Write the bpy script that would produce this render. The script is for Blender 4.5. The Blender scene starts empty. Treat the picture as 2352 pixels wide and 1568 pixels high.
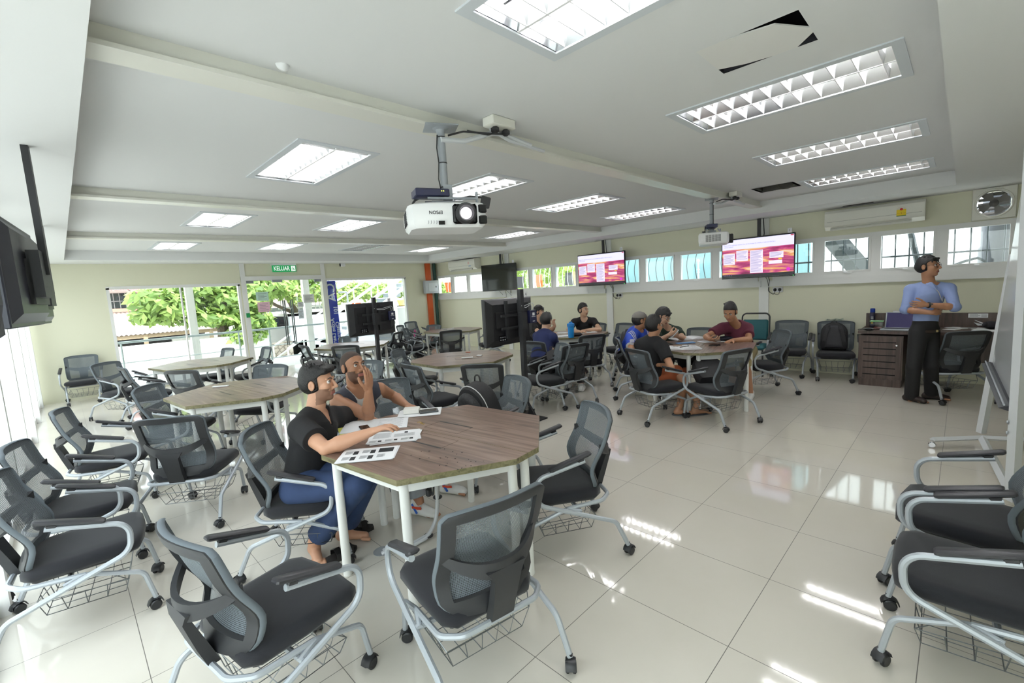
import bpy, bmesh, math, random
import numpy as np
from mathutils import Vector, Matrix
random.seed(7)
rng = np.random.default_rng(7)
SC = bpy.context.scene
COL = SC.collection
PI = math.pi

# ------------------------------------------------------------------ camera numbers (16 mm lens, eye height 1.61 m)
FPX = 1035.25
CYAW, CPIT, CROL = math.radians(-45.15), math.radians(-6.663), math.radians(-3.289)
CAM = np.array([1.8660, -1.8916, 1.6125])
_f = np.array([math.sin(CYAW)*math.cos(CPIT), math.cos(CYAW)*math.cos(CPIT), math.sin(CPIT)])
_r = np.array([math.cos(CYAW), -math.sin(CYAW), 0.0])
_u = np.cross(_r, _f)
_cr, _sr = math.cos(CROL), math.sin(CROL)
CF, CR, CU = _f, _cr*_r + _sr*_u, -_sr*_r + _cr*_u
def ray(px, py):
    return CF + CR*(px-1176)/FPX - CU*(py-784)/FPX
def at(px, py, x=None, y=None, z=None, t=None):
    d = ray(px, py)
    if t is None:
        if z is not None: t = (z-CAM[2])/d[2]
        elif x is not None: t = (x-CAM[0])/d[0]
        else: t = (y-CAM[1])/d[1]
    return CAM + d*t
def V3(a): return Vector((float(a[0]), float(a[1]), float(a[2])))

# ------------------------------------------------------------------ materials
MATS = {}
def srgb(r, g, b):
    def c(v):
        v /= 255.0
        return v/12.92 if v <= 0.04045 else ((v+0.055)/1.055)**2.4
    return (c(r), c(g), c(b), 1.0)
def mat(name, col=(0.8, 0.8, 0.8, 1), rough=0.5, metal=0.0, spec=0.5, coat=0.0, emit=None, estr=0.0, trans=0.0, alpha=1.0, noise=None, bump=None, sheen=0.0):
    """noise=(scale, amount[, stretch xyz]) varies the base colour; bump=(scale, strength)"""
    if name in MATS: return MATS[name]
    m = bpy.data.materials.new(name); m.use_nodes = True
    nt = m.node_tree; b = nt.nodes['Principled BSDF']
    if len(col) == 3: col = (*col, 1)
    b.inputs['Base Color'].default_value = col
    b.inputs['Roughness'].default_value = rough
    b.inputs['Metallic'].default_value = metal
    b.inputs['Specular IOR Level'].default_value = spec
    b.inputs['Coat Weight'].default_value = coat
    b.inputs['Transmission Weight'].default_value = trans
    b.inputs['Alpha'].default_value = alpha
    b.inputs['Sheen Weight'].default_value = sheen
    if emit is not None:
        b.inputs['Emission Color'].default_value = emit if len(emit) == 4 else (*emit, 1)
        b.inputs['Emission Strength'].default_value = estr
    if noise or bump:
        tc = nt.nodes.new('ShaderNodeTexCoord')
    if noise:
        mp = nt.nodes.new('ShaderNodeMapping')
        if len(noise) > 2: mp.inputs['Scale'].default_value = noise[2]
        nz = nt.nodes.new('ShaderNodeTexNoise'); nz.inputs['Scale'].default_value = noise[0]; nz.inputs['Detail'].default_value = 4
        rp = nt.nodes.new('ShaderNodeMapRange'); rp.inputs['To Min'].default_value = 1-noise[1]; rp.inputs['To Max'].default_value = 1+noise[1]
        mx = nt.nodes.new('ShaderNodeMix'); mx.data_type = 'RGBA'; mx.blend_type = 'MULTIPLY'; mx.inputs[0].default_value = 1
        nt.links.new(tc.outputs['Object'], mp.inputs[0]); nt.links.new(mp.outputs[0], nz.inputs['Vector'])
        nt.links.new(nz.outputs[0], rp.inputs[0])
        mx.inputs[6].default_value = col
        nt.links.new(rp.outputs[0], mx.inputs[7]); nt.links.new(mx.outputs[2], b.inputs['Base Color'])
    if bump:
        nb = nt.nodes.new('ShaderNodeTexNoise'); nb.inputs['Scale'].default_value = bump[0]; nb.inputs['Detail'].default_value = 3
        bp = nt.nodes.new('ShaderNodeBump'); bp.inputs['Strength'].default_value = bump[1]; bp.inputs['Distance'].default_value = 0.01
        nt.links.new(tc.outputs['Object'], nb.inputs['Vector']); nt.links.new(nb.outputs[0], bp.inputs['Height'])
        nt.links.new(bp.outputs[0], b.inputs['Normal'])
    MATS[name] = m
    return m

def M(nt, op, a, b=None, c=None):
    n = nt.nodes.new('ShaderNodeMath'); n.operation = op
    for i, v in enumerate((a, b, c)):
        if v is None: continue
        if isinstance(v, (int, float)): n.inputs[i].default_value = v
        else: nt.links.new(v, n.inputs[i])
    return n.outputs[0]
def RAMP(nt, fac, stops, interp='LINEAR'):
    r = nt.nodes.new('ShaderNodeValToRGB'); r.color_ramp.interpolation = interp
    e = r.color_ramp.elements
    while len(e) < len(stops): e.new(0.5)
    for el, (p, c) in zip(e, stops):
        el.position = p; el.color = c if len(c) == 4 else (*c, 1)
    nt.links.new(fac, r.inputs[0])
    return r.outputs[0]

# ------------------------------------------------------------------ mesh builder
def fillet(pts, rad, n=6):
    pts = [Vector(p) for p in pts]
    if isinstance(rad, (int, float)): rad = [rad]*len(pts)
    out = [pts[0]]
    for i in range(1, len(pts)-1):
        a, p, b = pts[i-1], pts[i], pts[i+1]
        u, v = (a-p), (b-p); lu, lv = u.length, v.length
        u.normalize(); v.normalize()
        ang = u.angle(v)
        if ang > PI-0.03 or rad[i] <= 0: out.append(p); continue
        d = min(rad[i]/math.tan(ang/2), lu*0.49, lv*0.49)
        r = d*math.tan(ang/2)
        c = p + (u+v).normalized()*(r/math.sin(ang/2))
        s, e = p+u*d-c, p+v*d-c
        tot = s.angle(e); ax = s.cross(e).normalized()
        for k in range(n+1):
            out.append(c + Matrix.Rotation(tot*k/n, 3, ax) @ s)
    out.append(pts[-1])
    return out

class MB:
    def __init__(self):
        self.v, self.f, self.m = [], [], []
        self.T = None
        self.mi = 0
    def add(self, verts, faces, mi=None):
        o = len(self.v)
        for p in verts:
            p = Vector(p)
            self.v.append(self.T @ p if self.T is not None else p)
        mi = self.mi if mi is None else mi
        for f in faces:
            self.f.append(tuple(i+o for i in f)); self.m.append(mi)
        return self
    def box(self, c, s, mi=None, rz=0.0, R=None):
        sx, sy, sz = s[0]/2, s[1]/2, s[2]/2
        R = R if R is not None else Matrix.Rotation(rz, 3, 'Z')
        c = Vector(c)
        vs = [c + R @ Vector((x*sx, y*sy, z*sz)) for x in (-1, 1) for y in (-1, 1) for z in (-1, 1)]
        return self.add(vs, [(0,1,3,2),(4,6,7,5),(0,4,5,1),(2,3,7,6),(0,2,6,4),(1,5,7,3)], mi)
    def bx(self, x0, x1, y0, y1, z0, z1, mi=None):
        return self.box(((x0+x1)/2, (y0+y1)/2, (z0+z1)/2), (abs(x1-x0), abs(y1-y0), abs(z1-z0)), mi)
    def rbox(self, c, s, b=0.006, mi=None, R=None, top=True, bottom=True):
        """box with chamfered vertical edges and chamfered top/bottom rims"""
        sx, sy, sz = s[0]/2, s[1]/2, s[2]/2
        R = R if R is not None else Matrix.Identity(3); c = Vector(c)
        def ring(ix, z, cut):
            x, y = sx-ix, sy-ix
            k = max(cut, 1e-4)
            return [(-x+k,-y,z),(x-k,-y,z),(x,-y+k,z),(x,y-k,z),(x-k,y,z),(-x+k,y,z),(-x,y-k,z),(-x,-y+k,z)]
        rings = [ring(b if bottom else 0, -sz, b), ring(0, -sz+(b if bottom else 0), b), ring(0, sz-(b if top else 0), b), ring(b if top else 0, sz, b)]
        return self.loft([[c + R @ Vector(p) for p in r] for r in rings], mi=mi)
    def loft(self, rings, closed=True, cap=True, mi=None):
        n = len(rings[0]); vs = [p for r in rings for p in r]; fs = []
        for i in range(len(rings)-1):
            for j in range(n if closed else n-1):
                k = (j+1) % n
                fs.append((i*n+j, i*n+k, (i+1)*n+k, (i+1)*n+j))
        if cap and closed:
            fs.append(tuple(range(n-1, -1, -1))); fs.append(tuple((len(rings)-1)*n+j for j in range(n)))
        return self.add(vs, fs, mi)
    def tube(self, pts, r, n=8, mi=None, flat=None, cap=True, closed=False):
        """sweep a circle (or an oval flat=(ru, rv, upvector)) along pts; r may be a list"""
        pts = [Vector(p) for p in pts]
        if len(pts) < 2: return self
        rr = r if isinstance(r, (list, tuple)) else [r]*len(pts)
        N = len(pts); rings = []
        t = (pts[1]-pts[0]).normalized()
        ref = Vector((0, 0, 1)) if abs(t.z) < 0.9 else Vector((1, 0, 0))
        if flat: ref = Vector(flat[2])
        u = (ref - t*ref.dot(t)).normalized()
        for i, p in enumerate(pts):
            if closed: t2 = pts[(i+1) % N]-pts[i-1]
            elif i == 0: t2 = pts[1]-pts[0]
            elif i == N-1: t2 = pts[-1]-pts[-2]
            else: t2 = (pts[i+1]-p).normalized()+(p-pts[i-1]).normalized()
            if t2.length < 1e-9: t2 = t
            t2.normalize()
            if flat: u = (Vector(flat[2]) - t2*Vector(flat[2]).dot(t2))
            else: u = u - t2*u.dot(t2)
            if u.length < 1e-6: u = t2.orthogonal()
            u.normalize(); w = t2.cross(u)
            a, b = (flat[0], flat[1]) if flat else (rr[i], rr[i])
            rings.append([p + u*math.cos(2*PI*k/n)*a + w*math.sin(2*PI*k/n)*b for k in range(n)])
        if closed:
            rings.append(rings[0])
            return self.loft(rings, cap=False, mi=mi)
        return self.loft(rings, cap=cap, mi=mi)
    def cyl(self, a, b, r, n=16, mi=None, r2=None):
        return self.tube([a, b], [r, r if r2 is None else r2], n, mi)
    def lathe(self, prof, c=(0, 0, 0), n=20, mi=None, R=None):
        c = Vector(c); R = R if R is not None else Matrix.Identity(3)
        rings = [[c + R @ Vector((max(r, 1e-4)*math.cos(2*PI*k/n), max(r, 1e-4)*math.sin(2*PI*k/n), z)) for k in range(n)] for r, z in prof]
        return self.loft(rings, mi=mi)
    def prism(self, poly, z0, z1, mi=None, side_mi=None):
        n = len(poly)
        vs = [(p[0], p[1], z0) for p in poly]+[(p[0], p[1], z1) for p in poly]
        o = len(self.v); self.add(vs, [], mi)
        m = self.mi if mi is None else mi; sm = m if side_mi is None else side_mi
        self.f.append(tuple(o+i for i in range(n-1, -1, -1))); self.m.append(m)
        self.f.append(tuple(o+n+i for i in range(n))); self.m.append(m)
        for i in range(n):
            j = (i+1) % n
            self.f.append((o+i, o+j, o+n+j, o+n+i)); self.m.append(sm)
        return self
    def quad(self, a, b, c, d, mi=None):
        return self.add([a, b, c, d], [(0, 1, 2, 3)], mi)
    def ell(self, c, r, n=12, mi=None, R=None):
        m = n//2+1
        return self.lathe_e(c, r, n, m, mi, R)
    def lathe_e(self, c, r, n, m, mi, R):
        c = Vector(c); R = R if R is not None else Matrix.Identity(3)
        rings = []
        for i in range(m):
            th = -PI/2 + PI*i/(m-1)
            cr = max(math.cos(th), 0.02)
            rings.append([c + R @ Vector((r[0]*cr*math.cos(2*PI*k/n), r[1]*cr*math.sin(2*PI*k/n), r[2]*math.sin(th))) for k in range(n)])
        return self.loft(rings, mi=mi)
    def build(self, name, mats, parent=None, loc=None, rz=None, smooth=40, **props):
        me = bpy.data.meshes.new(name)
        me.from_pydata([tuple(p) for p in self.v], [], self.f)
        if not isinstance(mats, (list, tuple)): mats = [mats]
        for m in mats: me.materials.append(m)
        me.polygons.foreach_set('material_index', self.m)
        if smooth:
            me.polygons.foreach_set('use_smooth', [True]*len(me.polygons))
            try: me.set_sharp_from_angle(angle=math.radians(smooth))
            except Exception: pass
        me.update()
        o = bpy.data.objects.new(name, me); COL.objects.link(o)
        if parent is not None: o.parent = parent
        if loc is not None: o.location = loc
        if rz is not None: o.rotation_euler[2] = rz
        for k, v in props.items(): o[k] = v
        return o

def thing(name, label, cat, loc=(0, 0, 0), rz=0.0, group=None):
    o = bpy.data.objects.new(name, None); COL.objects.link(o)
    o.empty_display_size = 0.1
    o.location = loc; o.rotation_euler = (0, 0, rz)
    o['label'] = label; o['category'] = cat
    if group: o['group'] = group
    return o
def tag(o, label, cat, group=None, kind=None):
    o['label'] = label; o['category'] = cat
    if group: o['group'] = group
    if kind: o['kind'] = kind
    return o
def struct(o):
    o['kind'] = 'structure'; return o
KIDS = {}
def dup(root, loc, rz, label, group=None):
    if root.name not in KIDS: KIDS[root.name] = [(c, list(c.children)) for c in root.children]
    r = root.copy(); COL.objects.link(r); r.location = loc; r.rotation_euler = (0, 0, rz)
    r['label'] = label
    if group: r['group'] = group
    elif 'group' in r: del r['group']
    for ch, gs in KIDS[root.name]:
        c = ch.copy(); COL.objects.link(c); c.parent = r
        for g in gs:
            d = g.copy(); COL.objects.link(d); d.parent = c
    return r
def text_mesh(name, txt, size, m, M4, parent=None, depth=0.0006, align='CENTER', sx=1.0, bold=0.0, space=1.0):
    """lettering as a thin mesh; M4 carries text axes (x right, y up, z out)"""
    cu = bpy.data.curves.new(name, 'FONT'); cu.body = txt; cu.size = size; cu.align_x = align; cu.align_y = 'CENTER'
    cu.extrude = depth; cu.offset = bold; cu.space_line = space; cu.resolution_u = 3
    o = bpy.data.objects.new(name+'_tmp', cu); COL.objects.link(o)
    dg = bpy.context.evaluated_depsgraph_get(); dg.update()
    me = bpy.data.meshes.new_from_object(o.evaluated_get(dg))
    bpy.data.objects.remove(o, do_unlink=True); bpy.data.curves.remove(cu)
    me.transform(Matrix.Diagonal((sx, 1, 1, 1))); me.transform(M4)
    if M4.determinant()*sx < 0: me.flip_normals()
    me.materials.clear(); me.materials.append(m); me.name = name
    ob = bpy.data.objects.new(name, me); COL.objects.link(ob)
    if parent is not None: ob.parent = parent
    return ob
def axes(o, x, y):
    x = Vector(x).normalized(); y = Vector(y).normalized(); z = x.cross(y)
    return Matrix(((x.x, y.x, z.x, o[0]), (x.y, y.y, z.y, o[1]), (x.z, y.z, z.z, o[2]), (0, 0, 0, 1)))
# ------------------------------------------------------------------ the materials of the place
WHITE = mat('white_paint', srgb(232, 233, 230), 0.45)
CEIL = mat('ceiling_board', srgb(222, 223, 223), 0.75)
CREAM = mat('cream_wall_paint', srgb(222, 221, 198), 0.6)
BEAMP = mat('beam_cream_gloss', srgb(222, 221, 212), 0.28)
ALU = mat('window_white_frame', srgb(228, 228, 226), 0.35)
GLASSM = None
def glass(name, tint=(1, 1, 1), r=0.0, refl=0.06):
    m = bpy.data.materials.new(name); m.use_nodes = True; nt = m.node_tree
    for n in list(nt.nodes):
        if n.type != 'OUTPUT_MATERIAL': nt.nodes.remove(n)
    out = nt.nodes['Material Output']
    tr = nt.nodes.new('ShaderNodeBsdfTransparent'); tr.inputs[0].default_value = (*tint, 1)
    gl = nt.nodes.new('ShaderNodeBsdfGlossy'); gl.inputs['Roughness'].default_value = r
    mx = nt.nodes.new('ShaderNodeMixShader'); mx.inputs[0].default_value = refl
    nt.links.new(tr.outputs[0], mx.inputs[1]); nt.links.new(gl.outputs[0], mx.inputs[2]); nt.links.new(mx.outputs[0], out.inputs[0])
    MATS[name] = m
    return m
GLASS = glass('window_glass', (0.97, 0.99, 0.98), 0.0, 0.05)
CLEARP = glass('clear_plastic', (0.85, 0.9, 0.9), 0.05, 0.12)

# floor tile, 600 mm with thin grey joints, high polish
def floor_mat():
    m = bpy.data.materials.new('polished_porcelain_tile'); m.use_nodes = True; nt = m.node_tree; b = nt.nodes['Principled BSDF']
    g = nt.nodes.new('ShaderNodeNewGeometry'); s = nt.nodes.new('ShaderNodeSeparateXYZ'); nt.links.new(g.outputs['Position'], s.inputs[0])
    def line(o):
        f = M(nt, 'FRACT', M(nt, 'ADD', M(nt, 'DIVIDE', o, 0.6), 100.0))
        d = M(nt, 'MINIMUM', f, M(nt, 'SUBTRACT', 1.0, f))
        return M(nt, 'LESS_THAN', d, 0.0028)
    ln = M(nt, 'MAXIMUM', line(s.outputs[0]), line(s.outputs[1]))
    nz = nt.nodes.new('ShaderNodeTexNoise'); nz.inputs['Scale'].default_value = 1.2; nz.inputs['Detail'].default_value = 5
    nt.links.new(g.outputs['Position'], nz.inputs['Vector'])
    base = RAMP(nt, nz.outputs[0], [(0.3, srgb(206, 201, 190)), (0.7, srgb(214, 209, 199))])
    mx = nt.nodes.new('ShaderNodeMix'); mx.data_type = 'RGBA'
    nt.links.new(ln, mx.inputs[0]); nt.links.new(base, mx.inputs[6]); mx.inputs[7].default_value = srgb(110, 106, 100)
    nt.links.new(mx.outputs[2], b.inputs['Base Color'])
    b.inputs['Roughness'].default_value = 0.06
    rr = M(nt, 'ADD', M(nt, 'MULTIPLY', ln, 0.4), 0.055)
    nt.links.new(rr, b.inputs['Roughness'])
    b.inputs['IOR'].default_value = 1.52
    MATS['floor'] = m
    return m
FLOOR = floor_mat()

def wood(name, c0, c1, c2, scale=1.0, rough=0.35, axis='X'):
    m = bpy.data.materials.new(name); m.use_nodes = True; nt = m.node_tree; b = nt.nodes['Principled BSDF']
    tc = nt.nodes.new('ShaderNodeTexCoord'); mp = nt.nodes.new('ShaderNodeMapping')
    sc = {'X': (1.1, 14, 14), 'Z': (14, 14, 1.1), 'Y': (14, 1.1, 14)}[axis]
    mp.inputs['Scale'].default_value = tuple(v*scale for v in sc)
    nt.links.new(tc.outputs['Object'], mp.inputs[0])
    nz = nt.nodes.new('ShaderNodeTexNoise'); nz.inputs['Scale'].default_value = 1.3; nz.inputs['Detail'].default_value = 6; nz.inputs['Distortion'].default_value = 1.2
    nt.links.new(mp.outputs[0], nz.inputs['Vector'])
    nt.links.new(RAMP(nt, nz.outputs[0], [(0.28, c0), (0.5, c1), (0.72, c2)]), b.inputs['Base Color'])
    b.inputs['Roughness'].default_value = rough
    MATS[name] = m
    return m
WALNUT = wood('walnut_laminate', srgb(78, 60, 52), srgb(122, 98, 86), srgb(150, 126, 112), 1.0, 0.34)
EDGE = wood('green_grey_edge_band', srgb(88, 82, 58), srgb(122, 116, 84), srgb(140, 134, 102), 2.0, 0.5)
DESKW = wood('dark_desk_laminate', srgb(58, 44, 40), srgb(80, 62, 56), srgb(96, 78, 70), 1.0, 0.4, 'Z')

LEGW = mat('white_powder_coat', srgb(228, 229, 226), 0.35)
SILV = mat('silver_grey_tube', srgb(168, 174, 180), 0.38, 0.25)
WIRE = mat('zinc_wire', srgb(120, 124, 126), 0.35, 0.7)
BLKP = mat('black_plastic', srgb(42, 43, 46), 0.5)
BLKG = mat('black_gloss', srgb(16, 17, 20), 0.2)
ARMP = mat('armrest_black_rubber', srgb(48, 48, 52), 0.45)
SEATF = mat('seat_black_fabric', srgb(26, 27, 33), 0.95, sheen=0.15, bump=(600, 0.15))
CAST = mat('caster_black', srgb(34, 35, 38), 0.4)
def mesh_fabric():
    """grey woven mesh of the chair backs: fine open weave, see-through"""
    m = bpy.data.materials.new('grey_mesh_fabric'); m.use_nodes = True; nt = m.node_tree; b = nt.nodes['Principled BSDF']
    b.inputs['Base Color'].default_value = srgb(104, 112, 118); b.inputs['Roughness'].default_value = 0.8
    tc = nt.nodes.new('ShaderNodeTexCoord'); s = nt.nodes.new('ShaderNodeSeparateXYZ'); nt.links.new(tc.outputs['Object'], s.inputs[0])
    wz = M(nt, 'SINE', M(nt, 'MULTIPLY', s.outputs[2], 1050.0)); wx = M(nt, 'SINE', M(nt, 'MULTIPLY', s.outputs[0], 900.0))
    hole = M(nt, 'MULTIPLY', M(nt, 'GREATER_THAN', wz, 0.1), M(nt, 'GREATER_THAN', wx, -0.55))
    al = M(nt, 'SUBTRACT', 1.0, M(nt, 'MULTIPLY', hole, 0.78))
    nt.links.new(al, b.inputs['Alpha'])
    MATS['mesh'] = m
    return m
MESHF = mesh_fabric()
MESHD = mat('mesh_edge_fabric', srgb(98, 106, 112), 0.85)
GREENSIGN = mat('exit_green', srgb(22, 130, 70), 0.4, emit=srgb(22, 140, 80), estr=0.35)
LETTERW = mat('letter_white', srgb(240, 244, 240), 0.5, emit=(1, 1, 1), estr=0.25)
PAPER = mat('white_paper', srgb(238, 239, 242), 0.7)
INK = mat('printed_grey', srgb(110, 112, 116), 0.8)
INKD = mat('printed_black', srgb(40, 42, 46), 0.8)
CHROME = mat('chrome', srgb(200, 200, 205), 0.15, 1.0)
GREYP = mat('grey_painted_steel', srgb(150, 155, 160), 0.42)
ORANGE = mat('orange_pipe_paint', srgb(208, 92, 42), 0.5)
DGREEN = mat('dark_green_pipe_paint', srgb(32, 70, 62), 0.5)
IVORY = mat('ivory_plastic', srgb(226, 225, 216), 0.4)
WHP = mat('white_plastic', srgb(232, 233, 234), 0.35)
NAVYB = mat('navy_box', srgb(34, 38, 72), 0.4)
BLUE = mat('royal_blue_vinyl', srgb(14, 50, 190), 0.45)
CABLEW = mat('light_grey_cable', srgb(205, 208, 212), 0.45)
# ------------------------------------------------------------------ room shell
XF, YR, YL, XN = -9.85, 6.60, -2.32, 3.40
ZS, ZC = 2.53, 2.70
TX0, TX1, TY0, TY1 = -9.0, 1.76, -1.71, 5.74
def fw(px, py): a = at(px, py, x=XF); return float(a[1]), float(a[2])

b = MB(); b.bx(XF-0.3, XN+0.1, YL-0.12, YR+0.2, -0.12, 0.0); struct(b.build('floor', FLOOR, smooth=0))

# lights: corner pixels of every recessed troffer, taken onto the ceiling plane
LQ = dict(A=[(1545,262),(2060,95),(2080,178),(1613,298)], B=[(1738,358),(2115,280),(2120,312),(1777,379)],
 C=[(1841,417),(2130,365),(2137,382),(1873,427)], E=[(576,405),(694,322),(863,351),(720,423)],
 F=[(956.5,450),(1127.5,396.6),(1232,418),(1056,461)], G=[(1208,479.5),(1377,444),(1433.6,455.8),(1273,487)],
 H=[(1381,499),(1533,473),(1569,481),(1424,504)], I=[(420,520),(462,485.5),(592,492),(524.5,523)],
 J=[(722,528),(797.5,501.6),(886.7,507),(798.7,532)], K=[(1111,545.8),(1201.4,529),(1246,533),(1150,549)],
 M=[(346,573),(367.6,555),(455.6,556.4),(426,574)], N=[(589.5,573.5),(634,556),(704,557),(653,575)],
 O=[(781,575),(838,561),(891,562),(830.6,576)], Q=[(933.6,578),(992,565.7),(1034,567),(977,579)])
LC = {}
for k, q in LQ.items():
    a = np.mean([at(*p, z=ZC)[:2] for p in q], 0); LC[k] = (float(a[0]), float(a[1]))
LC['P'] = (LC['A'][0], LC['A'][1]-1.77)
LC['R'] = (LC['K'][0]-0.03, 3.3)
del LC['R']
LW, LH = 1.16, 0.57
HOLE = (0.9, 1.33, 0.44, 0.80)          # patched access hole
VENT = (-0.08, 0.33, 4.56, 4.92)        # open vent without its grille
rects = [(x-LW/2, x+LW/2, y-LH/2, y+LH/2) for x, y in LC.values()]+[HOLE, VENT]
xs = sorted({TX0, TX1}|{v for r in rects for v in r[:2]}); ys = sorted({TY0, TY1}|{v for r in rects for v in r[2:]})
b = MB()
for i in range(len(xs)-1):
    for j in range(len(ys)-1):
        cx, cy = (xs[i]+xs[i+1])/2, (ys[j]+ys[j+1])/2
        if any(r[0] < cx < r[1] and r[2] < cy < r[3] for r in rects): continue
        b.quad((xs[i], ys[j], ZC), (xs[i], ys[j+1], ZC), (xs[i+1], ys[j+1], ZC), (xs[i+1], ys[j], ZC))
# lowered border and the step between the two levels
for x0, x1, y0, y1 in ((XF-0.1, TX0, YL-0.1, YR+0.1), (TX1, XN+0.1, YL-0.1, YR+0.1), (TX0, TX1, YL-0.1, TY0), (TX0, TX1, TY1, YR+0.1)):
    b.bx(x0, x1, y0, y1, ZS, ZC+0.02)
struct(b.build('ceiling', CEIL, smooth=0))
b = MB(); b.bx(XF-0.1, XN+0.1, YL-0.1, YR+0.1, 3.05, 3.1)   # slab above the ceiling void
struct(b.build('roof_slab', mat('concrete_dark', srgb(96, 94, 92), 0.9), smooth=0))

# painted steel beams under the tray ceiling (I-section: web and lower flange)
for i, (xl, xr) in enumerate(((-0.55, -0.40), (-3.62, -3.24), (-6.62, -5.88))):
    b = MB()
    for dx, z0, z1 in (((-0.05, 0.05), 2.63, ZC+0.01), ((-0.075, 0.075), 2.612, 2.632)):
        v = []
        for x, y in ((xl, TY0), (xr, TY1)):
            v += [(x+dx[0], y, z0), (x+dx[1], y, z0), (x+dx[1], y, z1), (x+dx[0], y, z1)]
        b.add(v, [(0,1,5,4), (1,2,6,5), (2,3,7,6), (3,0,4,7), (0,3,2,1), (4,5,6,7)])
    struct(b.build('trim_%d' % (i+1), BEAMP, smooth=0))

# ------------------------------------------------------------------ walls
def wall_cells(u0, u1, v0, v1, holes, put):
    us = sorted({u0, u1}|{h for r in holes for h in r[:2]}); vs = sorted({v0, v1}|{h for r in holes for h in r[2:]})
    for i in range(len(us)-1):
        for j in range(len(vs)-1):
            cu, cv = (us[i]+us[i+1])/2, (vs[j]+vs[j+1])/2
            if any(r[0] < cu < r[1] and r[2] < cv < r[3] for r in holes): continue
            put(us[i], us[i+1], vs[j], vs[j+1])
WB0, WB1 = 1.50, 2.13
BAYS = [(-0.40, 2.42, [(-0.38, 0.19), (0.30, 0.89), (0.98, 1.58), (1.68, 2.28)]),
        (-3.46, -0.62, [(-3.40, -2.82), (-2.72, -2.09), (-1.99, -1.38), (-1.28, -0.69)]),
        (-6.56, -3.70, [(-6.50, -5.90), (-5.81, -5.16), (-5.06, -4.43), (-4.33, -3.76)]),
        (-9.80, -6.80, [(-9.76, -9.10), (-8.97, -8.34), (-8.24, -7.67), (-7.57, -6.88)])]
b = MB()
FANC = (2.10, 2.335)
holes = [(x0, x1, WB0, WB1) for x0, x1, _ in BAYS]+[(FANC[0]-0.15, FANC[0]+0.15, FANC[1]-0.15, FANC[1]+0.15)]
wall_cells(XF-0.1, XN+0.1, 0, ZS+0.02, holes, lambda a, c, d, e: b.bx(a, c, YR, YR+0.12, d, e))
struct(b.build('wall_right', CREAM, smooth=0))
# steel columns boxed in along that wall
for i, x in enumerate((-0.53, -3.57, -6.68)):
    b = MB(); b.bx(x-0.075, x+0.075, YR-0.025, YR, 0, ZS); struct(b.build('trim_%d' % (i+4), WHITE, smooth=0))
# awning windows
for i, (x0, x1, panes) in enumerate(BAYS):
    w = MB(); y0, y1 = YR-0.02, YR+0.09
    xsx = [x0]+[v for p in panes for v in p]+[x1]
    w.bx(x0, x1, y0, y1, WB0, 1.575); w.bx(x0, x1, y0, y1, 2.085, WB1)
    for k in range(0, len(xsx), 2):
        w.bx(xsx[k], xsx[k+1], y0, y1, 1.575, 2.085)
    w.bx(x0-0.05, x1+0.05, YR-0.045, YR, 1.40, WB0)                 # deep sill board
    w.bx(x0-0.05, x1+0.05, YR-0.055, YR, 1.40, 1.415)
    for p0, p1 in panes:                                            # sash frames
        for a, c, d, e in ((p0, p1, 1.575, 1.60), (p0, p1, 2.06, 2.085), (p0, p0+0.025, 1.6, 2.06), (p1-0.025, p1, 1.6, 2.06)):
            w.bx(a, c, YR-0.032, YR+0.02, d, e)
    wo = struct(w.build('window_%d' % (i+1), ALU, smooth=0))
    g = MB()
    for p0, p1 in panes: g.bx(p0+0.02, p1-0.02, YR, YR+0.006, 1.59, 2.07)
    g.build('glass', GLASS, wo, smooth=0)
    for p0, p1 in panes:
        h = MB(); c = (p0+p1)/2
        h.rbox((c, YR-0.04, 1.573), (0.05, 0.02, 0.018), 0.003); h.box((c+0.035, YR-0.055, 1.568), (0.08, 0.012, 0.012))
        h.build('window_handle', WHP, wo)

# far wall with shopfront glazing and the glass double door
o1y0, o1z1 = fw(247, 662); o1y1, _ = fw(547, 652)
dy0, dz1 = fw(564, 645); dy1, _ = fw(738, 640)
o2y0, o2z1 = fw(748, 642); o2y1, _ = fw(929, 640)
dz1 = max(dz1, o1z1+0.03)
holes = [(o1y0, o1y1, 0.06, o1z1), (dy0, dy1, 0.0, dz1), (o2y0, o2y1, 0.06, o2z1)]
b = MB()
wall_cells(YL-0.1, YR+0.12, 0, ZS+0.02, holes, lambda a, c, d, e: b.bx(XF-0.12, XF, a, c, d, e))
struct(b.build('wall_far', CREAM, smooth=0))
for n, (a, c, d, e) in enumerate(holes):
    if n == 1: continue
    f = MB(); x0, x1 = XF-0.08, XF+0.012
    f.bx(x0, x1, a-0.03, c+0.03, e-0.03, e+0.03); f.bx(x0, x1, a-0.03, c+0.03, d-0.03, d+0.03)
    f.bx(x0, x1, a-0.03, a+0.02, d, e); f.bx(x0, x1, c-0.02, c+0.03, d, e)
    if n == 0: f.bx(x0, XF-0.02, a+1.14, a+1.165, d, e)
    wo = struct(f.build('window_%d' % (5+n), ALU, smooth=0))
    g = MB(); g.bx(XF-0.05, XF-0.042, a, c, d, e); g.build('glass', GLASS, wo, smooth=0)
f = MB(); x0, x1 = XF-0.1, XF+0.03
f.bx(x0, x1, dy0-0.10, dy0, 0, dz1+0.1); f.bx(x0, x1, dy1, dy1+0.10, 0, dz1+0.1); f.bx(x0, x1, dy0, dy1, dz1, dz1+0.1)
f.bx(XF, XF+0.02, dy0-0.10, dy0, dz1, ZS); f.bx(XF, XF+0.02, dy1, dy1+0.1, dz1, ZS)
door = struct(f.build('door_1', ALU, smooth=0))
dm = (dy0+dy1)/2
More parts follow.
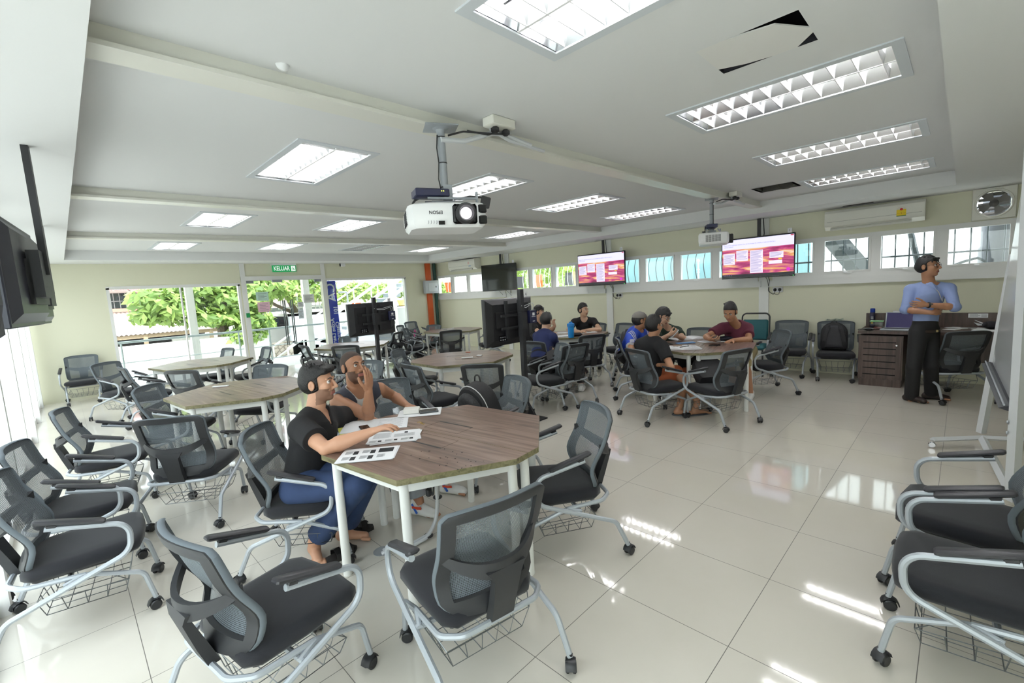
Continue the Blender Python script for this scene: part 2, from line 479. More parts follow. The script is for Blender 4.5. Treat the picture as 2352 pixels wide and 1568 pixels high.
for s, (a, c) in enumerate(((dy0+0.01, dm-0.005), (dm+0.005, dy1-0.01))):
    g = MB(); g.bx(XF-0.05, XF-0.038, a, c, 0.02, dz1-0.01); g.build('door_glass', GLASS, door, smooth=0)
    p = MB(); e = a if s == 0 else c-0.16
    p.bx(XF-0.065, XF-0.022, e, e+0.16, dz1-0.06, dz1); p.bx(XF-0.065, XF-0.022, e, e+0.16, 0.0, 0.07)
    p.build('patch_fitting', GREYP, door, smooth=0)
    yh = dm-0.09 if s == 0 else dm+0.09
    h = MB()
    for xo in (XF-0.10, XF+0.015): h.cyl((xo, yh, 0.55), (xo, yh, 1.65), 0.014, 10)
    for z in (0.75, 1.45): h.cyl((XF-0.10, yh, z), (XF+0.015, yh, z), 0.009, 8)
    h.build('pull_handle', mat('brushed_dark_steel', srgb(92, 98, 98), 0.35, 0.8), door)
c = MB(); c.bx(XF+0.0, XF+0.06, dm-0.32, dm-0.1, dz1-0.05, dz1+0.01); c.build('door_closer', GREYP, door, smooth=0)
s = MB(); s.bx(XF+0.03, XF+0.06, dy0-0.08, dy0-0.01, 1.30, 1.40); s.build('release_button', mat('release_green', srgb(30, 140, 80), 0.4), door, smooth=0)

# glazed long wall beside the camera: white frames, clear panes
f = MB(); f.bx(XF, XN, YL-0.08, YL, 0, 0.09); f.bx(XF, XN, YL-0.08, YL, 2.40, ZS+0.02)
for x in (-9.55, -8.0, -6.49, -4.93, -3.37, -1.8, -0.2, 1.4, 3.0):
    f.bx(x-0.045, x+0.045, YL-0.08, YL+0.05, 0, 2.45)
for x in (-9.2, -8.75): f.bx(x-0.02, x+0.02, YL-0.06, YL+0.02, 0, 2.45)
wo = struct(f.build('window_8', ALU, smooth=0))
g = MB(); g.bx(XF, XN, YL-0.05, YL-0.04, 0.09, 2.40); g.build('glass', GLASS, wo, smooth=0)
b = MB(); b.bx(XN, XN+0.12, YL-0.1, YR+0.12, 0, ZS+0.02); struct(b.build('wall_near', CREAM, smooth=0))
b = MB(); b.bx(XF, XF+0.012, o2y1+0.05, YR, 0, 0.09); struct(b.build('baseboard_far', CREAM, smooth=0))
b = MB(); b.bx(XF, 0.8, YR-0.012, YR, 0, 0.09); struct(b.build('baseboard_right', CREAM, smooth=0))

# ------------------------------------------------------------------ recessed louvre lights
TUBE = mat('fluorescent_tube', (1, 1, 1), 0.4, emit=(1.0, 0.985, 0.97), estr=26.0)
REFL = mat('mirror_reflector', srgb(205, 207, 210), 0.18, 0.9)
LOUV = mat('white_louvre', srgb(238, 239, 240), 0.4)
FLNG = mat('light_flange', srgb(206, 211, 216), 0.5)
def make_light(lit=True):
    t = thing('ceiling_light', '', 'light', (0, 0, ZC))
    w, h = LW/2, LH/2
    f = MB()
    for a, c, d, e in ((-w-0.02, w+0.02, -h-0.02, -h+0.03), (-w-0.02, w+0.02, h-0.03, h+0.02), (-w-0.02, -w+0.03, -h+0.03, h-0.03), (w-0.03, w+0.02, -h+0.03, h-0.03)):
        f.bx(a, c, d, e, -0.008, 0.004)
    f.build('frame', FLNG, t, smooth=0)
    r = MB(); W, H = w-0.03, h-0.03
    r.quad((-W, -H, 0.09), (W, -H, 0.09), (W, H, 0.09), (-W, H, 0.09))
    for sy in (-1, 1):      # angled mirror sides of both lanes
        r.quad((-W, sy*H, 0.0), (W, sy*H, 0.0), (W, sy*(H-0.07), 0.09), (-W, sy*(H-0.07), 0.09))
        r.quad((-W, sy*0.004, 0.0), (W, sy*0.004, 0.0), (W, sy*0.07, 0.085), (-W, sy*0.07, 0.085))
    for sx in (-1, 1): r.quad((sx*W, -H, 0), (sx*W, H, 0), (sx*W, H, 0.09), (sx*W, -H, 0.09))
    r.build('reflector', REFL, t, smooth=0)
    l = MB(); n = 10
    for sy in (-1, 1):
        for i in range(n):
            x = -W+2*W*(i+0.5)/n
            y0, y1 = sy*0.006, sy*(H-0.004)
            ym = (y0+y1)/2
            prof = [(y0, 0.0), (ym, 0.0), (y1, 0.0), (y1, 0.045), (ym, 0.028), (y0, 0.045)]
            k = 0.009
            vs = [(x-(k if z > 0.01 else 0.002), y, z) for y, z in prof]+[(x+(k if z > 0.01 else 0.002), y, z) for y, z in prof]
            l.add(vs, [(0,1,4,5), (1,2,3,4), (6,11,10,7), (7,10,9,8), (0,6,7,1), (1,7,8,2), (5,4,10,11), (4,3,9,10)])
    l.bx(-W, W, -0.006, 0.006, 0.0, 0.02)
    l.build('louvre', LOUV, t, smooth=0)
    for sy in (-1, 1):
        u = MB(); u.cyl((-W+0.03, sy*0.135, 0.062), (W-0.03, sy*0.135, 0.062), 0.014, 10)
        u.build('lamp_tube', TUBE if lit else mat('lamp_tube_off', srgb(150, 155, 158), 0.5), t)
    return t
LLAB = dict(P='lit louvre light overhead with its front edge cut off by the picture', A='lit louvre light beside the patched ceiling hole',
 B='second lit louvre light from the patched hole', C='third lit louvre light from the hole, next to the open vent',
 E='lit louvre light between the first two beams, nearest the glazed wall', F='lit louvre light directly behind the nearer projector pole',
 G='lit louvre light between the two projectors', H='lit louvre light close to the wall of screens behind the second projector',
 I='lit louvre light past the second beam, nearest the glazed wall', J='lit louvre light past the second beam, just before the nearer projector',
 K='lit louvre light past the second beam, nearest the screens', M='lit louvre light of the last row, nearest the glazed wall',
 N='lit louvre light of the last row, just before the exit sign', O='unlit dark louvre light in the last row', Q='lit louvre light of the last row, nearest the screens')
lt = None
for k, (x, y) in LC.items():
    if k == 'O': continue
    if lt is None: lt = make_light(); lt['label'] = LLAB[k]; lt['group'] = 'ceiling louvre lights'; lt.location = (x, y, ZC)
    else: dup(lt, (x, y, ZC), 0, LLAB[k], 'ceiling louvre lights')
o = make_light(False); o.location = (*LC['O'], ZC); o['label'] = LLAB['O']; o['group'] = 'ceiling louvre lights'

# access hole: a board lies askew over it, dark gaps at its corners
b = MB(); b.bx(HOLE[0]-0.03, HOLE[1]+0.03, HOLE[2]-0.03, HOLE[3]+0.03, ZC+0.20, ZC+0.22)
for a, c, d, e in ((HOLE[0]-0.03, HOLE[0], HOLE[2]-0.03, HOLE[3]+0.03), (HOLE[1], HOLE[1]+0.03, HOLE[2]-0.03, HOLE[3]+0.03), (HOLE[0], HOLE[1], HOLE[2]-0.03, HOLE[2]), (HOLE[0], HOLE[1], HOLE[3], HOLE[3]+0.03)):
    b.bx(a, c, d, e, ZC+0.006, ZC+0.2)
tag(b.build('access_hole_lining', mat('void_dark', srgb(38, 38, 46), 0.9), smooth=0), 'dark void seen through the gaps of the patched ceiling hole', 'ceiling hole')
b = MB(); cx, cy = (HOLE[0]+HOLE[1])/2, (HOLE[2]+HOLE[3])/2
b.prism([(HOLE[0]-0.02, HOLE[2]-0.03), (HOLE[1]-0.10, HOLE[2]+0.045), (HOLE[1]+0.02, HOLE[3]-0.12), (HOLE[1]-0.10, HOLE[3]+0.02), (HOLE[0]+0.12, HOLE[3]-0.02), (HOLE[0]-0.02, HOLE[3]-0.08)], ZC+0.001, ZC+0.007)
tag(b.build('patch_board', mat('patch_white', srgb(226, 225, 222), 0.7), smooth=0), 'white board lying askew over the square hole in the ceiling', 'board')
b = MB(); b.bx(VENT[0]-0.03, VENT[1]+0.03, VENT[2]-0.03, VENT[3]+0.03, ZC+0.25, ZC+0.27)
for a, c, d, e in ((VENT[0]-0.03, VENT[0], VENT[2]-0.03, VENT[3]+0.03), (VENT[1], VENT[1]+0.03, VENT[2]-0.03, VENT[3]+0.03), (VENT[0], VENT[1], VENT[2]-0.03, VENT[2]), (VENT[0], VENT[1], VENT[3], VENT[3]+0.03)):
    b.bx(a, c, d, e, ZC+0.0, ZC+0.25)
v = tag(b.build('open_vent', mat('vent_dark', srgb(84, 82, 78), 0.8, noise=(9, 0.5)), smooth=0), 'open ceiling vent without grille, a loose wire hanging out', 'vent')
b = MB(); b.tube(fillet([(VENT[0]+0.2, VENT[2]+0.1, ZC+0.1), (VENT[0]+0.24, VENT[2]+0.2, ZC-0.02), (VENT[0]+0.36, VENT[2]+0.28, ZC-0.03), (VENT[1]-0.02, VENT[2]+0.2, ZC+0.08)], 0.05), 0.004, 5)
b.build('loose_wire', mat('wire_brown', srgb(96, 90, 80), 0.7), v)
b = MB(); p = at(640, 157, x=-0.46); b.lathe([(0, -0.03), (0.012, -0.028), (0.03, -0.01), (0.03, 0.0), (0, 0.002)], (p[0]+0.045, p[1], p[2]), 14, R=Matrix.Rotation(-PI/2, 3, 'Y'))
tag(b.build('beam_detector', WHP), 'small round white detector on the side of the nearest beam', 'detector')
# ------------------------------------------------------------------ mesh-back nesting chair (forward = +y)
def back_pt(u, v):
    """u -1..1 across, v 0..1 up the backrest shell"""
    if v < 0.18: w = 0.145+(0.218-0.145)*math.sin(v/0.18*PI/2)
    else: w = 0.218+0.014*(v-0.18)/0.82
    e = max(0.0, (v-0.94)/0.06); w -= 0.03*e*e
    z = 0.375+0.468*v - 0.012*(abs(u)**3)*max(0, (v-0.8)/0.2)
    y = -0.232 + 0.05*math.exp(-((v-0.30)/0.24)**2) - 0.115*max(0, v-0.30)**1.15 + 0.042*u*u
    return Vector((u*w, y, z))
def back_shell(us, vs, off, thick=None, cond=None):
    """grid surface; off shifts it along y; cond(i,j) keeps a cell"""
    mb = MB(); nu, nv = len(us), len(vs)
    layers = [off] if thick is None else [off, off-thick]
    vid = {}
    def vert(i, j, l):
        k = (i, j, l)
        if k not in vid:
            p = back_pt(us[i], vs[j]); mb.v.append(p+Vector((0, layers[l], 0))); vid[k] = len(mb.v)-1
        return vid[k]
    keep = {(i, j) for i in range(nu-1) for j in range(nv-1) if cond is None or cond((us[i]+us[i+1])/2, (vs[j]+vs[j+1])/2)}
    def face(*ids): mb.f.append(ids); mb.m.append(0)
    for i, j in keep:
        face(vert(i, j, 0), vert(i, j+1, 0), vert(i+1, j+1, 0), vert(i+1, j, 0))
        if thick is not None:
            face(vert(i, j, 1), vert(i+1, j, 1), vert(i+1, j+1, 1), vert(i, j+1, 1))
            for (di, dj, e) in ((-1, 0, ((i, j), (i, j+1))), (1, 0, ((i+1, j+1), (i+1, j))), (0, -1, ((i+1, j), (i, j))), (0, 1, ((i, j+1), (i+1, j+1)))):
                if (i+di, j+dj) not in keep:
                    a, c = e
                    face(vert(*a, 1), vert(*c, 1), vert(*c, 0), vert(*a, 0))
    return mb
US = [-1, -0.93, -0.84, -0.78, -0.6, -0.4, -0.2, 0, 0.2, 0.4, 0.6, 0.78, 0.84, 0.93, 1]
VS = [0, 0.04, 0.09, 0.14, 0.19, 0.25, 0.31, 0.37, 0.43, 0.49, 0.55, 0.61, 0.67, 0.73, 0.79, 0.85, 0.91, 0.955, 0.98, 1.0]
def make_chair():
    t = thing('office_chair', '', 'chair', (0, 0, 0))
    # cushion
    def outl(ins):
        pts = [(-0.235, 0.19), (-0.20, 0.235), (-0.08, 0.25), (0.08, 0.25), (0.20, 0.235), (0.235, 0.19), (0.232, 0.0), (0.215, -0.17), (0.17, -0.215), (-0.17, -0.215), (-0.215, -0.17), (-0.232, 0.0)]
        return [(x*(1-ins/0.235), y*(1-ins/0.24)) for x, y in pts]
    s = MB()
    rings = []
    for z, ins in ((0.338, 0.05), (0.345, 0.012), (0.362, 0.0), (0.392, 0.0), (0.408, 0.01), (0.416, 0.035), (0.419, 0.09), (0.42, 0.16)):
        rings.append([(x, y, z+0.010*(y/0.25)-0.014*max(0, (abs(y-0.05)-0.12)/0.1)**2*(1 if y > 0.1 else 0)) for x, y in outl(ins)])
    s.loft(rings); s.build('seat', SEATF, t, smooth=60)
    p = MB(); p.rbox((0, -0.01, 0.33), (0.36, 0.34, 0.022), 0.008); p.build('seat_pan', BLKP, t)
    # backrest: woven mesh in front, black frame ring behind, curved bar with a wide stem
    back_shell(US, VS, 0.0).build('mesh_back', MESHF, t, smooth=60)
    ring = lambda u, v: abs(u) > 0.78 or v > 0.91 or v < 0.14
    back_shell(US, VS, -0.004, 0.02, ring).build('back_frame', BLKP, t, smooth=35)
    # fabric hem wraps round the shell's rim
    h = MB(); rim = [back_pt(-1, v) for v in VS]+[back_pt(u, 1) for u in US[1:-1]]+[back_pt(1, v) for v in reversed(VS)]
    h.tube([q+Vector((0, -0.006, 0)) for q in rim], 0.0, 8, flat=(0.012, 0.005, (0, 1, 0)), closed=False); h.build('mesh_hem', MESHD, t)
    y = MB(); top, bot, yo = [], [], []
    for k in range(17):
        u = -1+2*k/16; q = back_pt(u*0.985, 0.54); bow = -0.012-0.07*(1-u*u)
        z = 0.655-0.075*(1-u*u)**0.8; hh = 0.02+0.016*(1-abs(u))
        yy = q.y+bow
        top.append([(q.x, yy+0.011, z-hh), (q.x, yy+0.011, z+hh), (q.x, yy-0.009, z+hh), (q.x, yy-0.012, z-hh)])
    y.loft(top)
    c = back_pt(0, 0.54).y-0.082
    y.loft([[(-0.085, c+0.012, 0.585), (0.085, c+0.012, 0.585), (0.085, c-0.01, 0.585), (-0.085, c-0.01, 0.585)],
            [(-0.06, c+0.014, 0.545), (0.06, c+0.014, 0.545), (0.06, c-0.014, 0.545), (-0.06, c-0.014, 0.545)],
            [(-0.052, -0.262, 0.43), (0.052, -0.262, 0.43), (0.052, -0.30, 0.43), (-0.052, -0.30, 0.43)],
            [(-0.052, -0.232, 0.345), (0.052, -0.232, 0.345), (0.052, -0.272, 0.345), (-0.052, -0.272, 0.345)]])
    y.build('back_support', BLKP, t, smooth=35)
    # tubes
    for sx in (-1, 1):
        f = MB(); X = 0.275*sx
        path = fillet([(X, -0.085, 0.612), (X, 0.215, 0.535), (X, 0.205, 0.385), (X, -0.265, 0.215), (X*1.02, -0.335, 0.062)], [0, 0.075, 0.085, 0.07, 0], 7)
        f.tube(path, 0.0, 8, flat=(0.017, 0.0115, (sx, 0, 0.0001))) if False else f.tube(path, 0.0135, 8)
        f.build('side_frame', SILV, t)
        a = MB(); R = Matrix.Rotation(-0.30, 3, 'X')
        a.rbox((X, 0.004, 0.612+0.006), (0.046, 0.262, 0.022), 0.007, R=R)
        a.rbox((X, -0.062, 0.600+0.012), (0.022, 0.04, 0.03), 0.004, R=R)
        a.build('armrest', ARMP, t)
        g = MB(); g.tube(fillet([(sx*0.258, -0.06, 0.30), (sx*0.235, 0.02, 0.318), (sx*0.212, 0.235, 0.225), (sx*0.208, 0.268, 0.062)], [0, 0.05, 0.06, 0], 6), 0.0125, 8)
        g.build('leg', SILV, t)
    r = MB(); r.tube(fillet([(0.235, 0.02, 0.318), (0.235, -0.20, 0.338), (0.17, -0.262, 0.345), (-0.17, -0.262, 0.345), (-0.235, -0.20, 0.338), (-0.235, 0.02, 0.318)], 0.06, 5), 0.0125, 8)
    r.cyl((-0.272, -0.05, 0.298), (0.272, -0.05, 0.298), 0.0125, 8)
    r.build('seat_rail', SILV, t)
    # wire basket
    w = MB(); rw = 0.0022
    T_ = [(-0.20, -0.17, 0.235), (0.20, -0.17, 0.235), (0.20, 0.17, 0.205), (-0.20, 0.17, 0.205)]
    B_ = [(-0.17, -0.15, 0.145), (0.17, -0.15, 0.145), (0.17, 0.15, 0.135), (-0.17, 0.15, 0.135)]
    def ln(a, c): w.tube([a, c], rw, 4, cap=False)
    for q in (T_, B_):
        for k in range(4): ln(q[k], q[(k+1) % 4])
    for k in range(6):
        f_ = k/5
        a, c = Vector(B_[0]).lerp(Vector(B_[1]), f_), Vector(B_[3]).lerp(Vector(B_[2]), f_)
        a2, c2 = Vector(T_[0]).lerp(Vector(T_[1]), f_), Vector(T_[3]).lerp(Vector(T_[2]), f_)
        ln(a, c); ln(a, a2); ln(c, c2)
    for k in range(1, 4):
        f_ = k/4
        ln(Vector(B_[0]).lerp(Vector(B_[3]), f_), Vector(B_[1]).lerp(Vector(B_[2]), f_))
        ln(Vector(B_[0]).lerp(Vector(B_[3]), f_), Vector(T_[0]).lerp(Vector(T_[3]), f_)); ln(Vector(B_[1]).lerp(Vector(B_[2]), f_), Vector(T_[1]).lerp(Vector(T_[2]), f_))
    for sx in (-1, 1): ln((sx*0.2, -0.17, 0.235), (sx*0.235, -0.10, 0.318)); ln((sx*0.2, 0.17, 0.205), (sx*0.225, 0.10, 0.28))
    w.build('wire_basket', WIRE, t, smooth=60)
    # casters
    for i, (x, y0) in enumerate(((-0.281, -0.336), (0.281, -0.336), (-0.208, 0.269), (0.208, 0.269))):
        ang = (0.5, -0.7, 1.1, 0.2)[i]
        R = Matrix.Rotation(ang, 3, 'Z')
        c = MB(); c.T = Matrix.Translation((x, y0, 0)) @ R.to_4x4()
        for s in (-1, 1):
            c.lathe([(0, -0.009), (0.021, -0.009), (0.0265, -0.004), (0.0265, 0.004), (0.021, 0.009), (0, 0.009)], (s*0.0145, -0.008, 0.0265), 16, R=Matrix.Rotation(PI/2, 3, 'Y'))
        c.tube([(0, -0.034*math.cos(a)-0.008, 0.0265+0.034*math.sin(a)) for a in (0.1, 0.7, 1.3, 1.9, 2.5, 3.0)], 0.0, 6, flat=(0.022, 0.003, (1, 0, 0)))
        c.cyl((0, 0, 0.045), (0, 0, 0.078), 0.010, 10)
        c.build('caster', CAST, t)
    return t
chair0 = make_chair()
_cu = [False]
def chair(x, y, deg, label, group='mesh-back chairs'):
    if not _cu[0]:
        _cu[0] = True
        chair0.location = (x, y, 0); chair0.rotation_euler = (0, 0, math.radians(deg)); chair0['label'] = label; chair0['group'] = group
        KIDS[chair0.name] = [(c, list(c.children)) for c in chair0.children]
        return chair0
    return dup(chair0, (x, y, 0), math.radians(deg), label, group)

GT = 'chairs around the octagon tables'; GW = 'chairs kept along the walls'
CH = dict(
 R=(0.095, 0.21, 146, 'empty mesh chair alone on the aisle side of the students\' table, its back half turned', GT),
 N=(0.38, -0.77, 80, 'nearest empty chair seen from behind, its wide back stem facing us', GT),
 M=(-0.07, -1.41, 10, 'near empty chair standing askew behind the barefoot student, black seat open to view', GT),
 S=(-1.05, -0.90, 323, 'chair under the barefoot student in the black t-shirt', GT),
 A1=(-1.42, -1.94, 352, 'black-seated chair by the glazed wall, nearest of the two side by side', GW),
 A2=(-2.13, -1.91, 349, 'second chair by the glazed wall, half hidden by the nearest one', GW),
 A3=(-3.25, -1.71, 349, 'third chair along the glazed wall, alone and seen in profile', GW),
 D=(-2.36, -1.27, 54, 'empty chair with its see-through back to us in front of the second table', GT),
 E=(-3.83, -1.13, 323, 'dark chair seen from its side against the left end of the second table', GT),
 F=(-5.18, -0.69, 38, 'chair with its back to us between the second and the third table', GT),
 C1=(-9.42, -1.72, 264, 'chair in the far corner against the cream wall facing the room', GW),
 C2=(-7.25, -1.31, 308, 'chair standing just ahead of the one in the far corner', GW),
 C3=(-6.40, -1.08, 4, 'chair seen edge-on beside the left end of the third table', GT),
 H1=(-4.06, -0.32, 217, 'chair pushed up to the far side of the second table', GT),
 H2=(-6.74, 0.33, 180, 'chair in profile at the right end of the third table', GT),
 H3=(-7.45, -0.08, 190, 'chair behind the third table, in front of the glazing', GT),
 H4=(-6.30, 1.34, 358, 'chair turned sideways near the door and the blue sign', GT),
 H5=(-5.55, 1.58, 45, 'chair with its back to us right behind the shaved head', GT),
 J1=(-2.45, 1.07, 356, 'empty chair seen from behind, askew at the left end of the middle table', GT),
 J2=(-3.61, 1.61, 307, 'chair at the far left side of the middle table, beside the first screen pole', GT),
 J3=(-1.89, 1.43, 36, 'chair with its back to us beside the hexagon-quilted backpack', GT),
 J4=(-0.95, 0.61, 162, 'chair carrying the patterned black backpack at the students\' table', GT),
 K1=(-8.17, 4.43, 307, 'chair far back, only its top showing beside the first screen', GT),
 K2=(-6.89, 3.03, 122, 'chair right of the pink-lit table under the first screen', GT),
 K3=(-7.02, 3.87, 312, 'chair seen edge-on with a bag in its basket, past the first screen', GT),
 K4=(-6.62, 3.05, 282, 'chair half hidden behind the first screen, at the far table by the blue sign', GT),
 K5=(-6.85, 1.97, 206, 'chair behind the pink-lit table, just below the first screen', GT),
 K6=(-9.10, 5.25, 280, 'chair against the far wall beside the orange pipe', GW),
 K7=(-7.25, 4.30, 193, 'chair behind the farthest corner table, its back just above the top', GT),
 K8=(-5.78, 3.87, 59, 'chair with its back to us in front of the farthest corner table', GT),
 K9=(-5.70, 4.95, 150, 'chair at the right end of the farthest corner table, half hidden by the second screen', GT),
 L0=(-2.05, 2.60, 150, 'grey chair just behind the second screen pole, right of the middle table', GT),
 L1=(-2.55, 3.17, 3, 'chair under the boy in the navy polo shirt', GT),
 L2=(-2.01, 2.95, 77, 'empty chair seen from behind, holding a black bag, near the blue bottle\'s table', GT),
 L3=(-2.40, 3.99, 63, 'chair close behind the one with the bag, against the blue bottle\'s table', GT),
 L4=(-2.05, 4.75, 120, 'chair with a black backpack at the right end of the blue bottle\'s table', GT),
 L5=(-2.69, 5.40, 170, 'chair near the wall behind the boy in the grey cap', GW),
 P4C=(-3.26, 5.36, 188, 'chair under the boy in black facing us behind the blue bottle', GT),
 P5C=(-4.44, 5.05, 220, 'chair under the boy half hidden by the second screen', GT),
 L6=(-1.33, 3.80, 302, 'chair under the boy in the grey cap', GT),
 L7=(-0.66, 3.00, 334, 'chair under the boy in the black shirt and orange shorts', GT),
 G=(-0.06, 3.22, 72, 'chair holding a slumped black bag, nearest the aisle at the textbooks table', GT),
 L8=(-0.06, 4.86, 130, 'chair under the boy in the maroon shirt', GT),
 L9=(-0.96, 4.86, 185, 'chair under the boy in the dark green shirt', GT),
 W=(-0.05, 6.21, 187, 'empty chair facing us against the wall, right of the teal chair', GW),
 W2=(0.56, 6.17, 190, 'chair against the wall with a black backpack on its seat, next to the desk', GW),
 X=(1.77, 5.58, 37, 'chair with its dark back to us at the desk behind the standing man', GW),
 Y1=(1.95, 0.52, 92, 'chair cut off by the picture edge below the whiteboard, the nearer of two', GW),
 Y2=(1.92, 1.11, 87, 'chair at the foot of the whiteboard, behind the nearest cut-off one', GW),
 KB=(-1.62, 0.12, 262, 'chair under the man with the shaved head', GT),
 H6=(-3.15, 0.45, 200, 'light grey chair back between the two students\' heads', GT))
for k, (x, y, a, lab, g) in CH.items(): chair(x, y, a, lab, g)

# ------------------------------------------------------------------ octagon tables: two pushed-together halves each
def half_poly(g=0.002):
    return [(-0.67, g), (0.67, g), (0.67, 0.10), (0.335, 0.60), (-0.335, 0.60), (-0.67, 0.10)]
def make_half():
    t = thing('half_table', '', 'table', (0, 0, 0))
    b = MB(); P = half_poly()
    b.prism(P, 0.715, 0.7445, 1, 1)
    b2 = MB(); b2.prism(P, 0.7445, 0.745, 0, 1)
    b.add(b2.v, b2.f); b.m[-len(b2.f):] = b2.m
    b.build('tabletop', [WALNUT, EDGE], t, smooth=0)
    # flap over the cable tray: finger slot and its fine outline
    d = MB(); d.bx(-0.20, 0.10, 0.178, 0.190, 0.7447, 0.7456); d.build('cable_slot', BLKP, t, smooth=0)
    d = MB()
    for a, c, e, f in ((-0.20, -0.198, 0.045, 0.18), (0.098, 0.10, 0.045, 0.18), (-0.20, 0.10, 0.043, 0.045)): d.bx(a, c, e, f, 0.7447, 0.7454)
    d.build('flap_seam', mat('seam_dark', srgb(60, 46, 40), 0.8), t, smooth=0)
    legs = [(-0.60, 0.055), (0.60, 0.055), (0.30, 0.535), (-0.30, 0.535)]
    for x, y in legs:
        l = MB(); l.lathe([(0, 0.0), (0.025, 0.0), (0.026, 0.012), (0.025, 0.02), (0.025, 0.712), (0, 0.712)], (x, y, 0), 18); l.build('leg', LEGW, t)
    r = MB()
    for i in range(4):
        (x0, y0), (x1, y1) = legs[i], legs[(i+1) % 4]
        d = Vector((x1-x0, y1-y0, 0)); ang = math.atan2(d.y, d.x)
        r.box(((x0+x1)/2, (y0+y1)/2, 0.683), (d.length, 0.026, 0.055), rz=ang)
    r.build('frame_rail', LEGW, t, smooth=0)
    return t
TB = dict(T1=(-0.40, -0.31, 7, 'the students\' papers'), T2=(-3.36, -0.64, 6, 'the second row near the glazed wall'), T3=(-6.53, -0.39, 12, 'the third row, in front of the long window'),
          T4=(-6.20, 1.93, 17, 'the blue sign, lit pink by the window'), T5=(-2.83, 1.83, 55, 'the mid-room between both screen poles'),
          T6=(-6.52, 4.53, 57, 'the far corner by the orange pipe'), T7=(-3.14, 4.59, 164, 'the blue shaker bottle'), T8=(-0.50, 3.93, 103, 'the open textbooks'))
SIDE = {'T1': ('near', 'far'), 'T8': ('right', 'left')}
ht0 = None; TABM = {}
for k, (x, y, a, lab) in TB.items():
    for s in (0, 1):
        ang = math.radians(a)+(PI if s else 0)
        c = np.array([x, y, 0.74])+0.3*np.array([-math.sin(ang), math.cos(ang), 0])
        c2 = np.array([x, y, 0.74])*2-c
        nearer = np.dot(c-CAM, CF) < np.dot(c2-CAM, CF)
        l = ('nearer' if nearer else 'farther')+' half of octagon table at '+lab
        if ht0 is None: ht0 = make_half(); ht0.location = (x, y, 0); ht0.rotation_euler = (0, 0, ang); ht0['label'] = l; ht0['group'] = 'octagon table halves'
        else: dup(ht0, (x, y, 0), ang, l, 'octagon table halves')
    TABM[k] = Matrix.Translation((x, y, 0)) @ Matrix.Rotation(math.radians(a), 4, 'Z')
# ------------------------------------------------------------------ screens on the right wall
def screen_mat():
    m = bpy.data.materials.new('screen_picture'); m.use_nodes = True; nt = m.node_tree; b = nt.nodes['Principled BSDF']
    tc = nt.nodes.new('ShaderNodeTexCoord'); mp = nt.nodes.new('ShaderNodeMapping'); mp.inputs['Rotation'].default_value = (0, 0.45, 0); mp.inputs['Scale'].default_value = (1.2, 1, 9)
    nt.links.new(tc.outputs['Object'], mp.inputs[0])
    nz = nt.nodes.new('ShaderNodeTexNoise'); nz.inputs['Scale'].default_value = 2.2; nz.inputs['Detail'].default_value = 5; nz.inputs['Distortion'].default_value = 0.8
    nt.links.new(mp.outputs[0], nz.inputs['Vector'])
    c = RAMP(nt, nz.outputs[0], [(0.28, srgb(120, 20, 70)), (0.42, srgb(176, 40, 110)), (0.5, srgb(206, 90, 130)), (0.6, srgb(232, 170, 90)), (0.7, srgb(240, 210, 190))])
    b.inputs['Base Color'].default_value = (0.01, 0.01, 0.01, 1)
    nt.links.new(c, b.inputs['Emission Color']); b.inputs['Emission Strength'].default_value = 0.5
    b.inputs['Roughness'].default_value = 0.25
    return m
SCRP = screen_mat()
SCRW = mat('screen_white', (0.02, 0.02, 0.02, 1), 0.3, emit=srgb(214, 212, 250), estr=0.62)
SCRT = mat('screen_text', (0.02, 0.02, 0.02, 1), 0.3, emit=srgb(120, 120, 170), estr=0.5)
SCRK = mat('screen_taskbar', (0.02, 0.02, 0.02, 1), 0.3, emit=srgb(20, 16, 30), estr=0.4)
SCRO = mat('screen_off_glass', srgb(14, 20, 18), 0.06)
SCRY = mat('screen_yellow', (0.02, 0.02, 0.02, 1), 0.3, emit=srgb(240, 200, 40), estr=0.5)
SCRM = mat('screen_magenta', (0.02, 0.02, 0.02, 1), 0.3, emit=srgb(220, 20, 200), estr=0.5)
SCRR = mat('screen_red', (0.02, 0.02, 0.02, 1), 0.3, emit=srgb(190, 20, 50), estr=0.5)
SCRG = mat('screen_note', (0.02, 0.02, 0.02, 1), 0.3, emit=srgb(225, 214, 240), estr=0.6)
